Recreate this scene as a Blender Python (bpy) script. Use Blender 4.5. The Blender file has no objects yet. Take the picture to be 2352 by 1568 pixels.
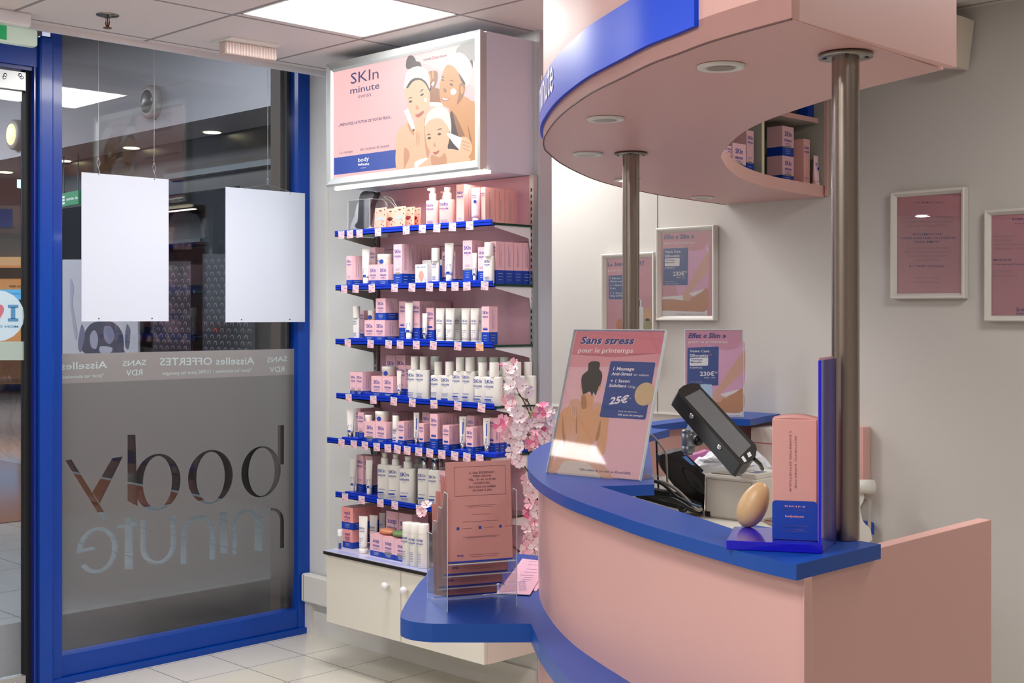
import bpy, bmesh, math, random
from mathutils import Vector, Matrix
from mathutils.geometry import delaunay_2d_cdt
random.seed(7)
D = bpy.data
col = bpy.context.scene.collection
# ------------------------------------------------------------------ camera, world, exposure
HY, CX, F, H = 725.0, 1176.0, 2950.0, 1.5
YAW = math.atan2(2944, 2950)
SA, CA = math.sin(YAW), math.cos(YAW)
cd = D.cameras.new('camera'); cam = D.objects.new('camera', cd); col.objects.link(cam)
cam.location = (0, 0, H); cam.rotation_euler = (math.pi/2, 0, YAW)
cd.sensor_width = 36; cd.lens = F/2352*36; cd.shift_y = (HY-784)/2352
cd.clip_start = 0.05; cd.clip_end = 200
sc = bpy.context.scene
sc.camera = cam
sc.view_settings.view_transform = 'Standard'; sc.view_settings.look = 'None'
sc.view_settings.gamma = 1; sc.view_settings.use_curve_mapping = False
sc.view_settings.exposure = 0.28
w = D.worlds.new('world'); sc.world = w; w.use_nodes = True
w.node_tree.nodes['Background'].inputs[0].default_value = (0.75, 0.8, 0.9, 1)
w.node_tree.nodes['Background'].inputs[1].default_value = 0.10
CEIL = 2.62
def area(name, loc, size, power, color, rot=(0, 0, 0), sy=None, spread=None):
    l = D.lights.new(name, 'AREA'); l.energy = power; l.color = color; l.size = size
    if sy: l.shape = 'RECTANGLE'; l.size_y = sy
    if spread: l.spread = spread
    o = D.objects.new(name, l); col.objects.link(o); o.location = loc; o.rotation_euler = rot
    return o
# shop ceiling lights: one under its panel, the rest unseen, some added for brightness
CEIL_LIGHTS = [(-3.797, 2.95, .56, .56, 24), (-4.43, 1.15, .56, .56, 18), (-3.80, -.21, .6, .17, 2.5), (-1.4, .55, .56, .56, 25), (.4, .55, .56, .56, 3), (-2.4, -1.7, .56, .56, 18), (-1.2, -1.25, .56, .56, 22), (.45, 2.3, .56, .56, 2.5), (-.85, 3.3, .56, .56, 20), (-4.2, 4.1, .5, .5, 12)]
for x, y, sx_, sy_, pw in CEIL_LIGHTS:
    area('panel_and_fill_light', (x, y, CEIL-.004), sx_, pw, (1.0, .985, .975), sy=sy_)
# mall behind the glass: unseen fill lights added to brighten it
for (x, y, z, s, p) in [(-7.4, 3.4, 3.9, 1.6, 130), (-12.5, 3.2, 3.9, 1.6, 170), (-16.5, 3, 3.9, 2, 200), (-7.0, 0.2, 3.9, 1.6, 130), (-11, -1, 3.9, 1.6, 160), (-20, 7, 3.9, 3, 300)]:
    area('mall_fill_light', (x, y, z), s, p, (.92, .95, 1))
# ------------------------------------------------------------------ pixel helpers (photo pixel + a real plane -> point)
def ray(x, y):
    u = (x-CX)/F; v = (HY-y)/F
    return Vector((u*CA-SA, u*SA+CA, v))
def onz(x, y, z): r = ray(x, y); return Vector((0, 0, H))+r*((z-H)/r.z)
def onx(x, y, X): r = ray(x, y); return Vector((0, 0, H))+r*(X/r.x)
def ony(x, y, Y): r = ray(x, y); return Vector((0, 0, H))+r*(Y/r.y)
def onw(x, y, w_): return Vector((0, 0, H))+ray(x, y)*w_
def proj(p):
    u = p.x*CA+p.y*SA; w_ = -p.x*SA+p.y*CA
    return CX+F*u/w_, HY-F*(p.z-H)/w_
class Plane:
    def __init__(s, o, r, u):
        s.o = Vector(o); s.r = Vector(r).normalized(); s.u = Vector(u).normalized(); s.n = s.r.cross(s.u)
        s.M = Matrix(((s.r.x, s.u.x, s.n.x, s.o.x), (s.r.y, s.u.y, s.n.y, s.o.y), (s.r.z, s.u.z, s.n.z, s.o.z), (0, 0, 0, 1)))
    def px(s, x, y):
        d = ray(x, y); c = Vector((0, 0, H))
        t = (s.o-c).dot(s.n)/d.dot(s.n); p = c+d*t-s.o
        return (p.dot(s.r), p.dot(s.u))
# ------------------------------------------------------------------ materials
def lin(c):
    if isinstance(c, str):
        c = [int(c[i:i+2], 16)/255 for i in (0, 2, 4)]
    return tuple(((v/12.92) if v <= .04045 else ((v+.055)/1.055)**2.4) for v in c)
_M = {}
def mat(name, c, rough=.5, metal=0, emit=None, es=0, noise=None, coat=0, spec=.5, alpha=None, aniso=0):
    if name in _M: return _M[name]
    m = D.materials.new(name); m.use_nodes = True; nt = m.node_tree; b = nt.nodes['Principled BSDF']
    cl = lin(c)+(1,)
    b.inputs['Base Color'].default_value = cl; b.inputs['Roughness'].default_value = rough
    b.inputs['Metallic'].default_value = metal; b.inputs['Coat Weight'].default_value = coat
    b.inputs['Coat Roughness'].default_value = .08
    b.inputs['Specular IOR Level'].default_value = spec
    if aniso: b.inputs['Anisotropic'].default_value = aniso
    if emit is not None:
        b.inputs['Emission Color'].default_value = lin(emit)+(1,); b.inputs['Emission Strength'].default_value = es
    if alpha is not None: b.inputs['Alpha'].default_value = alpha
    if noise:
        sca, amt, bump = noise
        tc = nt.nodes.new('ShaderNodeTexCoord'); n = nt.nodes.new('ShaderNodeTexNoise'); n.inputs['Scale'].default_value = sca
        n.inputs['Detail'].default_value = 5
        nt.links.new(tc.outputs['Object'], n.inputs['Vector'])
        mx = nt.nodes.new('ShaderNodeMix'); mx.data_type = 'RGBA'; mx.inputs['A'].default_value = cl
        mx.inputs['B'].default_value = tuple(v*(1-amt) for v in cl[:3])+(1,)
        nt.links.new(n.outputs['Fac'], mx.inputs['Factor']); nt.links.new(mx.outputs['Result'], b.inputs['Base Color'])
        if bump:
            bp = nt.nodes.new('ShaderNodeBump'); bp.inputs['Strength'].default_value = bump; bp.inputs['Distance'].default_value = .001
            nt.links.new(n.outputs['Fac'], bp.inputs['Height']); nt.links.new(bp.outputs['Normal'], b.inputs['Normal'])
    _M[name] = m; return m
def glassy(name, tint, refl=.04, rough=.02, gl=(1, 1, 1), mx_=.9):
    """thin clear sheet: see-through plus a fresnel mirror coat"""
    if name in _M: return _M[name]
    m = D.materials.new(name); m.use_nodes = True; nt = m.node_tree; nt.nodes.clear()
    o = nt.nodes.new('ShaderNodeOutputMaterial'); mx = nt.nodes.new('ShaderNodeMixShader')
    t = nt.nodes.new('ShaderNodeBsdfTransparent'); t.inputs[0].default_value = tint+(1,)
    g = nt.nodes.new('ShaderNodeBsdfGlossy'); g.inputs['Roughness'].default_value = rough; g.inputs['Color'].default_value = gl+(1,)
    lw = nt.nodes.new('ShaderNodeLayerWeight'); lw.inputs['Blend'].default_value = .22
    mr = nt.nodes.new('ShaderNodeMapRange'); mr.inputs['To Min'].default_value = refl; mr.inputs['To Max'].default_value = mx_
    nt.links.new(lw.outputs['Fresnel'], mr.inputs['Value'])
    nt.links.new(mr.outputs[0], mx.inputs[0]); nt.links.new(t.outputs[0], mx.inputs[1]); nt.links.new(g.outputs[0], mx.inputs[2])
    nt.links.new(mx.outputs[0], o.inputs[0]); _M[name] = m; return m
def tiles(name, c, joint, sx, sy, ox, oy, wj, rough=.15, noise=.08, var=0., nscale=3, bump=0):
    """tiles / ceiling grid in world coordinates"""
    m = D.materials.new(name); m.use_nodes = True; nt = m.node_tree; b = nt.nodes['Principled BSDF']
    tc = nt.nodes.new('ShaderNodeTexCoord'); sp = nt.nodes.new('ShaderNodeSeparateXYZ'); nt.links.new(tc.outputs['Object'], sp.inputs[0])
    def ma(op, a, bb=None):
        n = nt.nodes.new('ShaderNodeMath'); n.operation = op
        for i, v in enumerate((a, bb)):
            if v is None: continue
            if isinstance(v, (int, float)): n.inputs[i].default_value = v
            else: nt.links.new(v, n.inputs[i])
        return n.outputs[0]
    def line(s, off, size):
        v = ma('DIVIDE', ma('SUBTRACT', s, off), size); f = ma('SUBTRACT', v, ma('FLOOR', v))
        e = ma('MINIMUM', f, ma('SUBTRACT', 1.0, f)); return ma('LESS_THAN', ma('MULTIPLY', e, size), wj/2), ma('FLOOR', v)
    lx, ix = line(sp.outputs[0], ox, sx); ly, iy = line(sp.outputs[1], oy, sy)
    j = ma('MAXIMUM', lx, ly)
    n = nt.nodes.new('ShaderNodeTexNoise'); n.inputs['Scale'].default_value = nscale; n.inputs['Detail'].default_value = 6
    nt.links.new(tc.outputs['Object'], n.inputs['Vector'])
    wn = nt.nodes.new('ShaderNodeTexWhiteNoise'); wn.noise_dimensions = '2D'
    cb = nt.nodes.new('ShaderNodeCombineXYZ'); nt.links.new(ix, cb.inputs[0]); nt.links.new(iy, cb.inputs[1]); nt.links.new(cb.outputs[0], wn.inputs['Vector'])
    amt = ma('ADD', ma('MULTIPLY', n.outputs['Fac'], noise), ma('MULTIPLY', wn.outputs['Value'], var))
    cl = lin(c); mx = nt.nodes.new('ShaderNodeMix'); mx.data_type = 'RGBA'; mx.inputs['A'].default_value = cl+(1,)
    mx.inputs['B'].default_value = (cl[0]*.1, cl[1]*.1, cl[2]*.1, 1); nt.links.new(amt, mx.inputs['Factor'])
    m2 = nt.nodes.new('ShaderNodeMix'); m2.data_type = 'RGBA'; nt.links.new(mx.outputs['Result'], m2.inputs['A'])
    m2.inputs['B'].default_value = lin(joint)+(1,); nt.links.new(j, m2.inputs['Factor'])
    nt.links.new(m2.outputs['Result'], b.inputs['Base Color']); b.inputs['Roughness'].default_value = rough
    return m
WHITE = mat('white_wall_paint', 'DDDEDC', .55, noise=(2.5, .05, .12))
WHITE2 = mat('warm_wall_paint', 'CCC8C2', .6, noise=(120, .05, .1))
TRIMW = mat('white_trim', 'E2E0DA', .4)
BLUEF = mat('blue_lacquer_metal', '003E9E', .3, coat=.15, spec=.3)
BLUEF2 = mat('blue_lacquer_dark', '06267E', .3, coat=.3)
BLUET = mat('blue_laminate', '0648A2', .36, spec=.45, noise=(300, .08, .05))
BLUEP = mat('blue_plastic', '002EB4', .4, spec=.3)
PINK = mat('pink_laminate', 'DAA9A2', .5, noise=(200, .04, .05))
PINKE = mat('pale_pink_edge', 'E6B4AA', .45)
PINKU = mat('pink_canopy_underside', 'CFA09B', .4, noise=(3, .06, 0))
PINKB = mat('pink_back_panel', 'D59FAE', .35, noise=(2, .05, 0))
STEEL = mat('brushed_steel', 'A0928A', .28, 1, noise=(1.5, .2, 0))
STEELF = mat('steel_flange', '8C8880', .3, 1)
CHROME = mat('chrome', 'C8C8CC', .15, 1)
ALU = mat('aluminium', 'B4B8B8', .38, .85)
CREAM = mat('cream_laminate', 'E4DFD2', .35, noise=(60, .03, 0))
GREY = mat('grey_laminate', 'B9BEC6', .45)
BLACK = mat('black_plastic', '101012', .35)
BLACKR = mat('black_rubber', '0C0D10', .6)
DKGREY = mat('dark_grey_plastic', '2A2B2D', .4)
WPLAST = mat('white_plastic', 'E6E6E8', .3)
PACKW = mat('white_packaging', 'EBE7E0', .32)
PACKP = mat('pink_carton', 'EEBEC6', .5)
PACKB = mat('blue_carton', '0B3DA8', .45)
PACKL = mat('pale_pink_plastic', 'F3BDB8', .35)
PACKG = mat('grey_white_lid', 'D6D2CC', .35)
INK = mat('blue_ink', '1E3A9C', .5)
INKD = mat('dark_ink', '22222C', .5)
WINK = mat('white_ink', 'F0F0F4', .5)
ACRYL = glassy('clear_acrylic', (.975, .98, .985), .035, .03, mx_=.4)
GLASS = glassy('window_glass', (.86, .87, .88), .02, .0)
SHELFG = glassy('shelf_glass', (.72, .82, .77), .08, .02)
GEDGE = mat('green_glass_edge', '0B3A2A', .2)
# ------------------------------------------------------------------ mesh builder
_TC = {}
def text_geo(s, bold=0.0):
    k = (s, bold)
    if k in _TC: return _TC[k]
    c = D.curves.new('txt', 'FONT'); c.body = s; c.size = 1; c.offset = bold; c.resolution_u = 2; c.fill_mode = 'FRONT'
    o = D.objects.new('txt', c); col.objects.link(o); dg = bpy.context.evaluated_depsgraph_get(); dg.update()
    m = D.meshes.new_from_object(o.evaluated_get(dg))
    v = [(p.co.x, p.co.y) for p in m.vertices]; f = [tuple(q.vertices) for q in m.polygons]
    x0 = min(p[0] for p in v); x1 = max(p[0] for p in v)
    D.meshes.remove(m); D.objects.remove(o); D.curves.remove(c)
    _TC[k] = ([((x-x0), y) for x, y in v], f, x1-x0); return _TC[k]
def spline(pts, n=6, closed=True):
    out = []; N = len(pts)
    for i in range(N if closed else N-1):
        if closed: p = [pts[(i+k) % N] for k in (-1, 0, 1, 2)]
        else: p = [pts[max(0, min(N-1, i+k))] for k in (-1, 0, 1, 2)]
        for j in range(n):
            t = j/n
            out.append(tuple(.5*((2*p[1][a])+(-p[0][a]+p[2][a])*t+(2*p[0][a]-5*p[1][a]+4*p[2][a]-p[3][a])*t*t+(-p[0][a]+3*p[1][a]-3*p[2][a]+p[3][a])*t**3) for a in range(len(p[1]))))
    if not closed: out.append(tuple(pts[-1]))
    return out
class MB:
    def __init__(s, M=None): s.v = []; s.f = []; s.m = []; s.sm = []; s.mats = []; s.M = M or Matrix()
    def mi(s, m):
        if m not in s.mats: s.mats.append(m)
        return s.mats.index(m)
    def add(s, vs, fs, m, smooth=False, M=None):
        MM = s.M @ M if M is not None else s.M
        b = len(s.v); s.v += [tuple(MM @ Vector(v)) for v in vs]; k = s.mi(m)
        for f in fs: s.f.append(tuple(b+i for i in f)); s.m.append(k); s.sm.append(smooth)
    def box(s, a, b, m, M=None, fm=None):
        x0, y0, z0 = a; x1, y1, z1 = b
        vs = [(x0, y0, z0), (x1, y0, z0), (x1, y1, z0), (x0, y1, z0), (x0, y0, z1), (x1, y0, z1), (x1, y1, z1), (x0, y1, z1)]
        fs = [(0, 3, 2, 1), (4, 5, 6, 7), (0, 1, 5, 4), (1, 2, 6, 5), (2, 3, 7, 6), (3, 0, 4, 7)]
        s.add(vs, fs, m, False, M)
    def bevbox(s, a, b, m, r=.003, M=None):
        """box with chamfered vertical and horizontal edges"""
        x0, y0, z0 = a; x1, y1, z1 = b
        def ring(i, z): return [(x0+i+r, y0+i, z), (x1-i-r, y0+i, z), (x1-i, y0+i+r, z), (x1-i, y1-i-r, z), (x1-i-r, y1-i, z), (x0+i+r, y1-i, z), (x0+i, y1-i-r, z), (x0+i, y0+i+r, z)]
        R = [ring(r*.7, z0), ring(0, z0+r), ring(0, z1-r), ring(r*.7, z1)]
        s.loft(R, m, False, M)
    def loft(s, rings, m, smooth=True, M=None, caps=True, close=True):
        n = len(rings[0]); vs = [p for r in rings for p in r]; fs = []
        for i in range(len(rings)-1):
            for j in range(n if close else n-1):
                a = i*n+j; b = i*n+(j+1) % n; fs.append((a, b, b+n, a+n))
        s.add(vs, fs, m, smooth, M)
        if caps:
            s.add(rings[0], [tuple(range(n))[::-1]], m, False, M); s.add(rings[-1], [tuple(range(n))], m, False, M)
    def prism(s, poly, z0, z1, m, M=None, side=None, smooth=False, bottom=None):
        n = len(poly)
        s.add([(x, y, z0) for x, y in poly], [tuple(range(n))[::-1]], bottom or m, False, M)
        s.add([(x, y, z1) for x, y in poly], [tuple(range(n))], m, False, M)
        s.add([(x, y, z) for z in (z0, z1) for x, y in poly], [(i, (i+1) % n, (i+1) % n+n, i+n) for i in range(n)], side or m, smooth, M)
    def lathe(s, prof, m, n=20, c=(0, 0), M=None, sx=1, sy=1, sq=0):
        """profile of (r, z); sx / sy flatten it"""
        rings = []
        for r, z in prof:
            rings.append([(c[0]+sx*r*math.cos(2*math.pi*i/n), c[1]+sy*r*math.sin(2*math.pi*i/n), z) for i in range(n)])
        s.loft(rings, m, True, M)
    def tube(s, pts, r, m, n=8, M=None, r1=None):
        pts = [Vector(p) for p in pts]; rings = []; N = len(pts); up = Vector((0, 0, 1))
        for i, p in enumerate(pts):
            t = (pts[min(N-1, i+1)]-pts[max(0, i-1)]).normalized()
            a = t.cross(up)
            if a.length < .05: a = t.cross(Vector((1, 0, 0)))
            a.normalize(); b = t.cross(a).normalized(); up = b.cross(t) if False else up
            rr = r if r1 is None else r+(r1-r)*i/(N-1)
            rings.append([tuple(p+a*rr*math.cos(2*math.pi*k/n)+b*rr*math.sin(2*math.pi*k/n)) for k in range(n)])
        s.loft(rings, m, True, M)
    def flat(s, pts, m, z=0, M=None):
        s.add([(p[0], p[1], z) for p in pts], [tuple(range(len(pts)))], m, False, M)
    def ell(s, cx, cy, rx, ry, m, z=0, M=None, n=20, rot=0):
        c_, s_ = math.cos(rot), math.sin(rot)
        s.flat([(cx+rx*math.cos(t)*c_-ry*math.sin(t)*s_, cy+rx*math.cos(t)*s_+ry*math.sin(t)*c_) for t in [2*math.pi*i/n for i in range(n)]], m, z, M)
    def text(s, t, x, y, wid, h, m, z=0, bold=0., shear=0., M=None, ang=0., align='L'):
        """flat lettering: left/baseline (x, y), total width wid, cap height h"""
        v, f, tw = text_geo(t, bold); sx = wid/tw if wid else h/.73; sy = h/.73
        if align == 'C': x -= sx*tw/2
        c_, s_ = math.cos(ang), math.sin(ang)
        out = []
        for px, py in v:
            a = px*sx+py*sy*shear; b = py*sy
            out.append((x+a*c_-b*s_, y+a*s_+b*c_, z))
        s.add(out, f, m, False, M)
    def sphere(s, c, rx, ry, rz, m, n=16, k=10, M=None):
        rings = []
        for i in range(1, k):
            t = math.pi*i/k; rings.append([(c[0]+rx*math.sin(t)*math.cos(2*math.pi*j/n), c[1]+ry*math.sin(t)*math.sin(2*math.pi*j/n), c[2]-rz*math.cos(t)) for j in range(n)])
        s.loft(rings, m, True, M, caps=True)
    def obj(s, name, parent=None, fix=True):
        me = D.meshes.new(name); me.from_pydata(s.v, [], s.f)
        for m in s.mats: me.materials.append(m)
        me.polygons.foreach_set('material_index', s.m); me.polygons.foreach_set('use_smooth', s.sm)
        if fix:
            bm = bmesh.new(); bm.from_mesh(me); bmesh.ops.recalc_face_normals(bm, faces=bm.faces); bm.to_mesh(me); bm.free()
        me.update(); o = D.objects.new(name, me); col.objects.link(o)
        if parent: o.parent = parent; o.matrix_parent_inverse = parent.matrix_world.inverted() if False else Matrix()
        return o
LABELS = {}
def tag(o, label, cat, group=None, kind=None):
    o['label'] = label; o['category'] = cat
    if group: o['group'] = group
    if kind: o['kind'] = kind
    if label in LABELS and not group: print('DUP LABEL', label)
    n = len(label.split())
    if n < 4 or n > 16: print('LABEL LEN', n, label)
    LABELS[label] = 1
    return o
def thing(name, loc, label, cat, group=None, rz=0):
    o = D.objects.new(name, None); col.objects.link(o); o.location = loc; o.rotation_euler = (0, 0, rz); o.empty_display_size = .05
    return tag(o, label, cat, group)
def struct(name, mb, parent=None):
    o = mb.obj(name, parent)
    if not parent: o['kind'] = 'structure'
    return o
def dup(root, loc):
    r = root.copy(); col.objects.link(r); r.location = loc
    for ch in list(root.children):
        c = ch.copy(); col.objects.link(c); c.parent = r
        for g in list(ch.children):
            d = g.copy(); col.objects.link(d); d.parent = c
    return r
T = Matrix.Translation
def ptext(mb, P, s, p0, p1, hpx, m, z=.0006, bold=0., shear=0.):
    """lettering on plane P from photo pixel p0 to p1 along the baseline, cap height hpx"""
    a = P.px(*p0); b = P.px(*p1); c = P.px(p0[0], p0[1]-hpx)
    wx = b[0]-a[0]; ang = math.atan2(b[1]-a[1], abs(wx)); h = c[1]-a[1]
    v, f, tw = text_geo(s, bold); L = math.hypot(wx, b[1]-a[1]); sx = L/tw*(1 if wx > 0 else -1); sy = h/.73
    sl = (b[1]-a[1])/wx
    mb.add([(a[0]+x*sx+y*sy*shear*(1 if wx > 0 else -1), a[1]+y*sy+(x*sx)*sl, z) for x, y in v], f, m)
def ppoly(mb, P, pts, m, z, smooth=True, n=5):
    q = [P.px(*p) for p in pts]
    if smooth: q = spline(q, n)
    mb.flat(q, m, z)
# ================================================================== the shop shell
WX = -5.02      # inside face of the glass line
mb = MB(); mb.box((-5.08, -3, -.04), (1.8, 4.55, 0), tiles('cream_floor_tiles', 'D8D3C6', '77736A', .295, .295, -4.665, 3.37-.295*3, .004, .1, .05, .03, 2))
struct('floor', mb)
CT = tiles('ceiling_tiles', 'D9D2CF', '8E8888', .6, .6, -4.115, 2.65, .016, .7, .03, 0, 30)
mb = MB()
p = CEIL_LIGHTS[0]
X0, X1, Y0, Y1 = -4.08, -3.515, 2.66, 3.24
for a, b in [((-4.765, -3, CEIL), (X0, 4.5, CEIL+.03)), ((X1, -3, CEIL), (1.8, 4.5, CEIL+.03)), ((X0, -3, CEIL), (X1, Y0, CEIL+.03)), ((X0, Y1, CEIL), (X1, 4.5, CEIL+.03))]: mb.box(a, b, CT)
struct('ceiling', mb)
mb = MB(); mb.box((-4.79, -3, CEIL-.022), (-4.765, 3.64, 2.95), mat('ceiling_edge', 'DCD9DA', .4)); struct('trim_1', mb)
mb = MB(); mb.box((-5.2, -3, 2.95), (-4.765, 3.64, 2.98), mat('recess_grey', '6E6C70', .7)); struct('trim_2', mb)
mb = MB(); mb.box((-5.06, 3.64, 0), (-3.49, 3.70, 3), WHITE); mb.box((-3.49, 3.635, 0), (-3.475, 3.705, 3), GREY)
struct('wall_left', mb)
mb = MB(); mb.box((-5.0, 4.49, 0), (1.8, 4.56, 3), WHITE2)
mb.box((-3.571, 4.4885, 1.07), (-3.567, 4.49, 2.7), mat('seam', '8A8680', .7)); mb.box((-4.8, 4.482, 1.066), (-3.0, 4.49, 1.074), TRIMW)
struct('wall_back', mb)
mb = MB(); mb.box((1.8, -3, 0), (1.86, 4.56, 3), WHITE2); struct('wall_right', mb)
mb = MB(); mb.box((-5.2, -3.06, 0), (1.86, -3, 3), WHITE2); struct('wall_front', mb)
mb = MB(); mb.box((-5.08, -3, 0), (-5.0, .95, 3), WHITE); struct('wall_entrance', mb)
# screw marks on the back wall
# skirting under the cabinet and trunking
mb = MB(); mb.box((-5.0, 3.627, 0), (-3.49, 3.64, .11), TRIMW); struct('baseboard_back', mb)
mb = MB(); mb.bevbox((-4.985, 3.585, .155), (-3.6, 3.627, .285), TRIMW, .006); mb.box((-4.965, 3.583, .157), (-4.962, 3.586, .283), mat('joint_shadow_line', '8F8F8F', .6))
struct('trim_3', mb)
mb = MB(); mb.box((-5.0, 3.612, 0), (-4.94, 3.64, .155), TRIMW); mb.box((-4.86, 3.636, .29), (-4.845, 3.64, 2.6), TRIMW); struct('trim_4', mb)
# ------------------------------------------------------------------ glass wall
fr = thing('fixed_window', (0, 0, 0), 'large fixed pane in a blue metal frame beside the shelves', 'window')
del fr['label'], fr['category']; fr['kind'] = 'structure'; fr.name = 'window_1'
mb = MB(); mb.box((-5.06, 3.573, .02), (-4.99, 3.64, 2.9), BLUEF); mb.box((-5.075, 3.55, .08), (-5.05, 3.575, 2.9), BLACKR); mb.obj('jamb', fr)
mb = MB(); mb.box((-5.06, 2.40, .03), (-4.995, 3.575, .115), BLUEF); mb.box((-5.06, 2.34, .0), (-4.975, 3.62, .028), BLUEF); mb.obj('sill', fr)
mb = MB(); mb.box((-5.06, 2.355, 0), (-4.985, 2.405, 2.9), BLUEF); mb.bevbox((-5.06, 2.30, 0), (-4.955, 2.356, 2.62), BLUEF, .006)
mb.box((-5.05, 2.285, 0), (-4.98, 2.301, 2.62), BLUEF2); mb.obj('mullion', fr)
mb = MB(); mb.box((-5.036, 2.40, .11), (-5.028, 3.575, 2.95), GLASS); mb.obj('pane', fr)
mb = MB(); mb.box((-5.16, 3.535, 0), (-5.08, 3.66, 3.4), mat('brown_column', '4A3C34', .5)); struct('trim_5', mb)
# ------------------------------------------------------------------ window film (frosted vinyl with cut-out letters)
def film_mat(name, col_, z0, z1, a0, a1):
    m = D.materials.new(name); m.use_nodes = True; nt = m.node_tree; nt.nodes.clear()
    o = nt.nodes.new('ShaderNodeOutputMaterial'); mx = nt.nodes.new('ShaderNodeMixShader'); t = nt.nodes.new('ShaderNodeBsdfTransparent')
    d = nt.nodes.new('ShaderNodeBsdfDiffuse'); d.inputs[0].default_value = lin(col_)+(1,)
    tr = nt.nodes.new('ShaderNodeBsdfTranslucent'); tr.inputs[0].default_value = (.5, .5, .5, 1)
    ad = nt.nodes.new('ShaderNodeMixShader'); ad.inputs[0].default_value = .3
    nt.links.new(d.outputs[0], ad.inputs[1]); nt.links.new(tr.outputs[0], ad.inputs[2])
    tc = nt.nodes.new('ShaderNodeTexCoord'); sp = nt.nodes.new('ShaderNodeSeparateXYZ'); nt.links.new(tc.outputs['Object'], sp.inputs[0])
    mr = nt.nodes.new('ShaderNodeMapRange'); mr.interpolation_type = 'SMOOTHSTEP'
    for k, v in (('From Min', z0), ('From Max', z1), ('To Min', a0), ('To Max', a1)): mr.inputs[k].default_value = v
    nt.links.new(sp.outputs[2], mr.inputs['Value']); nt.links.new(mr.outputs[0], mx.inputs[0])
    nt.links.new(t.outputs[0], mx.inputs[1]); nt.links.new(ad.outputs[0], mx.inputs[2]); nt.links.new(mx.outputs[0], o.inputs[0]); return m
PWN = Plane((-5.022, 0, 0), (0, 1, 0), (0, 0, 1))   # local x = world Y, local y = world Z
FILM = film_mat('frosted_film', '6C6765', .14, .36, .12, .9)
BAND = film_mat('band_film', '8E8886', 0, .1, .92, .92)
def fpx(x, y): return PWN.px(x, y)
def ringpts(cx, cy, rx, ry, n=36, rot=0): return [(cx+rx*math.cos(2*math.pi*i/n), cy+ry*math.sin(2*math.pi*i/n)) for i in range(n)]
def cut(rect, shapes):
    """rect polygon minus shapes, each shape (outer, inner or None)"""
    vs = []; fs = []; ids = []
    def put(poly, tagv):
        if sum(poly[i][0]*poly[(i+1) % len(poly)][1]-poly[(i+1) % len(poly)][0]*poly[i][1] for i in range(len(poly))) < 0: poly = poly[::-1]
        b = len(vs); vs.extend(Vector(p) for p in poly); fs.append(list(range(b, b+len(poly)))); ids.append(tagv)
    put(rect, ('R', 0))
    for k, (o_, i_) in enumerate(shapes):
        put(o_, ('O', k))
        if i_: put(i_, ('I', k))
    r = delaunay_2d_cdt(vs, [], fs, 1, 1e-6); out = []
    for f, src in zip(r[2], r[5]):
        t = [ids[q] for q in src]
        if ('R', 0) not in t: continue
        hole = any(q_[0] == 'O' and ('I', q_[1]) not in t for q_ in t)
        if not hole: out.append(tuple(f))
    return [(v.x, v.y) for v in r[0]], out
def q4(*pp): return [fpx(*p) for p in pp]
def arch(cx0, cx1, ytop, ybot, wst, up=True):
    """n-arch (or u) as one outline between stems, film coordinates"""
    r = (cx1-cx0)/2; c = (cx0+cx1)/2; pts = []
    sg = 1 if up else -1
    yc = ytop-sg*r
    for i in range(17): t = math.pi*i/16; pts.append((c-r*math.cos(t), yc+sg*r*math.sin(t)))
    pts.append((cx1, ybot)); pts.append((cx1-wst, ybot))
    for i in range(17): t = math.pi*(16-i)/16; pts.append((c-(r-wst)*math.cos(t), yc+sg*(r-wst*.55)*math.sin(t)))
    pts.append((cx0+wst, ybot)); pts.append((cx0, ybot))
    return pts
# letter layout on the film in (Y, Z) metres, mirrored "body" over "minute" (read from outside)
sh = []
zc = .735
def oo(px_, py_, rx, ry, rix, riy): c = fpx(px_, py_); return (ringpts(c[0], c[1], rx, ry), ringpts(c[0], c[1], rix, riy))
Ky = lambda x: fpx(x, 1000)[0]
def zat(x, y): return fpx(x, y)[1]
sh.append((ringpts(Ky(600), zat(600, 1083), .108, .118), ringpts(Ky(601), zat(601, 1083), .072, .112)))      # b bowl
sh.append((q4((652, 976), (638, 976), (638, 1066), (652, 1066)), None))
sh.append((ringpts(Ky(484), zat(484, 1095), .115, .121), ringpts(Ky(484), zat(484, 1095), .073, .113)))      # o
sh.append((ringpts(Ky(362), zat(362, 1107), .112, .123), ringpts(Ky(362), zat(362, 1107), .070, .114)))      # d bowl
sh.append((q4((311, 998), (293, 998), (293, 1150), (316, 1162)), None))
sh.append((q4((150, 1057), (164, 1055), (250, 1193), (237, 1197)), None))                                     # y
sh.append((q4((258, 1052), (282, 1048), (229, 1156), (212, 1130)), None))
zt, zb = zat(600, 1165), zat(600, 1262)
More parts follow.
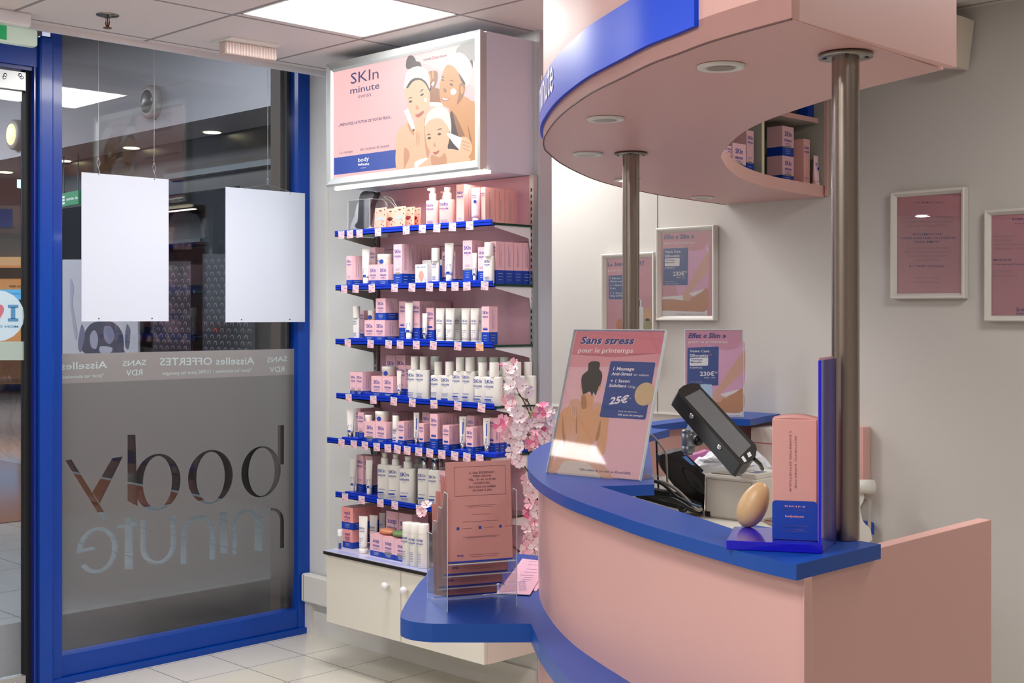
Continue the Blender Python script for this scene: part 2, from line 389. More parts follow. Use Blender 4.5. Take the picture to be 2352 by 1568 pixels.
def minu():
    L = []
    L.append((arch(Ky(593), Ky(652), zat(622, 1166), zat(622, 1262), .022), None))
    L.append((arch(Ky(534), Ky(594), zat(565, 1169), zat(565, 1268), .022), None))
    L.append((q4((523, 1175), (504, 1176), (506, 1270), (523, 1270)), None))
    L.append((arch(Ky(415), Ky(494), zat(455, 1183), zat(455, 1290), .028), None))
    L.append((arch(Ky(322), Ky(405), zat(365, 1296), zat(365, 1189), .028, False), None))
    L.append((q4((306, 1188), (287, 1188), (286, 1307), (306, 1307)), None))
    L.append((q4((316, 1198), (268, 1206), (268, 1214), (316, 1209)), None))
    c = fpx(224, 1263); r1 = .092; pts = []
    for i in range(27): t = math.radians(178)-math.radians(322)*i/26; pts.append((c[0]+r1*math.cos(t), c[1]+r1*1.05*math.sin(t)))
    for i in range(27): t = math.radians(-144)+math.radians(322)*i/26; pts.append((c[0]+(r1-.026)*math.cos(t), c[1]+(r1-.014)*1.05*math.sin(t)))
    L.append((pts, None))
    L.append(([(c[0]-r1, c[1]-.003), (c[0]-r1, c[1]+.012), (c[0]-.01, c[1]+.018), (c[0]-.01, c[1]+.004)], None))
    return L
sh += minu()
vv, ff = cut([(2.405, .115), (3.574, .115), (3.574, 1.222), (2.405, 1.222)], sh)
mb = MB(PWN.M); mb.add([(x, y, 0) for x, y in vv], ff, FILM); mb.obj('frosted_film', fr, fix=False)['label'] = 'frosted vinyl film with clear cut-out lettering'
mb = MB(PWN.M); mb.flat([(2.405, 1.222), (3.574, 1.222), (3.574, 1.344), (2.405, 1.344)], BAND, .0); mb.obj('vinyl_band', fr, fix=False)
mb = MB(PWN.M); LT = mat('band_lettering', 'A9B7B8', .6)
for s_, a, b, h_ in [('SANS', (659, 829), (613, 832), 12), ('RDV', (653, 853), (619, 855), 13), ('Aisselles OFFERTES', (584, 836), (367, 839), 17),
                     ('*pour les abonnées / 12,90€ pour les passages', (577, 853), (373, 861), 8), ('SANS', (335, 838), (281, 841), 13),
                     ('RDV', (327, 861), (289, 863), 14), ('Aisselles', (246, 845), (139, 849), 17), ('*pour les abonnées /', (238, 865), (136, 870), 8)]:
    ptext(mb, PWN, s_, a, b, h_, LT, .001, bold=.012)
mb.obj('band_lettering', fr, fix=False)
# ------------------------------------------------------------------ sliding door at the far left
dr = thing('door', (0, 0, 0), 'glass sliding door leaf at the left edge', 'door'); del dr['label'], dr['category']; dr['kind'] = 'structure'; dr.name = 'door_1'
mb = MB(); mb.box((-5.035, .95, .05), (-5.025, 2.275, 2.5), GLASS); mb.obj('pane', dr)
mb = MB(); mb.box((-5.05, 2.262, .0), (-5.01, 2.288, 2.48), BLACKR); mb.obj('brush_seal', dr)
mb = MB(); mb.box((-5.045, .95, 2.40), (-5.005, 2.262, 2.472), ALU)
for px_ in (12, 46, 50, 10): 
    q = onx(px_, 172 if px_ > 11 and px_ != 50 else 178, -5.004); mb.lathe([(0.007, 0), (.007, .003), (.003, .004)], CHROME, 10, M=T((-5.005, q.y, q.z)) @ Matrix.Rotation(math.pi/2, 4, 'Y'))
mb.obj('top_rail', dr)
mb = MB(); mb.box((-5.045, .95, .005), (-5.005, 2.262, .062), ALU)
for yy in (2.15, 2.22, 2.05): mb.lathe([(0.008, 0), (.008, .003), (.003, .004)], CHROME, 10, M=T((-5.005, yy, .035)) @ Matrix.Rotation(math.pi/2, 4, 'Y'))
mb.obj('bottom_rail', dr)
mb = MB(); mb.box((-5.07, .95, 2.48), (-4.99, 2.3, 2.95), BLUEF2); mb.box((-4.99, .95, 2.495), (-4.975, 2.3, 2.575), BLUEF); mb.obj('header', dr)
PD = Plane((-5.02, 0, 0), (0, 1, 0), (0, 0, 1))
st = MB(PD.M)
cst = PD.px(-8, 725); ST = mat('sticker_pale', 'B7CEDA', .5); STB = mat('sticker_blue', '4A86B0', .5); STR_ = mat('sticker_red', 'B56A78', .5)
st.ell(cst[0], cst[1], abs(PD.px(56, 725)[0]-cst[0]), .102, ST, 0)
for a in [((18, 738), (42, 738), (42, 731), (18, 731)), ((18, 707), (42, 707), (42, 700), (18, 700)), ((25, 732), (35, 732), (35, 706), (25, 706))]: st.flat([PD.px(*p) for p in a], STB, .0006)
ht = [(-24, 700), (-18, 697), (-10, 703), (-2, 699), (6, 702), (9, 712), (4, 724), (-8, 740), (-22, 722)]
ppoly(st, PD, ht, STR_, .0006)
ptext(st, PD, 'MON CENTRE', (42, 752), (-45, 752), 5, STB, .0006, bold=.03)
o = st.obj('round_sticker', fix=False); tag(o, 'round pale sticker with blue I and red heart on the sliding door', 'sticker')
st = MB(PD.M); st.flat([PD.px(*p) for p in [(-30, 784), (59, 784), (59, 827), (-30, 827)]], mat('sticker_pale2', '9FB0A8', .5)); o = st.obj('door_label', fix=False)
tag(o, 'pale rectangular label on the sliding door under the round sticker', 'sticker')
# ------------------------------------------------------------------ the mall outside
mb = MB(); mb.box((-45, -9, -.05), (-5.08, 22, -.005), tiles('mall_floor', '8D9496', '4A4E50', .6, .6, -5.7, 2.2, .006, .09, .25, .1, 6)); struct('floor_mall', mb)
mb = MB(); mb.box((-6.15, -3, -.004), (-5.09, 5, 0), mat('dark_threshold_granite', '131416', .25, spec=.25, noise=(40, .4, 0))); struct('floor_threshold', mb)
mb = MB(); mb.box((-14.5, -9, -.004), (-9.2, 5.7, .0), mat('brown_mall_floor', '7A4A30', .12, noise=(1.5, .6, 0))); struct('floor_brown', mb)
DW = mat('dark_shopfront', '221F1F', .35); SOF = mat('mall_soffit', '8E8F95', .7)
mb = MB(); mb.box((-12.7, 5.8, 0), (-12.1, 6.0, 3.0), DW); mb.box((-8.9, 5.8, 0), (-5.3, 6.0, 3.0), DW); mb.box((-12.1, 6.7, 0), (-8.9, 6.9, 3.0), DW)
mb.box((-12.1, 5.8, 2.55), (-8.9, 5.86, 3.0), DW)
struct('wall_mall', mb)
mb = MB(); mb.box((-30, 5.3, 3.0), (-5.1, 5.8, 3.02), SOF); mb.box((-30, 5.28, 3.0), (-5.1, 5.3, 4.2), SOF); mb.box((-12.7, 5.8, 2.98), (-5.1, 6.9, 3.0), DW); mb.box((-12.7, 5.8, 0), (-12.6, 9, 3), DW)
struct('trim_6', mb)
mb = MB(); mb.box((-45, -9, 4.2), (-5.1, 22, 4.25), SOF); mb.box((-5.35, -9, 2.98), (-5.1, 5.3, 4.2), SOF); struct('ceiling_mall', mb)
mb = MB(); mb.box((-12.1, 5.8, 0), (-8.6, 5.95, 1.165), DW); struct('trim_8', mb)
LAMP = mat('lamp_warm', 'FFF4D0', .5, emit='FFF2C0', es=6)
k = 0
for (px_, py_), nm in zip([(146, 368), (302, 338), (487, 302), (13, 394)], ['leftmost of three behind the window', 'middle of three behind the window', 'rightmost of three behind the window', 'seen through the door']):
    q = onz(px_, py_, 3.0); t = thing('downlight', (q.x, q.y, 2.995), 'lit mall downlight, '+nm, 'downlight', 'lit downlights in the mall soffit')
    mb = MB(); mb.lathe([(.085, -.002), (.085, .008), (.07, .01)], TRIMW, 20); mb.obj('rim', t)
    mb = MB(); mb.lathe([(.068, -.006), (.068, -.001)], LAMP, 20); mb.obj('lens', t)
for i, (px_, py_, z_) in enumerate([(385, 362, 2.975), (606, 324, 2.975)]):
    q = onz(px_, py_, z_)
    t = thing('downlight', (q.x, q.y, 2.975), ['unlit recessed light in the dark shopfront ceiling, left one', 'unlit recessed light in the dark shopfront ceiling, right one'][i], 'downlight')
    mb = MB(); mb.lathe([(.1, -.002), (.1, .004), (.06, .004)], mat('dim_lamp', 'A09A90', .4, emit='A89A88', es=.35), 18); mb.obj('rim', t)
def porthole(px_, py_, lit, label):
    q = ony(px_, py_, 5.27); t = thing('wall_lamp', tuple(q), label, 'wall lamp'); R_ = Matrix.Rotation(math.pi/2, 4, 'X')
    rr = .118 if not lit else .125
    mb = MB(R_); mb.lathe([(rr*1.15, -.01), (rr*1.15, .04), (rr*1.0, .06), (rr*.8, .06)], mat('lamp_housing', '8B8784', .5), 28); mb.obj('housing', t)
    mb = MB(R_); mb.lathe([(rr*.8, .05), (rr*.78, .065), (rr*.5, .08), (.01, .085)], LAMP2 if lit else mat('unlit_lens', '5C5B5C', .3), 28); mb.obj('lens', t)
LAMP2 = mat('lamp_yellow', 'F4F0A0', .5, emit='F0F08A', es=1.6)
porthole(352, 235, False, 'unlit round bulkhead lamp on the grey mall wall behind the window')
porthole(40, 310, True, 'glowing yellow round bulkhead lamp on the mall wall, seen through the door')
mb = MB(); vq = [onz(a, b, 4.16) for a, b in [(0, 221), (70, 229), (207, 245), (137, 262), (68, 273), (0, 268)]]
mb.prism([(v.x, v.y) for v in vq], 4.13, 4.16, mat('mall_cream_panel', 'DDD9B0', .6, emit='DDD8A8', es=.35)); o = mb.obj('cream_soffit_panel')
tag(o, 'pale cream panel hanging under the mall ceiling, left of the window', 'ceiling panel')
# storefront opposite: shelves, posters, patterned panels
PS = Plane((0, 5.795, 0), (1, 0, 0), (0, 0, 1))
mb = MB()
DT = mat('dark_teal_shop', '1D2A30', .4); GM = mat('grey_shelf_metal', '4C5A60', .4)
a = ony(387, 410, 5.79); b = ony(650, 560, 5.79)
mb.box((ony(387, 0, 5.79).x, 5.77, ony(600, 385, 5.79).z-.0), (ony(652, 0, 5.79).x, 5.79, ony(600, 355, 5.79).z), mat('grey_fascia', '4A4642', .6))
mb.box((ony(387, 0, 5.79).x, 5.74, ony(500, 398, 5.79).z), (ony(652, 0, 5.79).x, 5.79, ony(500, 385, 5.79).z), GM)
o = mb.obj('shopfront_fascia'); tag(o, 'grey horizontal fascia rail of the dark shop opposite', 'fascia')
u = thing('shelf_unit', (0, 0, 0), 'dark display shelf unit with folded garments in the shop opposite', 'shelf')
mb = MB()
for (yy, xa, xb) in [(556, 380, 482), (668, 388, 470), (772, 395, 470)]:
    l, r = ony(xa, yy, 6.3), ony(xb, yy, 6.3); mb.box((l.x, 6.2, l.z-.03), (r.x, 6.6, l.z), GM)
for xx in (384, 484, 520): l = ony(xx, 600, 6.3); mb.box((l.x-.03, 6.3, 0), (l.x+.03, 6.36, 2.5), DT)
mb.obj('frame', u)
mb = MB(); q = [ony(x, y, 6.25) for x, y in [(388, 555), (392, 500), (415, 482), (440, 490), (458, 500), (466, 553)]]
mb.M = Plane((0, 6.25, 0), (1, 0, 0), (0, 0, 1)).M; pl = [(v.x, v.z) for v in q]; mb.prism(spline(pl, 4), -.1, 0, mat('grey_garment', '4A5258', .8)); mb.obj('garment', u)
mb = MB(); q = [ony(x, y, 6.32) for x, y in [(430, 553), (436, 488), (470, 492), (478, 553)]]; mb.M = Plane((0, 6.32, 0), (1, 0, 0), (0, 0, 1)).M
mb.prism([(v.x, v.z) for v in q], -.08, 0, mat('maroon_garment', '3A2026', .8)); mb.obj('garment', u)
def spanel(pts, label, mk):
    mb = MB(PS.M); q = [PS.px(*p) for p in pts]; mb.prism(q, -.0, .02, mk)
    x0 = min(p[0] for p in q); x1 = max(p[0] for p in q); z0 = min(p[1] for p in q); z1 = max(p[1] for p in q)
    n = 0; yy = z0+.05
    rowi = 0
    while yy < z1-.03:
        xx = x0+.05+(rowi % 2)*.05
        while xx < x1-.03:
            red = random.random() < .025; g = mat('pattern_grey', '6E6A74', .6) if not red else mat('pattern_red', 'B0402C', .6)
            pts_ = []; 
            for i in range(10): t = math.radians(200)-math.radians(250)*i/9; pts_.append((xx+.026*math.cos(t), yy+.020*math.sin(t)))
            for i in range(10): t = math.radians(-50)+math.radians(250)*i/9; pts_.append((xx+.017*math.cos(t), yy+.012*math.sin(t)))
            mb.flat(pts_, g, .0215); xx += .1
        yy += .052; rowi += 1
    o = mb.obj('patterned_panel', fix=False); tag(o, label, 'panel')
spanel([(355, 810), (443, 810), (443, 600), (355, 600)], 'dark purple panel with grey curl pattern behind the gap between hanging signs', mat('panel_purple', '221A28', .5))
spanel([(470, 815), (590, 815), (590, 583), (470, 583)], 'dark panel with grey curl pattern behind the right hanging sign', mat('panel_teal', '1A2026', .5))
mb = MB(PS.M); q = [PS.px(*p) for p in [(148, 812), (322, 812), (322, 596), (148, 596)]]; mb.prism(q, 0, .02, mat('poster_white', 'A9ABB4', .6))
for pts, c, z in [([(200, 811), (196, 775), (212, 745), (240, 737), (268, 742), (286, 765), (289, 800), (283, 811)], '34364C', .0215), ([(212, 770), (222, 758), (230, 775), (226, 800), (214, 795)], '8A8CA0', .022), ([(245, 750), (262, 752), (268, 775), (256, 790), (244, 775)], '74768C', .022),
                  ([(236, 795), (262, 798), (258, 810), (236, 810)], '9A9CAE', .022), ([(166, 640), (174, 660), (172, 700), (182, 760), (178, 780), (170, 730), (166, 690)], '9490A4', .022), ([(192, 745), (200, 770), (190, 808), (184, 790)], '5C5E78', .022), ([(296, 745), (304, 760), (300, 800), (292, 790)], '4C4E68', .022)]:
    ppoly(mb, PS, pts, mat('ink_'+c, c, .6), z)
o = mb.obj('figure_poster', fix=False); tag(o, 'pale poster with an ink-smudged figure, behind the left hanging sign', 'poster')
mb = MB(Plane((0, 5.6, 0), (1, 0, 0), (0, 0, 1)).M); PG = Plane((0, 5.6, 0), (1, 0, 0), (0, 0, 1))
mb.prism([PG.px(*p) for p in [(145, 476), (187, 468), (187, 437), (145, 446)]], 0, .03, mat('green_sign', '0E7A4A', .5, emit='0E7A4A', es=.25))
for k_ in (150, 183): a = PG.px(k_, 443); mb.box((a[0]-.004, a[1]-.02, .01), (a[0]+.004, 3.0, .018), GM)
ptext(mb, PG, 'sortie de', (160, 461), (186, 457), 7, WINK, .032, bold=.02)
for k_ in range(3): mb.flat([PG.px(*p) for p in [(150, 470-k_*7), (156, 469-k_*7), (156, 464-k_*7), (151, 465-k_*7)]], WINK, .032)
o = mb.obj('exit_way_sign', fix=False); tag(o, 'green way-out sign lettered in white behind the window', 'sign')
# far kiosk seen through the door
mb = MB(); OR = mat('orange_wall_glow', 'C88A50', .6, emit='F0A868', es=.35)  # orange wall given its own glow to brighten the kiosk
PK = Plane(onw(30, 700, 25), (CA, SA, 0), (0, 0, 1))
mb = MB(PK.M)
def kk(pts, m_, z, dz=.03): mb.prism([PK.px(*p) for p in pts], z-dz, z, m_)
kk([(-40, 812), (90, 812), (90, 610), (-40, 610)], OR, 0, .1)
kk([(-40, 640), (90, 640), (90, 615), (-40, 615)], mat('kiosk_brown', '5A3A22', .5), .05)
kk([(-40, 610), (90, 610), (90, 590), (-40, 590)], mat('kiosk_glow', 'D8A878', .6, emit='E8B888', es=.4), .05)
kk([(-40, 745), (70, 745), (70, 665), (-40, 665)], mat('kiosk_screen', '5AA8D8', .4, emit='58B0E0', es=.7), .06)
kk([(45, 735), (75, 735), (75, 688), (45, 688)], BLACK, .07)
ptext(mb, PK, 'WIFI N°1', (24, 660), (56, 660), 5, INKD, .08, bold=.03)
ptext(mb, PK, 'Comme vous', (18, 676), (70, 676), 4, PACKB, .08)
kk([(-40, 880), (90, 880), (90, 790), (-40, 790)], mat('kiosk_counter', '8A5634', .4, noise=(2, .4, 0)), .3, .3)
kk([(-40, 875), (90, 875), (90, 868), (-40, 868)], mat('kiosk_brown', '5A3A22', .5), .32)
o = mb.obj('mall_kiosk', fix=False); tag(o, 'orange lit mall kiosk with brown counter and blue screen beyond the door', 'kiosk')
mb = MB(); q = onw(-20, 380, 14.9); e = onw(75, 560, 14.9)
mb = MB(PK.M); kk([(-60, 590), (90, 590), (90, 470), (-60, 470)], mat('mall_pale_wall', '8E8884', .6), -.2, .1); kk([(-60, 470), (90, 470), (90, 380), (-60, 400)], mat('mall_dark_band', '2E2624', .6), -.15, .1)
o = mb.obj('mall_back_wall', fix=False); o['kind'] = 'structure'; o.name = 'wall_mall_far'
mb = MB(); PT = Plane(onw(55, 422, 9.5), (CA, SA, 0), (0, 0, 1)); mb = MB(PT.M); mb.prism([PT.px(*p) for p in [(39, 431), (78, 434), (78, 412), (39, 412)]], -.05, 0, mat('mall_screen', 'A8C8E0', .4, emit='B8D4F0', es=.9)); a = PT.px(50, 414); mb.box((a[0]-.01, a[1], -.04), (a[0]+.01, a[1]+4.2-PT.o.z-a[1], -.02), GM)
o = mb.obj('hanging_screen', fix=False); tag(o, 'small glowing hanging screen in the mall beyond the door', 'screen')
mb = MB(); mb.box((-45, -8, 0), (-44.8, 22, 4.2), mat('mall_end', '4A4444', .6)); struct('wall_mall_end', mb)
# ------------------------------------------------------------------ ceiling fittings
t = thing('ceiling_light_panel', (-3.797, 2.95, CEIL), 'bright square white light panel set in the tiled ceiling', 'ceiling light')
mb = MB(); mb.box((X0-t.location.x+.01, Y0-2.95+.01, .008), (X1+3.797-.01, Y1-2.95-.01, .02), mat('panel_glow', 'FFFFFF', .5, emit='FFFDF8', es=5)); mb.obj('diffuser', t)
mb = MB()
for a, b in [((-.283, -.29, 0), (-.273, .29, .02)), ((.272, -.29, 0), (.282, .29, .02)), ((-.283, -.29, 0), (.282, -.28, .02)), ((-.283, .28, 0), (.282, .29, .02))]: mb.box(a, b, TRIMW)
mb.obj('frame', t)
sp_ = onz(247, 34, CEIL); t = thing('fire_sprinkler', (sp_.x, sp_.y, CEIL), 'brass fire sprinkler head under the ceiling near the door', 'sprinkler')
BR = mat('dull_brass', '6A5440', .35, .8)
mb = MB(); mb.lathe([(.042, 0), (.04, -.004), (.02, -.006), (.012, -.012)], STEELF, 20); mb.obj('rosette', t)
mb = MB(); mb.tube([(-.012, 0, -.006), (-.014, 0, -.03), (-.008, 0, -.045), (0, 0, -.048)], .0025, BR); mb.tube([(.012, 0, -.006), (.014, 0, -.03), (.008, 0, -.045), (0, 0, -.048)], .0025, BR); mb.lathe([(.004, -.052), (.016, -.05), (.016, -.048), (.004, -.046)], BR, 14); mb.obj('frame', t)
mb = MB(); mb.tube([(0, 0, -.01), (0, 0, -.046)], .0028, mat('red_bulb', 'A02018', .2), 8); mb.obj('bulb', t)
c_ = [onz(*p, CEIL) for p in [(481, 96), (530, 82), (649, 101), (600, 118)]]
t = thing('ceiling_luminaire', (0, 0, 0), 'small ribbed emergency luminaire on the ceiling, left of the light panel', 'light fixture')
mb = MB(); mb.prism([(v.x, v.y) for v in c_], CEIL-.008, CEIL, TRIMW); mb.obj('base_plate', t)
cen = sum((Vector(v) for v in c_), Vector())/4; ax = (c_[2]-c_[1]).normalized(); ay = Vector((-ax.y, ax.x, 0))
Mx = Matrix(((ax.x, ay.x, 0, cen.x), (ax.y, ay.y, 0, cen.y), (0, 0, 1, CEIL-.008), (0, 0, 0, 1)))
mb = MB(Mx); mb.bevbox((-.11, -.028, -.05), (.13, .028, 0), mat('ribbed_diffuser', 'D8C4BC', .4), .005)
for k_ in range(18): mb.box((-.105+k_*.013, -.03, -.048), (-.1+k_*.013, .03, -.002), mat('diffuser_rib', 'E8DCD6', .4))
mb.obj('diffuser', t)
# exit sign
t = thing('exit_sign', (0, 0, 0), 'green emergency exit sign box with orange lit arrow under the ceiling at left', 'exit sign')
ex = Plane(onw(45, 50, 4.4), (CA, SA, 0), (0, 0, 1))
def P3(x, y, w_): return onw(x, y, w_)
pe = onz(86, 25, CEIL)
mb = MB(); base = onz(60, 30, CEIL)
ey0, ey1 = onx(84, 60, -4.66).y, onx(84, 60, -4.66).y-.36
PE = Plane((-4.66, 0, 0), (0, 1, 0), (0, 0, 1))
zt_, zb_ = CEIL-.008, CEIL-.17
yr = PE.px(86, 50)[0]
mb.bevbox((-4.72, yr-.4, CEIL-.05), (-4.62, yr-.04, CEIL), WPLAST, .006); mb.obj('base', t)
mb = MB(); mb.bevbox((-4.70, yr-.36, CEIL-.112), (-4.655, yr, CEIL-.048), mat('sign_acrylic', 'C6D8CC', .2, emit='B8D8C0', es=.12), .006); mb.obj('housing', t)
mb = MB(PE.M); zz = .0065
mb.flat([(yr-.33, CEIL-.106), (yr-.12, CEIL-.106), (yr-.12, CEIL-.054), (yr-.33, CEIL-.054)], mat('exit_green', '0C8A50', .4, emit='0C8A50', es=.35), zz)
ORG = mat('arrow_orange', 'FF9A3A', .5, emit='FF8A30', es=2)
mb.flat([(yr-.30, CEIL-.085), (yr-.24, CEIL-.062), (yr-.225, CEIL-.07), (yr-.20, CEIL-.066), (yr-.19, CEIL-.078), (yr-.215, CEIL-.082), (yr-.18, CEIL-.095), (yr-.2, CEIL-.10), (yr-.25, CEIL-.088)], ORG, zz+.0006)
mb.obj('pictogram', t, fix=False)
# ------------------------------------------------------------------ hanging signs
def sign(pl, pr, yt, yb, label, X=-4.95):
    P = Plane((X, 0, 0), (0, 1, 0), (0, 0, 1)); l = P.px(pl[0], pl[1]); r = P.px(pr[0], pr[1])
    lb = P.px(pl[0], yb[0]); 
    t = thing('hanging_sign', (X, (l[0]+r[0])/2, lb[1]), label, 'sign'); hw = (r[0]-l[0])/2; hh = (l[1]+r[1])/2-lb[1]
    mb = MB(); mb.box((-.0015, -hw, 0), (.0015, hw, hh), mat('white_signboard', 'CCD4E2', .35))
    for yy in (-hw*.62, hw*.6): mb.lathe([(.003, 0), (.003, .0012)], INKD, 8, M=T((.0015, yy, .012)) @ Matrix.Rotation(math.pi/2, 4, 'Y'))
    mb.obj('board', t)
    return t, hw, hh
WIRE = mat('steel_wire', 'A8A8AA', .3, .9)
t, hw, hh = sign((187, 395), (387, 412), None, (738,), 'white hanging sign board, the left one, on two wires')
for px_ in (226, 354):
    yy = PWN.px(px_, 300)[0]; P = Plane((-4.95, 0, 0), (0, 1, 0), (0, 0, 1)); yy = P.px(px_, 360)[0]-t.location.y
    mb = MB(); mb.tube([(0, yy, hh+.06), (0, yy+.0, 2.95-t.location.z)], .0011, WIRE, 6)
    mb.tube([(0, yy, hh+.062), (0, yy-.008, hh+.045), (0, yy, hh+.022)], .0012, WIRE, 6); mb.tube([(0, yy, hh+.062), (0, yy+.008, hh+.045), (0, yy, hh+.022)], .0012, WIRE, 6)
    mb.tube([(0, yy, hh+.022), (.003, yy+.005, hh+.01), (.003, yy, hh-.006), (-.003, yy-.003, hh-.006)], .0016, WIRE, 6); mb.tube([(0, yy, hh+.062), (.002, yy-.006, hh+.10)], .001, WIRE, 6)
    mb.sphere((0, yy, hh+.062), .004, .005, .004, WIRE, 8, 6); mb.obj('hanging_wire', t)
t, hw, hh = sign((518, 432), (700, 441), None, (740,), 'white hanging sign board, the right one, on a single wire')
P = Plane((-4.95, 0, 0), (0, 1, 0), (0, 0, 1)); yy = P.px(615, 400)[0]-t.location.y
mb = MB(); mb.tube([(0, yy, hh+.03), (0, yy, 2.95-t.location.z)], .0011, WIRE, 6); mb.sphere((0, yy, hh+.05), .004, .005, .004, WIRE, 8, 6)
mb.tube([(0, yy, hh+.05), (0, yy-.008, hh+.04), (0, yy, hh+.025)], .0012, WIRE, 6); mb.tube([(0, yy, hh+.05), (0, yy+.008, hh+.04), (0, yy, hh+.025)], .0012, WIRE, 6)
for s_ in (-1, 1): mb.tube([(0, yy, hh+.027), (0, yy+s_*.05, hh+.016), (.002, yy+s_*.12, hh+.002), (.003, yy+s_*.125, hh-.008)], .0014, WIRE, 6)
mb.obj('hanging_wire', t)
# ================================================================== light box above the shelves
LX0, LX1, LY, LZ0, LZ1 = -4.463, -3.506, 3.36, 2.052, 2.58
lb = thing('light_box', ((LX0+LX1)/2, LY, LZ0), 'backlit advertising light box with three women in white headbands, silver framed', 'light box')
def L_(p): return (p[0]-(LX0+LX1)/2, p[1]-LY, p[2]-LZ0)
mb = MB(); mb.box(L_((LX0+.01, LY+.02, LZ0+.0)), L_((LX1-.004, 3.64, LZ1-.0)), mat('grey_box_side', 'D0D8E8', .5)); mb.obj('housing', lb)
mb = MB()
fw, fd = .038, .022
def frame_loft(mb, w0, h0, w1, h1, fw, fd, m, y0=0):
    """mitred picture-frame profile in the XZ plane facing -Y"""
    prof = [(0, 0), (0, -fd*.8), (fw*.25, -fd), (fw*.75, -fd*.75), (fw, -fd*.35), (fw, 0)]
    rings = []
    for (cx_, cz_, sx_, sz_) in [(w0, h0, 1, 1), (w1, h0, -1, 1), (w1, h1, -1, -1), (w0, h1, 1, -1)]:
        rings.append([(cx_+sx_*a, y0+b, cz_+sz_*a) for a, b in prof])
    rings.append(rings[0]); mb.loft(rings, m, False, None, caps=False, close=False)
hw = (LX1-LX0)/2
frame_loft(mb, -hw, 0, hw, LZ1-LZ0, fw, fd, mat('silver_snap_frame', 'BFC3C2', .35, .6)); mb.box((-hw+.005, -.002, .005), (hw-.005, .02, LZ1-LZ0-.005), mat('silver_snap_frame', 'BFC3C2', .35, .6)); mb.obj('snap_frame', lb)
mb = MB(); PL = Plane((LX0, LY-.006, LZ0), (1, 0, 0), (0, 0, 1))
def em(name, c, s=1.0): return mat('backlit_'+name, '303030', .6, spec=.2, emit=c, es=s*1.08)
EP, EW, EB, ENV = em('pink', 'F8C0C0', .8), em('white', 'FFF4EC', .95), em('blue', '1450C8', .55), em('navy', '3A4A9A', .35)
S1, S2, S3, SK = em('fair_skin', 'F4BE98', .8), em('fair_skin_shade', 'E0A078', .7), em('tan_skin', 'DE9858', .72), em('tan_shade', 'B8723C', .55)
HR, LIP, EYE, GC, RED = em('dark_hair', '4A2420', .35), em('lips', 'D86A64', .6), em('eye', '5A3428', .4), em('grey_cloth', 'B8B2AC', .6), em('swiss_red', 'E03020', .7)
mb = MB(PL.M)
c4 = lambda x, y: (740+x/3.919, 60+y/3.919)
def cp(pts, m, z, sm=True): ppoly(mb, PL, [c4(*p) for p in pts], m, z, sm, 4)
cp([(105, 395), (1388, 120), (1386, 1222), (104, 1384)], EP, 0, False)
cp([(780, 290), (1388, 120), (1386, 560), (1150, 420), (900, 330)], em('pale_pink', 'F8CCC8', .8), .0003, False)
cp([(107, 1187), (672, 1110), (680, 1272), (107, 1340)], EB, .0005, False)
# woman at right
cp([(1205, 235), (1260, 160), (1385, 128), (1386, 300), (1300, 310)], GC, .0006)
cp([(1335, 310), (1358, 320), (1350, 400), (1338, 400)], HR, .0007)
cp([(1150, 700), (1260, 630), (1340, 670), (1386, 730), (1386, 1150), (1375, 1222), (1300, 1230), (1220, 1150), (1160, 850)], S3, .0008)
cp([(1150, 780), (1200, 800), (1290, 1000), (1300, 1100), (1240, 1120), (1180, 900)], SK, .0009)
cp([(1310, 880), (1345, 1020), (1350, 1100), (1330, 1020)], SK, .0009)
cp([(965, 575), (1060, 568), (1085, 690), (968, 690)], SK, .0009); cp([(968, 685), (1080, 690), (1075, 720), (980, 718)], EW, .001)
cp([(948, 430), (975, 405), (1035, 408), (1040, 480), (1012, 560), (980, 562), (955, 500)], SK, .001)
cp([(950, 430), (972, 418), (985, 480), (968, 500)], S3, .0011); cp([(990, 412), (1008, 410), (1005, 470), (992, 470)], S3, .0011)
cp([(975, 550), (1000, 500), (1012, 512), (985, 562)], EW, .0012); cp([(966, 575), (985, 530), (996, 540), (975, 580)], HR, .0012)
cp([(1095, 400), (1125, 350), (1185, 360), (1245, 430), (1288, 520), (1275, 620), (1225, 700), (1165, 737), (1110, 725), (1070, 680), (1058, 590), (1068, 490)], S3, .0012)
cp([(1240, 520), (1285, 530), (1272, 630), (1215, 705), (1230, 620)], SK, .0013)
cp([(1232, 430), (1270, 440), (1292, 520), (1262, 510)], HR, .0013); cp([(1250, 540), (1275, 555), (1268, 610), (1250, 600)], S3, .0014)
cp([(1105, 370), (1130, 300), (1180, 255), (1250, 240), (1312, 290), (1352, 370), (1345, 470), (1303, 545), (1285, 500), (1232, 420), (1182, 362), (1130, 345)], EW, .0015)
cp([(1078, 480), (1092, 478), (1098, 492), (1084, 492)], EYE, .0015); cp([(1148, 522), (1166, 515), (1182, 530), (1164, 536)], EYE, .0015)
cp([(1080, 450), (1100, 462), (1098, 468), (1078, 458)], HR, .0015); cp([(1140, 486), (1170, 484), (1188, 500), (1168, 492)], HR, .0015)
cp([(1072, 640), (1100, 648), (1150, 652), (1122, 676), (1086, 668)], LIP, .0015); cp([(1082, 645), (1110, 652), (1140, 655), (1115, 666), (1092, 660)], EW, .0016)
cp([(1098, 560), (1118, 570), (1122, 596), (1096, 590)], SK, .0014); cp([(1160, 575), (1190, 562), (1212, 590), (1190, 618), (1162, 612)], EW, .0016)
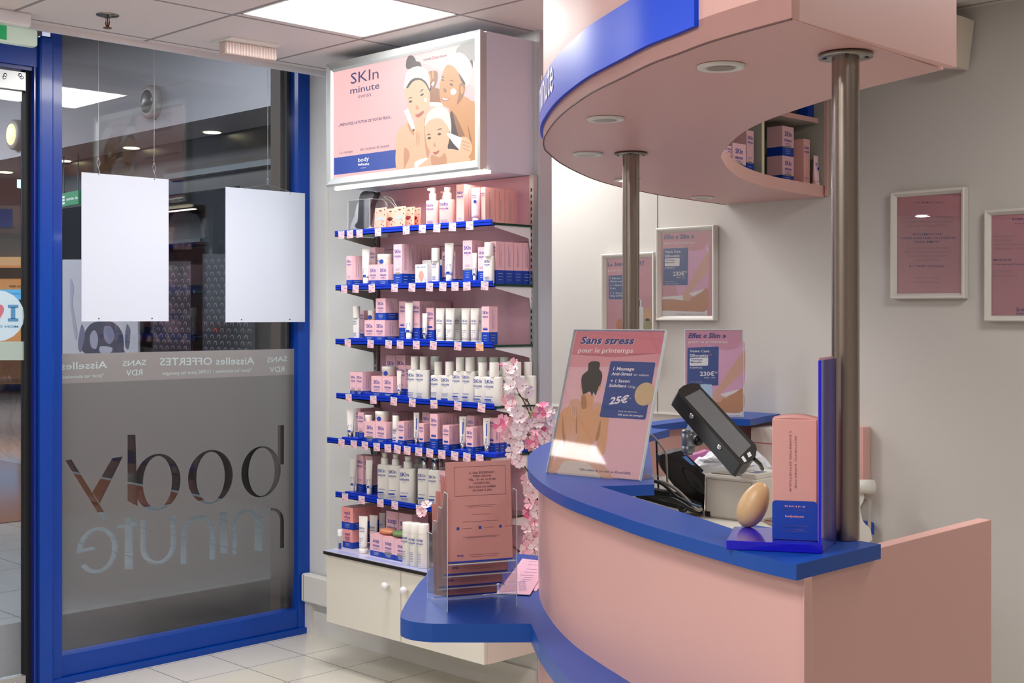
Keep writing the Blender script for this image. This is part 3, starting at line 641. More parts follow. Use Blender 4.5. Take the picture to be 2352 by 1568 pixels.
# woman at left
cp([(765, 385), (757, 330), (775, 275), (810, 264), (838, 290), (848, 316), (882, 325), (893, 370), (830, 380)], HR, .0012)
cp([(680, 1308), (668, 1050), (688, 940), (745, 880), (800, 850), (900, 870), (950, 780), (1000, 722), (1072, 720), (1040, 900), (960, 1190), (880, 1295)], S1, .0010)
cp([(770, 880), (800, 960), (860, 1000), (840, 900)], S2, .0011); cp([(920, 850), (960, 800), (1000, 900), (960, 1180), (930, 1100)], S2, .0011)
cp([(840, 1220), (955, 1188), (880, 1290), (842, 1290)], EW, .0013); cp([(740, 1100), (790, 1150), (760, 1300), (740, 1300)], S2, .0012)
cp([(752, 560), (765, 500), (840, 462), (905, 475), (955, 540), (972, 640), (962, 745), (930, 830), (890, 868), (850, 852), (800, 785), (765, 680)], S1, .0014)
cp([(752, 520), (800, 485), (850, 466), (915, 480), (960, 540), (965, 580), (930, 520), (880, 485), (820, 500), (770, 560)], HR, .0015)
cp([(742, 562), (748, 480), (772, 405), (830, 368), (892, 365), (942, 400), (968, 460), (970, 560), (940, 505), (890, 468), (840, 462), (790, 498), (762, 545)], EW, .0016)
cp([(780, 680), (800, 668), (815, 675), (798, 690)], EYE, .0016); cp([(885, 622), (905, 605), (918, 612), (900, 630)], EYE, .0016)
cp([(772, 655), (800, 640), (818, 648), (798, 648)], HR, .0016); cp([(878, 596), (900, 570), (918, 572), (900, 582)], HR, .0016)
cp([(842, 800), (870, 788), (912, 762), (915, 785), (875, 820), (850, 815)], LIP, .0016); cp([(850, 710), (875, 740), (862, 752), (846, 745)], S2, .0015)
cp([(920, 655), (940, 648), (945, 670), (928, 682)], EW, .0016)
cp([(738, 765), (775, 740), (842, 920), (810, 932)], EW, .0017, False); cp([(812, 932), (832, 925), (830, 950)], HR, .0017, False)
cp([(832, 940), (862, 905), (892, 1000), (880, 1110), (850, 1130), (810, 1300), (740, 1305), (790, 1180), (825, 1060)], S1, .0017); cp([(855, 930), (862, 1000), (858, 1090), (850, 1000)], S2, .0018)
cp([(875, 940), (880, 1000), (876, 1090), (870, 1000)], S2, .0018)
# woman in the middle
cp([(1150, 860), (1170, 760), (1198, 880), (1242, 1060), (1222, 1120), (1135, 1112)], HR, .0018)
cp([(870, 1292), (945, 1200), (1010, 1150), (1130, 1105), (1250, 1130), (1320, 1225)], S1, .0019)
cp([(985, 1160), (1060, 1180), (1110, 1140), (1120, 1250), (1000, 1262)], S2, .0020)
cp([(928, 920), (950, 868), (1030, 828), (1105, 860), (1148, 950), (1142, 1050), (1100, 1140), (1040, 1172), (985, 1142), (945, 1060)], S1, .0021)
cp([(926, 900), (945, 800), (1000, 742), (1070, 725), (1132, 760), (1162, 850), (1162, 965), (1130, 900), (1082, 840), (1020, 830), (960, 858)], em('pink_band', 'FBDCD4', .85), .0022)
cp([(950, 1012), (968, 996), (985, 1008), (966, 1020)], EYE, .0022); cp([(1042, 972), (1060, 960), (1075, 972), (1056, 984)], EYE, .0022)
cp([(945, 978), (970, 968), (978, 975), (955, 982)], HR, .0022); cp([(1035, 938), (1065, 920), (1082, 926), (1060, 932)], HR, .0022)
cp([(1000, 1135), (1025, 1132), (1058, 1116), (1050, 1140), (1022, 1158)], LIP, .0022); cp([(1015, 1050), (1030, 1078), (1018, 1088), (1004, 1080)], S2, .0022)
cp([(1240, 1010), (1300, 1000), (1350, 1060), (1342, 1150), (1262, 1212), (1232, 1120)], S1, .0022)
for k_ in range(3): cp([(1262+k_*6, 1030+k_*32), (1330, 1052+k_*34), (1328, 1058+k_*34), (1262+k_*6, 1038+k_*32)], S2, .0023)
cp([(1122, 968), (1150, 960), (1262, 1008), (1238, 1112), (1188, 1060)], EW, .0024, False)
def lt(s, a, b, h, m=ENV, bold=0., z=.0026, sh_=0): ptext(mb, PL, s, c4(*a), c4(*b), h/3.919, m, z, bold, sh_)
lt('SKIn', (262, 522), (512, 470), 102, ENV, .0); lt('minute', (258, 612), (520, 560), 62, ENV, .005)
lt('SWISS', (328, 650), (446, 628), 26, ENV); lt('...PRÉVOYEZ LE FUTUR DE VOTRE PEAU...', (148, 905), (632, 828), 24, ENV, .02)
lt('La marque', (162, 1152), (278, 1136), 26); lt('des instituts de beauté', (347, 1122), (608, 1086), 28)
lt('body', (328, 1225), (425, 1208), 38, EW, .01); lt('minute', (327, 1256), (427, 1250), 24, EW, .02); lt('institut', (352, 1281), (400, 1276), 8, EW)
lt('SWISS', (915, 314), (988, 300), 18, ENV, .02); lt('BIOTECH', (1022, 294), (1122, 272), 18, ENV, .02)
cp([(996, 275), (1014, 272), (1014, 296), (996, 300)], RED, .0026, False); cp([(1003, 278), (1007, 277), (1007, 294), (1003, 295)], EW, .0027, False); cp([(999, 288), (1011, 286), (1011, 282), (999, 284)], EW, .0027, False)
mb2 = mb; mb2.M = PL.M
# express in the light box's own frame
o = mb.obj('backlit_print', None, fix=False); o.parent = lb; o.location = (-lb.location.x, -lb.location.y, -lb.location.z)
mb = MB(); mb.box((-hw+.02, .012, -.012), (hw+.01, .03, -.001), mat('led_strip', 'FFF8E0', .4, emit='FFF6D0', es=3)); mb.obj('led_strip', lb)
area('led_strip_light', ((LX0+LX1)/2, LY+.05, LZ0-.02), .9, 1.7, (1, .93, .86), (math.radians(-12), 0, 0), sy=.02)
# ================================================================== shelf wall: pink panel, uprights, glass shelves
mb = MB(); mb.box((-4.44, 3.622, .50), (-3.505, 3.638, 2.05), PINKB); mb.box((-4.44, 3.6215, 1.79), (-3.505, 3.6225, 1.793), mat('panel_joint', '8A6068', .6))
tag(mb.obj('back_panel'), 'pink laminate back panel behind the glass product shelves', 'wall panel')
SLOT = mat('slot_black', '1A1A1C', .6)
for x_, nm in ((-4.46, 'left'), (-3.494, 'right')):
    t = thing('slotted_upright', (x_, 3.62, .5), 'grey slotted shelving upright along the %s edge of the pink panel' % nm, 'shelf upright')
    mb = MB(); mb.box((-.011, -.012, 0), (.011, .018, 2.05-.5), ALU)
    for i in range(60): mb.box((-.003, -.0126, .01+i*.025), (.003, -.0119, .024+i*.025), SLOT)
    mb.obj('upright', t)
names = {'A': 'top', 'B': 'second', 'C': 'third', 'D': 'fourth', 'E': 'fifth', 'F': 'sixth'}
RT = {'A': 1.866, 'B': 1.633, 'C': 1.401, 'D': 1.168, 'E': .977, 'F': .742}
YF = 3.392
SX0, SX1 = -4.455, -3.487
def make_shelf(k):
    dx = {'E': -.022, 'A': -.004, 'D': .006}.get(k, 0); fy = -.028 if k == 'E' else 0
    t = thing('glass_shelf', ((SX0+SX1)/2+dx, YF, RT[k]-.024), '%s glass shelf of the pink product wall, with a blue front rail' % names[k], 'shelf')
    hx = (SX1-SX0)/2
    mb = MB(); mb.box((-hx, .005+fy, .004), (hx, .225, .0115), SHELFG); mb.box((hx-.0008, .006+fy, .0035), (hx+.0012, .222, .012), GEDGE); mb.obj('glass_plate', t)
    mb = MB(); mb.box((-hx-.004, fy-.004, 0), (hx+.001, fy, .024), BLUEP); mb.box((-hx-.004, fy-.004, 0), (hx+.001, fy+.014, .0035), BLUEP); mb.box((-hx-.004, fy-.004, .0125), (hx+.001, fy+.012, .0145), BLUEP); mb.obj('front_rail', t)
    for sx_ in (-hx-.004, hx-.007):
        mb = MB(Matrix(((0, 0, 1, sx_), (1, 0, 0, 0), (0, 1, 0, 0), (0, 0, 0, 1))))
        mb.prism([(.225, .003), (.02, .003), (.02, -.004), (.205, -.04), (.212, -.075), (.225, -.09)], -.0015, .0015, WPLAST if sx_ > 0 else mat('bracket_grey', '8C8884', .5)); mb.obj('bracket', t)
    return t
for k in 'ABCDEF': make_shelf(k)
# ================================================================== cabinet below
cb = thing('base_cabinet', (-3.95, 3.31, .20), 'cream wall-hung base cabinet with two doors under the product shelves', 'cabinet')
mb = MB(); mb.box((-.46, .018, 0), (.505, .325, .29), CREAM); mb.obj('carcass', cb)
for i, (a, b, kx) in enumerate([(-.468, .018, -.055), (.0215, .5, .062)]):
    mb = MB(); mb.bevbox((a, 0, .0), (b, .018, .287), CREAM, .0015); d = mb.obj('door', cb)
    mb = MB(); xk = kx if i == 0 else .022+.04
    mb.lathe([(.006, 0), (.006, .008), (.012, .012), (.0155, .02), (.0145, .028), (.008, .033), (.001, .034)], WPLAST, 18, M=T((xk, 0, .215)) @ Matrix.Rotation(math.pi/2, 4, 'X')); mb.obj('knob', d)
mb = MB(); mb.box((-.475, -.012, .288), (.51, .325, .301), mat('black_edge', '1C1A18', .4)); mb.box((-.473, -.010, .301), (.508, .325, .304), mat('lilac_top', 'D8D0E4', .15)); mb.obj('worktop', cb)
mb = MB(); mb.box((-.47, -.006, .3042), (.5, .03, .3052), mat('label_strip', 'A8B0D8', .2)); mb.obj('label_strip', cb)
# ================================================================== products
ORD = ['first', 'second', 'third', 'fourth', 'fifth', 'sixth', 'seventh', 'eighth', 'ninth', 'tenth', 'eleventh', 'twelfth', 'thirteenth', 'fourteenth', 'fifteenth', 'sixteenth', 'seventeenth', 'eighteenth', 'nineteenth', 'twentieth', 'twenty-first', 'twenty-second', 'twenty-third', 'twenty-fourth', 'twenty-fifth', 'twenty-sixth', 'twenty-seventh', 'twenty-eighth', 'twenty-ninth', 'thirtieth']+['thirty-'+q for q in ('first','second','third','fourth','fifth','sixth','seventh','eighth','ninth')]+['fortieth']+['forty-'+q for q in ('first','second','third','fourth','fifth','sixth','seventh','eighth','ninth')]
REG = []      # (shelf, kind phrase, plural, xpix, object)
def reg(o, shelf, phrase, cat, xp, group): REG.append((shelf, phrase, cat, xp, o, group))
def logo(mb, a, b, x, z, w_, M, m=INK, bold=.012):
    """two-line logotype centred on x, top line baseline z, in the plane of M"""
    mb.text(a, x-w_/2, z, w_, w_*.40, m, .0006, bold, 0, M); mb.text(b, x-w_/2*1.02, z-w_*.44, w_*1.02, w_*.29, m, .0006, bold, 0, M)
    mb.text('SWISS', x-w_*.18, z-w_*.62, w_*.36, w_*.08, m, .0006, 0, 0, M)
FR = lambda y: Matrix(((1, 0, 0, 0), (0, 0, -1, y), (0, 1, 0, 0), (0, 0, 0, 1)))     # plane facing -Y: local (x, z) -> world
SD = lambda x: Matrix(((0, 0, 1, x), (1, 0, 0, 0), (0, 1, 0, 0), (0, 0, 0, 1)))      # plane facing +X: local x = depth
def lines(mb, x, z, w_, n, M, m=INK, dz=.006, h=.0012, al='C'):
    for i in range(n):
        ww = w_*(.95-.25*((i*7) % 3)/2); xx = x-ww/2 if al == 'C' else x
        mb.flat([(xx, z-i*dz), (xx+ww, z-i*dz), (xx+ww, z-i*dz+h), (xx, z-i*dz+h)], m, .0006, M)
def mk_box(w_, d, h, blue=.28, brand='SKIn', pink=PACKP, style=0, side=True):
    """carton with its own logo, origin at the middle of its front bottom edge"""
    mb = MB(); hb = h*blue; hw = w_/2
    if blue: mb.box((-hw, 0, 0), (hw, d, hb), PACKB)
    mb.box((-hw, 0, hb), (hw, d, h), pink)
    mb.box((-hw+.0006, .0006, h), (hw-.0006, d-.0006, h+.0008), mat('carton_top', 'D9A0A4', .5))
    L = min(w_*.74, (h-hb)*.6); zt = h-L*.62-(h-hb)*.10
    logo(mb, brand, 'minute', 0, zt, L, FR(0))
    z2 = hb+(h-hb)*.16; lines(mb, 0, z2, w_*.6, 2, FR(0), dz=.005, h=.0009)
    if blue:
        lines(mb, 0, hb*.7, w_*.5, 3, FR(0), WINK, hb*.2, .0009)
        if style == 1: mb.flat([(-w_*.3, hb-.003), (w_*.3, hb-.003), (w_*.3, hb+.005), (-w_*.3, hb+.005)], mat('olive_label', '8C8A78', .5), .0007, FR(0))
        if style == 2: mb.flat([(-w_*.32, hb+.008), (w_*.32, hb+.008), (w_*.32, hb+.014), (-w_*.32, hb+.014)], PACKB, .0007, FR(0))
    if side and h > .08:
        M = SD(hw) @ Matrix.Rotation(math.pi/2, 4, 'Z')
        for q, off in enumerate((.44, .60)):
            mb.text('EXPERTISE ESTHETIQUE', hb+(h-hb)*.12, -d*off, (h-hb)*(.76-.2*q), .0032, INK, .0006, .0, 0, M)
        if blue: lines(mb, d/2, hb*.75, d*.6, 3, SD(hw), WINK, hb*.22, .0008)
    elif side: lines(mb, d/2, h*.8, d*.6, 4, SD(hw), INK, h*.1, .0009)
    return mb
def mk_tube(w_, h, cap=.16, style=0, pink=False, logo_on=True, capr=.34, capc=None):
    m = PACKW if not pink else mat('pale_lilac_tube', 'F2CBD2', .35)
    mb = MB(); R = []; n = 20; hc = h*cap
    for i, t in enumerate([0, .03, .1, .3, .5, .7, .85, .94, .945, 1]):
        z = hc+(h-hc)*t; rx = w_/2*(.88+.12*t) if i else w_/2*.6; ry = w_/2*.62*(1-t**1.5)+.0012
        if t >= .94: ry = .0012
        if i == 0: ry = w_/2*.4
        R.append([(rx*math.cos(2*math.pi*k/n), ry*math.sin(2*math.pi*k/n), z) for k in range(n)])
    mb.loft(R, m, True)
    yy = -w_/2*.6
    if style == 0:      # vertical logo and small blue stamp
        M = T((0, yy*.75, 0)) @ FR(0) @ Matrix.Rotation(math.pi/2, 4, 'Z')
        mb.text('SKIn', hc+h*.12, w_*.05, h*.16, w_*.26, INK, .002, .01, 0, M); mb.text('minute', hc+h*.12, -w_*.2, h*.17, w_*.16, INK, .002, .01, 0, M)
        mb.flat([(-w_*.25, hc+h*.03), (w_*.12, hc+h*.03), (w_*.12, hc+h*.09), (-w_*.25, hc+h*.09)], PACKB, .0022, T((0, yy*.95, 0)) @ FR(0))
    if style == 1:      # blue brush stroke
        mb.flat([(-w_*.04, hc+h*.3), (w_*.1, hc+h*.3), (w_*.16, hc+h*.68), (w_*.02, hc+h*.68)], PACKB, .0025, T((0, yy*.72, 0)) @ FR(0))
        mb.ell(w_*.14, hc+h*.74, w_*.07, w_*.07, PACKB, .0025, T((0, yy*.5, 0)) @ FR(0)); M = T((0, yy*.9, 0)) @ FR(0) @ Matrix.Rotation(math.pi/2, 4, 'Z')
        mb.text('SKIn', hc+h*.08, -w_*.1, h*.17, w_*.26, INK, .002, .01, 0, M)
    if style == 2:      # upright logo
        logo(mb, 'SKIn', 'minute', -w_*.08, hc+h*.52, w_*.6, T((0, yy*.72, 0)) @ FR(0)); lines(mb, -w_*.1, hc+h*.28, w_*.5, 5, T((0, yy*.95, 0)) @ FR(0), dz=h*.05)
    if style == 3:
        logo(mb, 'baby', 'minute', -w_*.12, hc+h*.6, w_*.5, T((0, yy*.6, 0)) @ FR(0)); mb.ell(0, hc+h*.45, w_*.17, w_*.17, PACKB, .002, T((0, yy*.85, 0)) @ FR(0))
    mc = MB(); r_ = w_*capr
    mc.lathe([(r_, 0), (r_*1.02, .001), (r_*1.02, hc*.95), (r_*.9, hc)], capc or m, 18)
    return mb, mc
def mk_bottle(w_, hb, h, dep=None, capw=None, logo_x=-.1, style=0, capm=PACKW, neck=None, body=PACKW, brand='SKIn'):
    """flat shouldered bottle + straight cap; origin at the centre of the base"""
    dep = dep or w_*.5; mb = MB(); n = 28; R = []
    def se(rx, ry, z):
        o_ = []
        for k in range(n):
            t = 2*math.pi*k/n; c_, s_ = math.cos(t), math.sin(t); e = .62
            o_.append((rx*math.copysign(abs(c_)**e, c_), ry*math.copysign(abs(s_)**e, s_), z))
        return o_
    for fr_, z in [(.94, 0), (1, .004), (1, hb-.006), (.97, hb-.002), (.9, hb), (.3, hb+.001)]: R.append(se(w_/2*fr_, dep/2*fr_, z))
    mb.loft(R, body, True)
    M = T((0, -dep/2, 0)) @ FR(0); L = w_*.56
    logo(mb, brand, 'minute', w_*logo_x, hb*.78, L, M)
    if style == 0: lines(mb, w_*logo_x, hb*.24, w_*.5, 4, M, dz=hb*.05, h=.0014)
    if style == 1: lines(mb, w_*logo_x, hb*.34, w_*.5, 3, M, dz=hb*.05); mb.flat([(w_*(logo_x-.28), hb*.07), (w_*(logo_x+.2), hb*.07), (w_*(logo_x+.2), hb*.16), (w_*(logo_x-.28), hb*.16)], PACKB, .0007, M)
    if style == 2:
        lines(mb, w_*logo_x, hb*.30, w_*.5, 1, M, h=.002); mb.flat([(w_*(logo_x-.28), hb*.19), (w_*(logo_x+.15), hb*.19), (w_*(logo_x+.15), hb*.23), (w_*(logo_x-.28), hb*.23)], PACKB, .0007, M); lines(mb, w_*logo_x, hb*.15, w_*.5, 3, M, dz=hb*.04)
    mc = MB(); cw = (capw or w_*.55)/2
    mc.lathe([(cw, hb), (cw, hb+.001), (cw, h-.002), (cw*.95, h), (.001, h)], capm, 22)
    return mb, mc
def mk_jar(w_, h, logo_on=True, grey=False):
    r = w_/2; mb = MB(); mb.lathe([(r*.9, 0), (r*.97, .002), (r*.97, h*.6)], PACKW if not grey else PACKG, 28)
    mb.ell(-r*.1, h*.3, .0095, .0095, INK, .0006, T((0, -r*1.0, 0)) @ FR(0)) if logo_on else None
    mb.text('SKIn', -r*.75, h*.3, r*.55, h*.16, INK, .0006, .01, 0, T((0, -r*.95, 0)) @ FR(0))
    mc = MB(); mc.lathe([(r*.99, h*.6), (r, h*.62), (r, h*.97), (r*.97, h), (.001, h)], PACKW if not grey else PACKG, 28); return mb, mc
def mk_pump(w_, hb, h, body, dirx=-1, style=0, silver=False):
    mb, _ = mk_bottle(w_, hb, hb+.01, w_*.62, w_*.4, body=body, brand='baby' if body is PACKL else 'SKIn', logo_x=-.12, style=2 if body is PACKW else 0)
    mc = MB(); r = w_*.27
    if silver: mc.lathe([(r, hb), (r, h*.97), (r*.9, h*.975)], CHROME, 20); mc.lathe([(r*.8, h*.955), (r*.85, h*.99), (.001, h)], PACKG, 16)
    else:
        hn = hb+(h-hb)*.58; mc.lathe([(r, hb), (r*1.0, hn-.003), (r*.85, hn)], body, 20); mc.lathe([(r*.55, hn), (r*.7, hn+.004), (r*.75, h-.003), (r*.7, h), (.001, h)], body, 18)
        if dirx: mc.bevbox((min(0, dirx*w_*.42), -.006, h-.012), (max(0, dirx*w_*.42), .006, h-.002), body, .003)
    return mb, mc
# shelf geometry: crop origin, crop scale, shelf base height
SH = {'A': (760, 420, 4.9, 1.8545), 'B': (760, 540, 4.9, 1.6215), 'C': (760, 670, 4.9, 1.3895), 'D': (760, 800, 4.9, 1.1565), 'E': (760, 910, 4.9, .9655), 'F': (760, 1020, 7.35, .7305), 'G': (740, 1140, 7.84, .5055)}
SNAME = {**{k: names[k]+' shelf' for k in names}, 'G': 'cabinet top'}
def XZ(sh_, cx, cy, Y):
    ox, oy, s, b = SH[sh_]; p = ony(ox+cx/s, oy+cy/s, Y); return p.x, p.z
def box(sh_, f0, f1, yt, Y=3.41, d=.055, n=1, blue=.28, brand='SKIn', style=0, z0=None, pink=PACKP, zb=None, phrase=None, gap=.002):
    d = min(d, 3.621-Y)
    xa, za = XZ(sh_, f0, yt, Y); xb, _ = XZ(sh_, f1, yt, Y); base = SH[sh_][3] if z0 is None else z0
    h = za-base; w_ = xb-xa; mb = mk_box(w_, d, h, blue, brand, pink, style)
    ph = phrase or ('pink carton with blue base' if blue else 'plain pink carton')
    o = mb.obj('product_carton', fix=False); o.location = ((xa+xb)/2, Y, base); ox, oy, s, b = SH[sh_]
    reg(o, sh_, ph, 'carton', ox+f0/s, 'product cartons on the '+SNAME[sh_])
    for i in range(1, n):
        if Y+i*(d+gap)+d > 3.621: break
        c = dup(o, ((xa+xb)/2, Y+i*(d+gap), base)); reg(c, sh_, ph, 'carton', ox+f0/s+proj(c.location)[0]*.001+i*8, 'product cartons on the '+SNAME[sh_])
    return o, base+h
def two(name, mbs, part2, part1, loc, sh_, phrase, cat, xp, group, rz=0):
    t = D.objects.new(name, None); col.objects.link(t); t.location = loc; t.rotation_euler = (0, 0, rz); t.empty_display_size = .02
    mbs[0].obj(part1, t, fix=False); mbs[1].obj(part2, t, fix=False); reg(t, sh_, phrase, cat, xp, group); return t
def riser(sh_, c0, c1, Y=3.405, h=.016, d=.05):
    xa, _ = XZ(sh_, c0, 0, Y); xb, _ = XZ(sh_, c1, 0, Y); mb = MB(); mb.bevbox((-(xb-xa)/2, 0, 0), ((xb-xa)/2, d, h), BLUEP, .001)
    mb.text('RITUEL', -.012, h*.3, .024, .004, INK, .0006, 0, 0, FR(0)); o = mb.obj('display_riser', fix=False); o.location = ((xa+xb)/2, Y, SH[sh_][3])
    ox, oy, s, b = SH[sh_]; reg(o, sh_, 'small blue display block', 'display block', ox+c0/s, 'blue display blocks'); return SH[sh_][3]+h
def tube(sh_, c0, c1, yt, Y=3.43, z0=None, **kw):
    Y_ = Y; xa, za = XZ(sh_, c0, yt, Y_); xb, _ = XZ(sh_, c1, yt, Y_); base = SH[sh_][3] if z0 is None else z0
    ph = kw.pop('phrase', 'white cream tube standing on its cap'); rz = kw.pop('rz', .55)
    ox, oy, s, b = SH[sh_]; wv = (xb-xa)/max(.6, math.cos(rz-.0)*.98) if rz else (xb-xa)
    wv = (c1-c0)/s*5.15/F
    return two('cream_tube', mk_tube(wv, za-base, **kw), 'cap', 'body', ((xa+xb)/2, Y_, base), sh_, ph, 'tube', ox+c0/s, 'cream tubes on the shelves', rz)
def bottle(sh_, cc, wpx, capw, yb, yt, Y=3.44, z0=None, phrase='white bottle with straight cap', rz=.35, **kw):
    ox, oy, s, b = SH[sh_]; x_, zt = XZ(sh_, cc, yt, Y); _, zb = XZ(sh_, cc, yb, Y); base = SH[sh_][3] if z0 is None else z0
    return two('lotion_bottle', mk_bottle(wpx/s*5.15/F, zb-base, zt-base, capw=capw/s*5.15/F, **kw), 'cap', 'body', (x_, Y, base), sh_, phrase, 'bottle', ox+cc/s, 'lotion bottles on the shelves', rz)
def jar(sh_, c0, c1, yt, Y=3.45, z0=None, **kw):
    x_, zt = XZ(sh_, (c0+c1)/2, yt, Y); ox, oy, s, b = SH[sh_]; base = SH[sh_][3] if z0 is None else z0
    return two('cream_jar', mk_jar((c1-c0)/s*5.2/F, zt-base, **kw), 'lid', 'body', (x_, Y, base), sh_, 'round lidded cream jar', 'jar', ox+c0/s, 'cream jars on the shelves', .5)
def pump(sh_, cc, wpx, yb, yt, body, Y=3.45, silver=False, dirx=-1, phrase='pump bottle'):
    ox, oy, s, b = SH[sh_]; x_, zt = XZ(sh_, cc, yt, Y); _, zb = XZ(sh_, cc, yb, Y); base = SH[sh_][3]
    return two('pump_bottle', mk_pump(wpx/s*5.15/F, zb-base, zt-base, body, dirx, silver=silver), 'pump', 'body', (x_, Y, base), sh_, phrase, 'bottle', ox+cc/s, 'pump bottles on the shelves', .5)
# ---- shelf A
PP = 'pale pink pump bottle'
pump('A', 1148, 155, 200, 55, PACKL, phrase=PP); pump('A', 1312, 180, 190, 50, PACKL, phrase=PP, dirx=0); pump('A', 1290, 150, 200, 85, PACKL, Y=3.53, phrase=PP)
box('A', 1413, 1498, 25, 3.405, .06, 2, 0, 'baby', pink=mat('baby_pink_carton', 'F2B6B0', .5)); box('A', 1685, 1737, 52, 3.43, .052, 3, 0, 'baby', pink=mat('baby_pink_carton', 'F2B6B0', .5))
tube('A', 1580, 1680, 56, 3.415, style=3, pink=True, phrase='pale pink baby tube on its cap')
LIPC = mat('lip_card_pink', 'F0A898', .5)
for i, (a, b, yt, Y, lc) in enumerate([(475, 618, 285, 3.41, 'blue'), (620, 700, 290, 3.44, 'dark'), (690, 832, 270, 3.42, 'blue'), (815, 912, 275, 3.45, 'plum'), (890, 978, 283, 3.48, 'plum')]):
    xa, zt = XZ('A', a, yt, Y); xb, _ = XZ('A', b, yt, Y); h = zt-SH['A'][3]-.008; w_ = .074
    cc = (xa+xb)/2; mb = MB(Matrix.Rotation(-.08, 4, 'X')); mb.bevbox((-w_/2, 0, 0), (w_/2, .004, h), LIPC, .0008)
    M = FR(0); lipm = mat('lips_'+lc, {'blue': '8FB4D8', 'dark': '2A2430', 'plum': '6A3040'}[lc], .25)
    mb.flat(spline([(-.018, h*.5), (-.006, h*.58), (0, h*.56), (.006, h*.58), (.018, h*.5), (.006, h*.41), (-.006, h*.41)], 4), lipm, .0007, M)
    mb.ell(0, h*.86, .009, .003, mat('hang_hole', '6A4A48', .6), .0007, M); mb.flat([(-.012, h*.495), (.012, h*.495), (.012, h*.502), (-.012, h*.502)], LIPC, .0009, M)
    for (u, v) in [(.026, .9), (.027, .66), (-.026, .25), (.026, .15), (.012, .22), (-.025, .78), (.02, .35)]: mb.ell(u, h*v, .003, .003, INKD if u > 0 else mat('dot_coral', 'D86A58', .5), .0007, M, 10)
    o = mb.obj('lip_balm_card', fix=False); o.location = (cc, Y, SH['A'][3]+.008); reg(o, 'A', 'pink lip patch card with %s lips' % lc, 'card', 760+a/4.9, 'lip patch cards')
xa, _ = XZ('A', 430, 485, 3.40); xb, _ = XZ('A', 985, 485, 3.40)
mb = MB(); RT_ = mat('coral_tray', 'D8877A', .45)
for a, b in [((xa, 3.402, 0), (xb, 3.405, .014)), ((xa, 3.402, 0), (xb, 3.5, .003)), ((xa, 3.402, 0), (xa+.002, 3.5, .016)), ((xb-.002, 3.402, 0), (xb, 3.5, .016))]: mb.box((a[0], a[1], a[2]+SH['A'][3]), (b[0], b[1], b[2]+SH['A'][3]), RT_)
o = mb.obj('card_tray', fix=False); tag(o, 'low coral tray holding the lip patch cards on the top shelf', 'tray')
# acrylic bin with sock and mesh bags
xa, zt = XZ('A', 190, 200, 3.40); xb, _ = XZ('A', 440, 180, 3.40); bz = SH['A'][3]
t = thing('acrylic_bin', ((xa+xb)/2, 3.40, bz), 'clear acrylic bin at the left end of the top shelf', 'bin'); hw_ = (xb-xa)/2; hh = zt-bz
mb = MB(); mb.box((-hw_, 0, 0), (hw_, .002, hh), ACRYL); mb.box((-hw_, 0, 0), (-hw_+.002, .17, hh), ACRYL); mb.box((hw_-.002, 0, 0), (hw_, .17, hh), ACRYL); mb.box((-hw_, .168, 0), (hw_, .17, hh), ACRYL)
EDG = mat('acrylic_edge', 'C8D0D4', .2)
for x_ in (-hw_, hw_-.002): mb.box((x_, -.0004, 0), (x_+.002, .0004, hh), EDG)
mb.box((-hw_, -.0004, hh-.001), (hw_, .0016, hh+.0004), EDG); mb.box((hw_-.002, 0, hh-.001), (hw_, .17, hh+.0004), EDG); mb.obj('tray_body', t, fix=False)
def trace(mb, sh_, pts, Y, m, d, sm=True, z=0):
    ox, oy, s, b = SH[sh_]; P = Plane((0, Y, 0), (1, 0, 0), (0, 0, 1)); q = [P.px(ox+p[0]/s, oy+p[1]/s) for p in pts]
    if sm: q = spline(q, 4)
    mb.prism(q, z-d, z, m, P.M)
mb = MB(); trace(mb, 'A', [(330, 130), (395, 88), (480, 120), (470, 180), (440, 260), (405, 420), (385, 480), (330, 515), (280, 505), (272, 470), (300, 420), (310, 260)], 3.45, mat('black_sock_fabric', '23232C', .85), .03)
o = mb.obj('cosmetic_mitt', fix=False); tag(o, 'black fabric mitt leaning in the clear acrylic bin', 'mitt')
MESH = mat('white_mesh', 'D8D4D8', .8, alpha=.55)
mb = MB(); trace(mb, 'A', [(225, 520), (260, 380), (300, 230), (330, 250), (420, 470), (430, 522)], 3.475, mat('white_sachet', 'E4E6EE', .6), .01, True); o = mb.obj('white_sachet', fix=False); tag(o, 'white cloth pouch behind the black mitt in the acrylic bin', 'pouch')
mb = MB(); trace(mb, 'A', [(440, 470), (455, 230), (500, 160), (600, 145), (640, 200), (630, 290), (560, 430), (480, 480)], 3.53, MESH, .04)
for pts in ([(470, 240), (520, 180), (580, 180), (620, 240), (615, 290)], [(600, 150), (680, 170), (720, 230), (745, 275)], [(590, 160), (650, 190), (700, 240), (735, 278)], [(520, 185), (560, 175), (620, 220), (640, 270)]):
    mb.tube([tuple(ony(760+a/4.9, 420+b/4.9, 3.515)) for a, b in spline(pts, 4, False)], .0014, WPLAST, 6)
o = mb.obj('mesh_pouch', fix=False); tag(o, 'translucent white mesh pouch with drawstrings beside the acrylic bin', 'pouch')
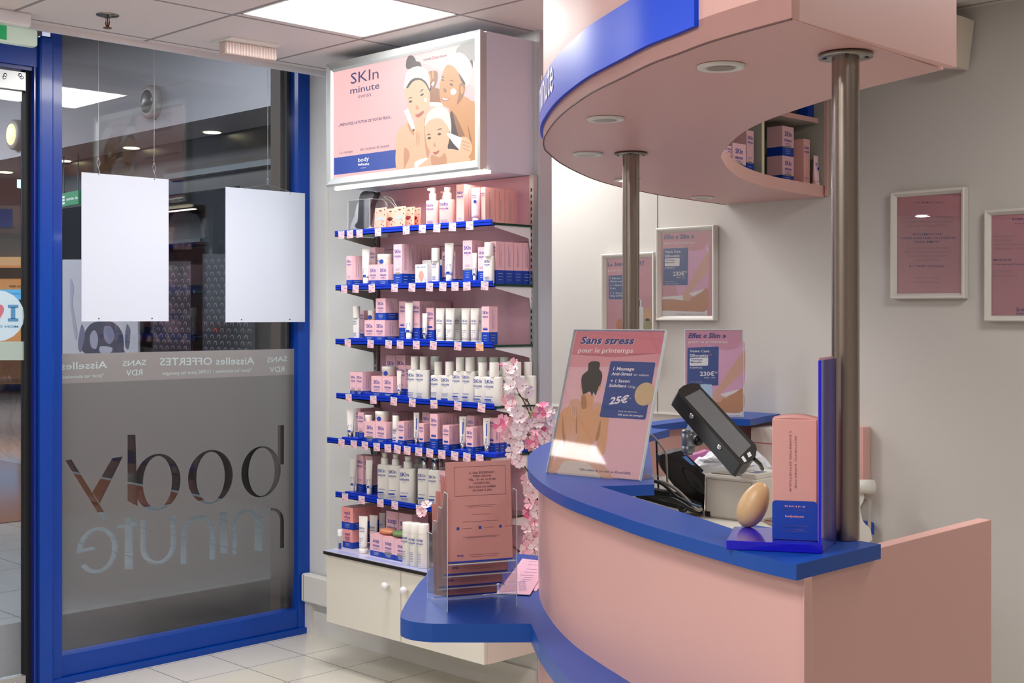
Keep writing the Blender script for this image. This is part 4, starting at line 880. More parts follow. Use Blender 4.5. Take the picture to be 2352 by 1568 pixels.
# ---- shelf B
box('B', 175, 235, 237, 3.405, .06, 1, .24); r = riser('B', 308, 415); tube('B', 345, 442, 157, 3.43, r, style=0)
box('B', 435, 500, 140, 3.52, .05, 2, .2); box('B', 425, 525, 335, 3.405, .045, 1, .3); _, zt = box('B', 530, 645, 333, 3.405, .06, 1, .3); jar('B', 520, 700, 215, 3.44, zt)
box('B', 705, 798, 105, 3.405, .04, 5, .3, style=1)
xa, zt = XZ('B', 950, 330, 3.40); xb, _ = XZ('B', 1085, 330, 3.40); h = zt-SH['B'][3]; mb = MB(); mb.box((-(xb-xa)/2, 0, 0), ((xb-xa)/2, .022, h), PACKW); M = FR(0)
mb.flat(spline([(0, h*.18), (.013, h*.36), (.016, h*.52), (.009, h*.66), (0, h*.69), (-.009, h*.66), (-.016, h*.52), (-.013, h*.36)], 3), mat('peach_sponge', 'E8988A', .7), .0008, M)
mb.text('SKIn minute', -.028, h*.84, .056, .007, INK, .0007, .01, 0, M); lines(mb, -.024, h*.3, .014, 4, M, INK); lines(mb, .025, h*.35, .012, 4, M, INK); lines(mb, 0, h*.06, .05, 1, M, INK)
o = mb.obj('sponge_box', fix=False); o.location = ((xa+xb)/2, 3.40, SH['B'][3]); tag(o, 'small white box with a peach teardrop window on the second shelf', 'box')
WB = mat('white_carton', 'E8E6E2', .5)
def bandbox(sh_, c0, c1, yt, Y, label):
    xa, zt = XZ(sh_, c0, yt, Y); xb, _ = XZ(sh_, c1, yt, Y); h = zt-SH[sh_][3]; mb = MB(); mb.box((-(xb-xa)/2, 0, 0), ((xb-xa)/2, .05, h*.78), PACKB); mb.box((-(xb-xa)/2, 0, h*.78), ((xb-xa)/2, .05, h), WB)
    o = mb.obj('product_carton', fix=False); o.location = ((xa+xb)/2, Y, SH[sh_][3]); tag(o, label, 'carton')
bandbox('B', 1030, 1125, 283, 3.47, 'blue and white carton behind the teardrop box on the second shelf'); bandbox('B', 1150, 1262, 278, 3.50, 'blue and white carton just behind the white bottle on the second shelf')
r = riser('B', 1085, 1228); bottle('B', 1180, 98, 96, 290, 146, 3.43, r, capm=PACKW); r = riser('B', 1232, 1350); tube('B', 1280, 1385, 92, 3.43, r, style=0)
box('B', 1252, 1310, 188, 3.47, .04, 2, .25); box('B', 1360, 1400, 190, 3.5, .075, 1, .2); r = riser('B', 1355, 1480); r = riser('B', 1485, 1712)
box('B', 1485, 1588, 63, 3.415, .055, 2, .27, style=1, z0=r); tube('B', 1590, 1646, 200, 3.415, r, style=0); box('B', 1655, 1735, 137, 3.42, .05, 1, .27, z0=r)
bottle('B', 1779, 122, 98, 240, 80, 3.415); box('B', 1790, 1860, 74, 3.43, .046, 4, .33)
# ---- shelf C
r = riser('C', 193, 373); bottle('C', 288, 90, 86, 295, 160, 3.435, r); box('C', 318, 372, 212, 3.48, .05, 1, .25); box('C', 376, 430, 212, 3.5, .05, 1, .25)
box('C', 378, 490, 320, 3.405, .07, 1, .27, phrase='low pink carton cube'); _, zt = box('C', 493, 605, 320, 3.405, .07, 2, .27, phrase='low pink carton cube')
jar('C', 415, 508, 210, 3.45, zt); box('C', 505, 615, 75, 3.41, .07, 1, .34, z0=zt, phrase='pink carton cube stacked on another')
box('C', 768, 838, 110, 3.44, .055, 1, .36, style=2); r = riser('C', 775, 940); tube('C', 832, 928, 122, 3.42, r, style=0); box('C', 920, 1000, 108, 3.44, .042, 5, .36)
r = riser('C', 955, 1150); tube('C', 1028, 1090, 242, 3.415, r, style=0, capc=CHROME); box('C', 1075, 1158, 182, 3.43, .045, 1, .3, style=2, z0=r); riser('C', 660, 772)
for a, b, Y in [(1180, 1285, 3.42), (1288, 1400, 3.42), (1385, 1472, 3.50), (1468, 1570, 3.42), (1570, 1670, 3.42), (1640, 1715, 3.5)]:
    tube('C', a, b, 184, Y, style=2, cap=.1, capr=.46, phrase='white upright cream tube with wide cap', rz=.5)
box('C', 1697, 1780, 166, 3.405, .045, 1, .33, style=2)
# ---- shelf D
box('D', 217, 282, 267, 3.405, .05, 1, .24, style=1); box('D', 287, 355, 268, 3.405, .056, 3, .24, style=1); riser('D', 335, 450)
box('D', 455, 577, 310, 3.405, .06, 1, .27, phrase='low pink carton cube'); _, zt = box('D', 580, 700, 312, 3.405, .06, 1, .27, phrase='low pink carton cube'); jar('D', 570, 742, 201, 3.44, zt, grey=True)
box('D', 620, 727, 75, 3.52, .08, 1, .2); box('D', 730, 835, 75, 3.52, .09, 1, .2); box('D', 762, 838, 186, 3.45, .045, 1, .3); box('D', 840, 900, 190, 3.45, .045, 1, .3); r = riser('D', 680, 850); tube('D', 742, 798, 250, 3.415, r, style=0, capc=CHROME)
for cc, w_, cw, yb, yt, Y, stl in [(1176, 150, 112, 240, 90, 3.52, 0), (945, 165, 92, 240, 90, 3.43, 0), (1046, 165, 92, 242, 90, 3.43, 0), (1708, 160, 115, 250, 97, 3.53, 0), (1838, 150, 105, 250, 97, 3.54, 0), (1950, 150, 95, 250, 97, 3.55, 0),
                                   (1210, 175, 90, 300, 148, 3.43, 1), (1338, 175, 98, 304, 148, 3.43, 1), (1455, 155, 95, 255, 100, 3.43, 2), (1567, 155, 104, 258, 99, 3.43, 2), (1710, 185, 96, 315, 157, 3.425, 2), (1838, 185, 104, 320, 155, 3.425, 2),
                                   (1970, 185, 98, 312, 153, 3.47, 2), (2093, 185, 97, 308, 152, 3.52, 2), (2218, 185, 92, 305, 152, 3.57, 2)]:
    bottle('D', cc, w_, cw, yb, yt, Y, phrase='white shouldered bottle with straight cap' if w_ > 160 else 'tall white bottle with straight cap', style=stl, logo_x=-.22)
# ---- shelf E
YE = 3.376
r = riser('E', 122, 300, YE+.003); tube('E', 172, 270, 140, YE+.03, r, style=0, capc=CHROME); box('E', 275, 332, 137, 3.50, .036, 5, .2)
box('E', 303, 370, 178, YE+.03, .06, 1, .33, style=1); box('E', 375, 500, 280, YE, .05, 1, .28, style=1, phrase='low pink carton cube'); _, zt = box('E', 503, 622, 290, YE, .06, 1, .3, phrase='low pink carton cube')
jar('E', 495, 668, 165, YE+.045, zt); jar('E', 380, 472, 210, YE+.03, SH['E'][3]+.085, logo_on=False)
box('E', 690, 755, 178, 3.50, .04, 4, .2); r = riser('E', 622, 752, YE); bottle('E', 732, 84, 80, 360, 215, YE+.026, r, style=1)
box('E', 755, 823, 282, YE, .058, 2, .28, style=2); r = riser('E', 855, 985, YE); tube('E', 930, 998, 180, YE+.03, r, style=1, capc=CHROME)
box('E', 1030, 1112, 178, 3.47, .05, 2, .2); box('E', 988, 1045, 303, YE, .055, 1, .3, style=2); box('E', 1115, 1200, 198, YE+.006, .034, 6, .33, style=2)
box('E', 1258, 1332, 325, YE, .05, 2, .3, style=2); r = riser('E', 1385, 1520, YE); tube('E', 1445, 1530, 222, YE+.03, r, style=1, capc=CHROME)
box('E', 1532, 1615, 215, 3.45, .042, 3, .2); box('E', 1520, 1600, 345, YE, .053, 2, .3, style=2); r = riser('E', 1648, 1860, YE); tube('E', 1715, 1790, 242, YE+.03, r, style=1, capc=CHROME)
box('E', 1780, 1842, 240, YE+.05, .026, 7, .33, style=2)
# ---- shelf F
r = riser('F', 230, 505, 3.405, .014); tube('F', 315, 430, 236, 3.435, r, style=0); r = riser('F', 510, 775, 3.405, .014); tube('F', 585, 712, 260, 3.43, r, style=0)
box('F', 430, 548, 180, 3.46, .05, 1, .26); box('F', 556, 700, 190, 3.47, .05, 2, .26)
for cc, w_, yb, yt in [(912, 255, 335, 135), (1095, 255, 350, 160)]: pump('F', cc, w_, yb, yt, PACKW, 3.435, dirx=0, phrase='tall white pump bottle')
pump('F', 1305, 300, 402, 195, PACKW, 3.435, dirx=0, phrase='broad white pump bottle'); bottle('F', 1475, 160, 110, 330, 235, 3.53, phrase='grey-capped bottle behind the pumps', capm=PACKG)
for cc, yb, yt in [(1585, 405, 205), (1762, 430, 230)]: pump('F', cc, 235, yb, yt, PACKW, 3.435, True, 0, phrase='white bottle with silver pump')
pump('F', 1845, 200, 380, 190, PACKW, 3.52, True, 0, phrase='white bottle with silver pump')
box('F', 1822, 1950, 437, 3.42, .03, 1, .3); box('F', 1985, 2140, 368, 3.42, .05, 2, .3, brand='slim')
for a, b in ((2200, 2300), (2380, 2480)): box('F', a, b, 420, 3.42, .05, 2, .3)
# ---- cabinet top
GZ = SH['G'][3]
def Ybase(cx, cy): p = onz(740+cx/7.84, 1140+cy/7.84, GZ); return p.y
SL = mat('salmon_carton', 'EE9E98', .5)
_, zt = box('G', 370, 545, 575, 3.40, .075, 1, .33, brand='epil', pink=SL); box('G', 352, 552, 178, 3.40, .075, 3, .33, brand='epil', pink=SL, z0=zt); box('G', 660, 760, 330, 3.53, .06, 1, .3, pink=SL); 
xv = XZ('G', 372, 800, 3.375)[0]; zt = XZ('G', 372, 585, 3.375)[1]; h = zt-GZ; t = D.objects.new('glass_vial', None); col.objects.link(t); t.location = (xv, 3.36, GZ); tag(t, 'small clear glass vial with white cap at the left end of the cabinet top', 'vial')
mb = MB(); mb.lathe([(.009, 0), (.009, h*.68)], ACRYL, 14); mb.lathe([(.006, .002), (.006, h*.3)], PACKB, 10); mb.obj('body', t); mb = MB(); mb.lathe([(.011, h*.68), (.011, h*.98), (.009, h)], WPLAST, 14); mb.obj('cap', t)
tube('G', 650, 832, 337, 3.375, style=2, cap=.13, capr=.46, phrase='large white cream tube with wide cap', rz=.45); tube('G', 842, 1010, 322, 3.46, style=2, cap=.1, capr=.44, phrase='large white cream tube with wide cap', rz=.5); tube('G', 1015, 1150, 285, 3.54, style=2, cap=.1, capr=.44, phrase='large white cream tube with wide cap', rz=.5)
SP = PACKP
zs = 0
for i, (a, b, yt) in enumerate([(865, 1080, 665), (1085, 1298, 715), (1303, 1530, 765)]):
    _, zs = box('G', a, b, yt, 3.365, .085, 1, .24, brand='soap', style=1 if i else 0, phrase='square pink soap carton')
for a, b, yt in [(1152, 1370, 252), (1378, 1612, 292)]: box('G', a, b, yt, 3.47, .09, 1, .24, brand='soap', phrase='tall pink soap carton at the back')
for cx, cy, m_, nm in [(1165, 610, mat('orange_soap', 'D88A68', .35, noise=(60, .35, .2)), 'speckled orange soap bar lying on the soap cartons'), (1400, 655, mat('green_soap', '7A9C62', .35, noise=(60, .5, .2)), 'speckled green soap bar lying on the soap cartons')]:
    x_, z_ = XZ('G', cx, cy, 3.40); mb = MB(); mb.sphere((0, 0, .0145), .044, .03, .0145, m_, 24, 14); o = mb.obj('soap_bar'); o.location = (x_, 3.405, zs+.001); tag(o, nm, 'soap')
for i, (a, b, yt, yc) in enumerate([(1533, 1665, 450, 620), (1662, 1805, 465, 650), (1805, 1950, 480, 665)]):
    xx = (a+b)/2; x_, z1 = XZ('G', xx, yt, 3.36); _, zc_ = XZ('G', xx, yc, 3.36)
    mb = MB(); wv = .045; n_ = MB(); mb.lathe([(wv/2*.9, 0), (wv/2, .003), (wv/2, zc_-GZ)], PACKW, 24); logo(mb, 'soap', 'minute', -.004, (zc_-GZ)*.8, .03, T((0, -wv/2-.0002, 0)) @ FR(0)); lines(mb, -.006, (zc_-GZ)*.42, .018, 6, T((0, -wv/2, 0)) @ FR(0), dz=.007)
    n_.lathe([(wv/2*1.0, zc_-GZ+.0005), (wv/2, z1-GZ-.003), (wv/2*.92, z1-GZ), (.001, z1-GZ)], PACKW, 24)
    two('soap_bottle', (mb, n_), 'cap', 'body', (x_, 3.345, GZ), 'G', 'slim white soap bottle', 'bottle', 740+xx/7.84, 'slim soap bottles', .3)
for i in range(3):
    mb = MB(); mb.lathe([(.02, 0), (.0225, .003), (.0225, .1)], PACKW, 20); n_ = MB(); n_.lathe([(.0225, .1005), (.0225, .126), (.02, .128), (.001, .128)], PACKW, 20)
    two('soap_bottle', (mb, n_), 'cap', 'body', (-3.80+i*.05, 3.40, GZ), 'G', 'slim white soap bottle', 'bottle', 1000+i*15, 'slim soap bottles', .3)
# ---- price tickets
tags_ = {'A': ([118, 215, 322, 530, 848, 1030, 1195, 1370, 1563], ['17,50', '13,90', '12,90', '12,90', '5,90', '8,90', '12,90', '14,90', '14,90']), 'B': ([150, 280, 460, 718, 915, 1112, 1262, 1398, 1530, 1733], ['21,50', '8,90', '4,90', '12,90', '5,90', '15,90', '16,90', '17,50', '12,90', '12,90']),
         'C': ([190, 448, 652, 780, 962, 1155, 1430, 1675], ['22,90', '23,90', '21,90', '16,90', '18,90', '7,90', '7,90', '12,90']), 'D': ([200, 478, 710, 918, 1160, 1430, 1698], ['20,90', '29,90', '24,90', '13,90', '12,90', '10,90', '11,90']),
         'E': ([120, 258, 383, 515, 640, 750, 860, 990, 1115, 1250, 1395, 1532, 1675], ['42,90', '33,90', '38,90', '34,90', '27,90', '32,90', '22,90', '28,90', '24,90', '29,90', '23,90', '30,90', '25,90']),
         'F': ([240, 520, 835, 1080, 1495], ['16,90', '12,90', '15,90', '18,90', '14,90'])}
TKP, TKW, TKO = mat('ticket_pink', 'EBC0C8', .5), mat('ticket_white', 'E4E8F2', .5), mat('ticket_orange', 'F0B48C', .5)
for k, (xs, pr) in tags_.items():
    yv = YF-.0055-(.028 if k == 'E' else 0); 
    for i, (cx, s_) in enumerate(zip(xs, pr)):
        x_ = XZ(k, cx, 500, yv)[0]; mb = MB(Matrix.Rotation(random.uniform(-.06, .1), 4, 'Y')); w_, h = .040/2*1.02, .033; pk = TKO if (k == 'C' and i == 7) else TKP
        mb.box((-w_, -.0006, -h*.82), (w_, .0004, h*.18), pk); M = FR(-.0006); mb.flat([(-w_, h*.0), (w_, h*.0), (w_, h*.18), (-w_, h*.18)], TKW, .0004, M)
        mb.text(s_.split(',')[0], -w_*.85, -h*.72, .011, .0085, INK, .0006, .0, 0, M); mb.text(s_.split(',')[1], -w_*.1, -h*.72, .006, .0045, INK, .0006, .0, 0, M)
        lines(mb, 0, h*.06, w_*1.3, 1, M, INK, h=.0016); lines(mb, w_*.4, -h*.25, w_, 1, M, INK, h=.0012)
        o = mb.obj('price_ticket', fix=False); o.location = (x_, yv, RT[k]-.008); 
        LABELS_ = 'pink price ticket reading %s, %s from the left on the %s shelf rail' % (s_, ORD[i], names[k]); tag(o, LABELS_, 'price ticket', 'price tickets on the blue rails')
# ---- labels of the shelf products
bykey = {}
for r_ in REG: bykey.setdefault((r_[0], r_[1]), []).append(r_)
for (sh_, ph), L in bykey.items():
    L.sort(key=lambda r_: r_[3]); n = len(L); dx = {}
    for i, (a, b, cat, xp, o, grp) in enumerate(L):
        if n == 1: lab = '%s on the %s' % (ph, SNAME[sh_])
        elif i == n-1 and n > 1: lab = '%s, rightmost of its kind on the %s' % (ph, SNAME[sh_])
        elif i == 0: lab = '%s, leftmost of its kind on the %s' % (ph, SNAME[sh_])
        else: lab = '%s, %s of its kind from the left on the %s' % (ph, ORD[i], SNAME[sh_])
        w_ = lab.split()
        if len(w_) > 16: lab = lab.replace(' of its kind from the left', ' from left')
        tag(o, lab, cat, grp)
# ================================================================== reception counter
TZ = 1.10; WZ = .76
def P2(p): return (p[0], p[1])
def inset(poly, d):
    """open polyline shifted to its left by d"""
    out = []
    for i in range(len(poly)):
        a = Vector(poly[max(0, i-1)]); b = Vector(poly[min(len(poly)-1, i+1)]); t = (b-a).normalized(); out.append((poly[i][0]-t.y*d, poly[i][1]+t.x*d))
    return out
OUT = [(-1.136, 1.786), (-1.25, 1.812), (-1.444, 1.88), (-1.586, 1.935), (-1.709, 1.993), (-1.811, 2.041), (-1.928, 2.101), (-2.032, 2.165), (-2.128, 2.232), (-2.235, 2.315), (-2.337, 2.403), (-2.44, 2.505), (-2.54, 2.61), (-2.65, 2.745), (-2.74, 2.875), (-2.81, 3.0), (-2.89, 3.17), (-2.96, 3.37), (-3.02, 3.6), (-3.07, 3.9), (-3.10, 4.2), (-3.11, 4.485)]
OUTS = spline(OUT, 5, False)
INN = [tuple(onz(*p, TZ)[:2]) for p in [(1757, 955.7), (1723, 962.6), (1660, 961), (1578, 966.6), (1491, 977.5), (1500, 983.5), (1538, 985.5), (1489, 998)]]
INN = [(-2.93, 4.485)]+INN+[tuple(onz(*p, TZ)[:2]) for p in [(1503, 1112), (1379, 1116.5), (1440, 1135.6), (1519, 1161.3), (1598, 1186), (1685, 1214.7), (1717, 1203)]]+[(-1.30, 2.06), (-1.133, 2.051)]
ct = thing('reception_counter', (-2.1, 2.6, 0), 'curved pink reception counter with a blue top and side panel', 'counter')
OFF = Matrix.Translation((2.1, -2.6, 0))
mb = MB(OFF); mb.prism(OUTS+INN, TZ-.026, TZ, BLUET, side=BLUET); mb.obj('worktop', ct)
d0 = inset(OUTS, -.030); d1 = inset(OUTS, -.052)
d0[0] = (-1.132, 1.803); d1[0] = (-1.132, 1.825)
def wall_strip(mb, a, b, z0, z1, m): mb.prism(a+b[::-1], z0, z1, m, smooth=False)
mb = MB(OFF)
n = len(d0)
def strip(mb, A, B, z0, z1, m):
    vs = [(x, y, z0) for x, y in A]+[(x, y, z1) for x, y in A]; N = len(A); mb.add(vs, [(i, i+1, i+1+N, i+N) for i in range(N-1)], m, True)
    vs = [(x, y, z0) for x, y in B]+[(x, y, z1) for x, y in B]; mb.add(vs, [(i+1, i, i+N, i+1+N) for i in range(N-1)], m, True)
    for z in (z0, z1): mb.add([(x, y, z) for x, y in A]+[(x, y, z) for x, y in B], [(i, i+1, i+1+N, i+N) for i in range(N-1)], m)
    for i in (0, N-1): mb.add([(*A[i], z0), (*B[i], z0), (*B[i], z1), (*A[i], z1)], [(0, 1, 2, 3)], m)
strip(mb, d0, d1, 0, TZ-.026, PINK); mb.obj('front_panel', ct)
mb = MB(OFF)
xs = onz(1824, 1328, 1.075).x
pe_ = onx(2277, 1197, xs); Yend = pe_.y
mb.box((xs-.028, 1.826, 0), (xs, Yend, 1.088), PINK); mb.box((xs-.0275, 2.05, 1.088), (xs-.0005, Yend-.0005, 1.0888), PINKE); mb.box((xs-.002, 1.8255, 0), (xs+.0003, 1.8275, 1.075), mat('panel_edge_dark', '4A2A28', .6)); mb.obj('side_panel', ct)
# ledge ring and wing
ring0 = inset(OUTS, .012); 
RO = [tuple(onz(*p, WZ)[:2]) for p in [(1219.5, 1432), (1238.6, 1472), (1272, 1518), (1314, 1568)]]
ro = RO+[(-1.55, 1.79), (-1.30, 1.69), (-1.14, 1.65)]
wg = [tuple(onz(*p, WZ)[:2]) for p in [(1240, 1276), (1201, 1272)]]
wgc = spline([tuple(onz(*p, WZ)[:2]) for p in [(1201, 1272), (1020, 1290), (974, 1326), (950, 1356), (929, 1391), (919.5, 1413), (929, 1422), (955, 1428.5), (993, 1432)]], 5, False)
inner = [p for p in d0 if p[0] < -1.14]
ringpoly = wg[:1]+wgc+[tuple(onz(1082, 1432.3, WZ)[:2])]+ro+[(-1.14, 1.82)]
i1 = [p for p in d0 if p[0] > wg[0][0] and p[0] < -1.16]
ringpoly = ringpoly+i1
mb = MB(OFF); mb.prism(ringpoly, WZ-.045, WZ, BLUET, side=BLUET); mb.obj('lower_shelf', ct)
mb = MB(OFF); dd = [(-1.2, 1.86)]+[p for p in inset(OUTS, -.056) if -2.95 < p[0] < -1.22]
mb.prism(dd+[(-2.3, 3.45), (-1.95, 2.9), (-1.45, 2.5), (-1.2, 2.35)], .925, .95, CREAM); mb.obj('inner_desk', ct)
# ------------------------------------------------------------------ canopy
CZ = 1.97; CT_ = CEIL
cpx = [(1818, 43.5), (1713, 73), (1622, 99), (1560, 122.5), (1494, 147), (1430, 178), (1362.5, 211), (1319.6, 239), (1286, 266), (1264.5, 291), (1249, 318), (1250, 340), (1260, 352), (1286, 373.5), (1325.7, 395), (1368.6, 413), (1423.7, 428.7), (1511, 447), (1560, 454.7)]
CO = [tuple(onz(*p, CZ)[:2]) for p in cpx]; CO[1] = (-1.228, 1.776)
CO = spline(CO, 4, False)+[(-3.199, 4.485)]
ipx = [(2166.7, 160), (1977.6, 205.7), (1902, 229), (1779, 269.5), (1713, 300), (1675, 331), (1656.5, 356), (1660, 369), (1673, 387.5), (1696, 405.7), (1731, 420.6), (1781, 434), (1839, 444)]
CI = spline([tuple(onz(*p, CZ)[:2]) for p in ipx], 4, False)+[(-2.722, 4.485)]
cn = thing('canopy', (-2.1, 3, CZ), 'crescent shaped pink canopy over the counter, with a blue band and downlights', 'canopy')
CM = Matrix.Translation((2.1, -3, -CZ)); CZT = CZ+.045
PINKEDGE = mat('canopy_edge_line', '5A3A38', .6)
poly = CO+CI[::-1]
mb = MB(CM); mb.prism(poly, CZ, CZT, PINK, bottom=PINKU, side=PINKE); 
mb.prism([(x, y) for x, y in poly], CZ-.0012, CZ, PINKEDGE) if False else None
mb.obj('soffit', cn)
mb = MB(CM); ci = inset(CO, -.018); strip(mb, CO, ci, CZ+.001, CT_, PINK); mb.obj('outer_fascia', cn)
mb = MB(CM); mb.box((CO[0][0]-.018, CO[0][1]+.0185, CZ+.001), (CO[0][0], CI[0][1], CT_), PINK); mb.obj('end_fascia', cn)
k5 = [p for p in CI if p[1] < 2.75]; mb = MB(CM); strip(mb, k5, inset(k5, .015), CZT, CT_, PINK); mb.obj('inner_fascia', cn)
# thin dark reveal under the fascia
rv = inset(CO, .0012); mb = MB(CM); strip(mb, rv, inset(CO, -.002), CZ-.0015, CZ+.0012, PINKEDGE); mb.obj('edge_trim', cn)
# blue band on the fascia
def band_z(px_, py_):
    best = None
    for i in range(len(CO)-1):
        for tt in (0, .25, .5, .75):
            x = CO[i][0]+(CO[i+1][0]-CO[i][0])*tt; y = CO[i][1]+(CO[i+1][1]-CO[i][1])*tt
            X_, _ = proj(Vector((x, y, CZ))); e = abs(X_-px_)
            if y < 2.45 and (best is None or e < best[0]):
                w_ = -x*SA+y*CA; best = (e, H+(HY-py_)*w_/F)
    return best[1]
bz0 = band_z(1560, 76.5); bz1 = band_z(1408, 30.6); bz0b = band_z(1622, 54); bz0c = band_z(1300, 195)
print('band', bz0, bz0b, bz0c, bz1)
BZ0, BZ1 = bz0b, bz1
bandm = mat('blue_fascia_band', '0048E0', .4, spec=.25)
xlim = onz(1622, 99, CZ).x
bp = [p for p in CO if p[0] < xlim and p[1] < 3.2]
mb = MB(CM); strip(mb, inset(bp, .009), bp, BZ0, BZ1, bandm); mb.obj('blue_band', cn)
# lettering on the band: built along the curve, ends at the tangent edge seen from the shop floor
LTW = mat('band_white_letters', 'F4F4F8', .35, emit='F4F4F8', es=.12)
v, f, tw = text_geo('body minute', .01)
bo = inset(bp, .0105); acc = [0]
for i in range(1, len(bo)): acc.append(acc[-1]+math.dist(bo[i], bo[i-1]))
def at_len(s_):
    s_ = max(0, min(acc[-1]-1e-4, s_))
    for i in range(1, len(acc)):
        if acc[i] >= s_: t = (s_-acc[i-1])/(acc[i]-acc[i-1]); return (bo[i-1][0]+(bo[i][0]-bo[i-1][0])*t, bo[i-1][1]+(bo[i][1]-bo[i-1][1])*t)
send = None
for i, p in enumerate(bo):
    if send is None and proj(Vector((p[0], p[1], CZ+.1)))[0] < 1274: send = acc[i]
scl = .15; vv_ = []
for x, y in v:
    # letters read left to right when seen from outside; the last letter ends near the curve's shoulder
    p = at_len(send+(tw-x)*scl*.9); vv_.append((p[0], p[1], BZ0+.02+.045+y*scl*.95*.9))
vv_ = [(a, b, c-.03) for a, b, c in vv_]
mb = MB(CM); mb.add(vv_, f, LTW); mb.obj('band_lettering', cn, fix=False)
for i, (px_, py_) in enumerate([(1656, 150), (1391, 271), (1350, 352), (1441, 412), (1613, 452)]):
    q = onz(px_, py_, CZ); mb = MB(CM @ T((q.x, q.y, CZ)))
    mb.lathe([(.045, -.001), (.044, -.006), (.034, -.007), (.028, .0)], PACKG, 26); o_ = mb.obj('downlight', cn, fix=False)
    mb = MB(CM @ T((q.x, q.y, CZ))); lit = i == 3
    mb.lathe([(.027, -.0062), (.012, -.0045)], mat('lit_spot', 'FFFFFF', .4, emit='FFFFFF', es=8) if lit else mat('dim_reflector', '8A8070', .3, .4), 20); mb.obj('reflector', o_, fix=False)
    if lit: area('spot_light', (q.x, q.y, CZ-.012), .05, 1.6, (.95, .97, 1))
# cabinet shelves inside the far arm (open towards the inside of the counter)
cs = cn
SM = CM; INS = mat('grey_cabinet_inside', 'A8A69C', .6)
mb = MB(SM); bk = [p for p in CO if p[1] > 2.6]; b0 = inset(bk, -.03); b1 = inset(bk, -.042); strip(mb, b0, b1, CZT, CT_, INS); mb.obj('shelf_back', cs)
mb = MB(SM); mb.box((-3.10, 4.466, CZT), (-2.714, 4.484, CT_), INS); mb.box((-2.7139, 4.470, CZT-.04), (-2.704, 4.486, CT_), PINK); mb.obj('shelf_side_panel', cs)
dv = onz(1783, 434, CZT); fx = -2.70
yd = ony(1780, 434, 4.0); 
mb = MB(SM); mb.box((-3.08, 4.035, CZT), (-2.715, 4.05, CT_), INS); mb.box((-2.715, 4.034, CZT), (-2.7145, 4.051, CT_), mat('cream_edge', 'D8D4B4', .5)); mb.obj('shelf_divider', cs)
zs_ = 2.262
mb = MB(SM); mb.box((-3.08, 4.05, zs_), (-2.735, 4.455, zs_+.018), INS); mb.box((-2.735, 4.05, zs_-.0), (-2.733, 4.455, zs_+.019), PINK); mb.obj('shelf', cs)
def cbox(pl, pm, pr, yt, zb, Xf, lab, brand='SKIn', blue=.3, pink=PACKP, dd=.07, z1=None):
    """carton facing +X: front spans photo x pm..pr on plane X=Xf"""
    a = onx(pm, 300, Xf).y; b = onx(pr, 300, Xf).y; z = onx((pm+pr)/2, yt, Xf).z if z1 is None else z1
    mb = mk_box(b-a, dd, z-zb, blue, brand, pink, 1, True); o = mb.obj('product_carton', fix=False); o.location = (Xf, (a+b)/2, zb); o.rotation_euler = (0, 0, math.pi/2)
    tag(o, lab, 'carton'); return z
zz_ = cbox(1783, 1797, 1823, 359, CZT+.001, -2.78, 'pink and blue carton at the bottom of the stack in the canopy shelf')
cbox(1783, 1797, 1823, 291, zz_+.001, -2.78, 'pink and blue carton on top of the stack in the canopy shelf')
cbox(1826, 1846, 1860, 320, CZT+.001, -2.76, 'tall plain pink carton beside the stack in the canopy shelf', 'baby', 0, mat('baby_pink_carton', 'F2B6B0', .5), .09)
q = onx(1874, 400, -2.735); z1 = onx(1874, 358, -2.735).z; t = thing('cream_tube', (-2.735, q.y, CZT+.001), 'pale pink tube standing at the right end of the canopy shelf', 'tube', None, math.pi/2)
a_, b_ = mk_tube(.034, z1-CZT, style=3, pink=True, cap=.1, capr=.42); a_.obj('body', t, fix=False); b_.obj('cap', t, fix=False)
q = onx(1867, 400, -2.79); z1 = onx(1867, 332, -2.79).z; t = thing('lotion_bottle', (-2.79, q.y, CZT+.001), 'pale pink bottle behind the tube in the canopy shelf', 'bottle', None, math.pi/2)
a_, b_ = mk_bottle(.034, (z1-CZT)*.6, z1-CZT, body=PACKL, capm=PACKL); a_.obj('body', t, fix=False); b_.obj('cap', t, fix=False)
cbox(1681, 1682, 1713, 330, CZT+.001, -2.64, 'short pink and blue carton in front in the left canopy bay', 'SKIn', .2)
cbox(1700, 1715, 1731, 300, CZT+.001, -2.74, 'tall pink and blue carton at the right of the left canopy bay')
cbox(1684, 1704, 1718, 305, CZT+.001, -2.80, 'pink carton behind the short one in the left canopy bay')
cbox(1660, 1664, 1672, 330, CZT+.001, -2.50, 'pink and blue carton at the far left of the left canopy bay', 'SKIn', .35, dd=.04)
cbox(1667, 1671, 1680, 335, CZT+.001, -2.56, 'pink and blue carton second from left in the left canopy bay', 'SKIn', .35, dd=.04)
z_ = zs_+.02
for i, (a, b) in enumerate([(1855, 1870), (1870, 1886)]):
    y0, y1 = onx(a, 240, -2.76).y, onx(b, 240, -2.76).y; mb = MB(); mb.box((-.05, 0, 0), (0, y1-y0-.002, .14), PACKB); o = mb.obj('blue_carton'); o.location = (-2.76, y0, z_)
    tag(o, 'dark blue carton on the upper canopy shelf, %s one' % ('left' if i == 0 else 'right'), 'carton')
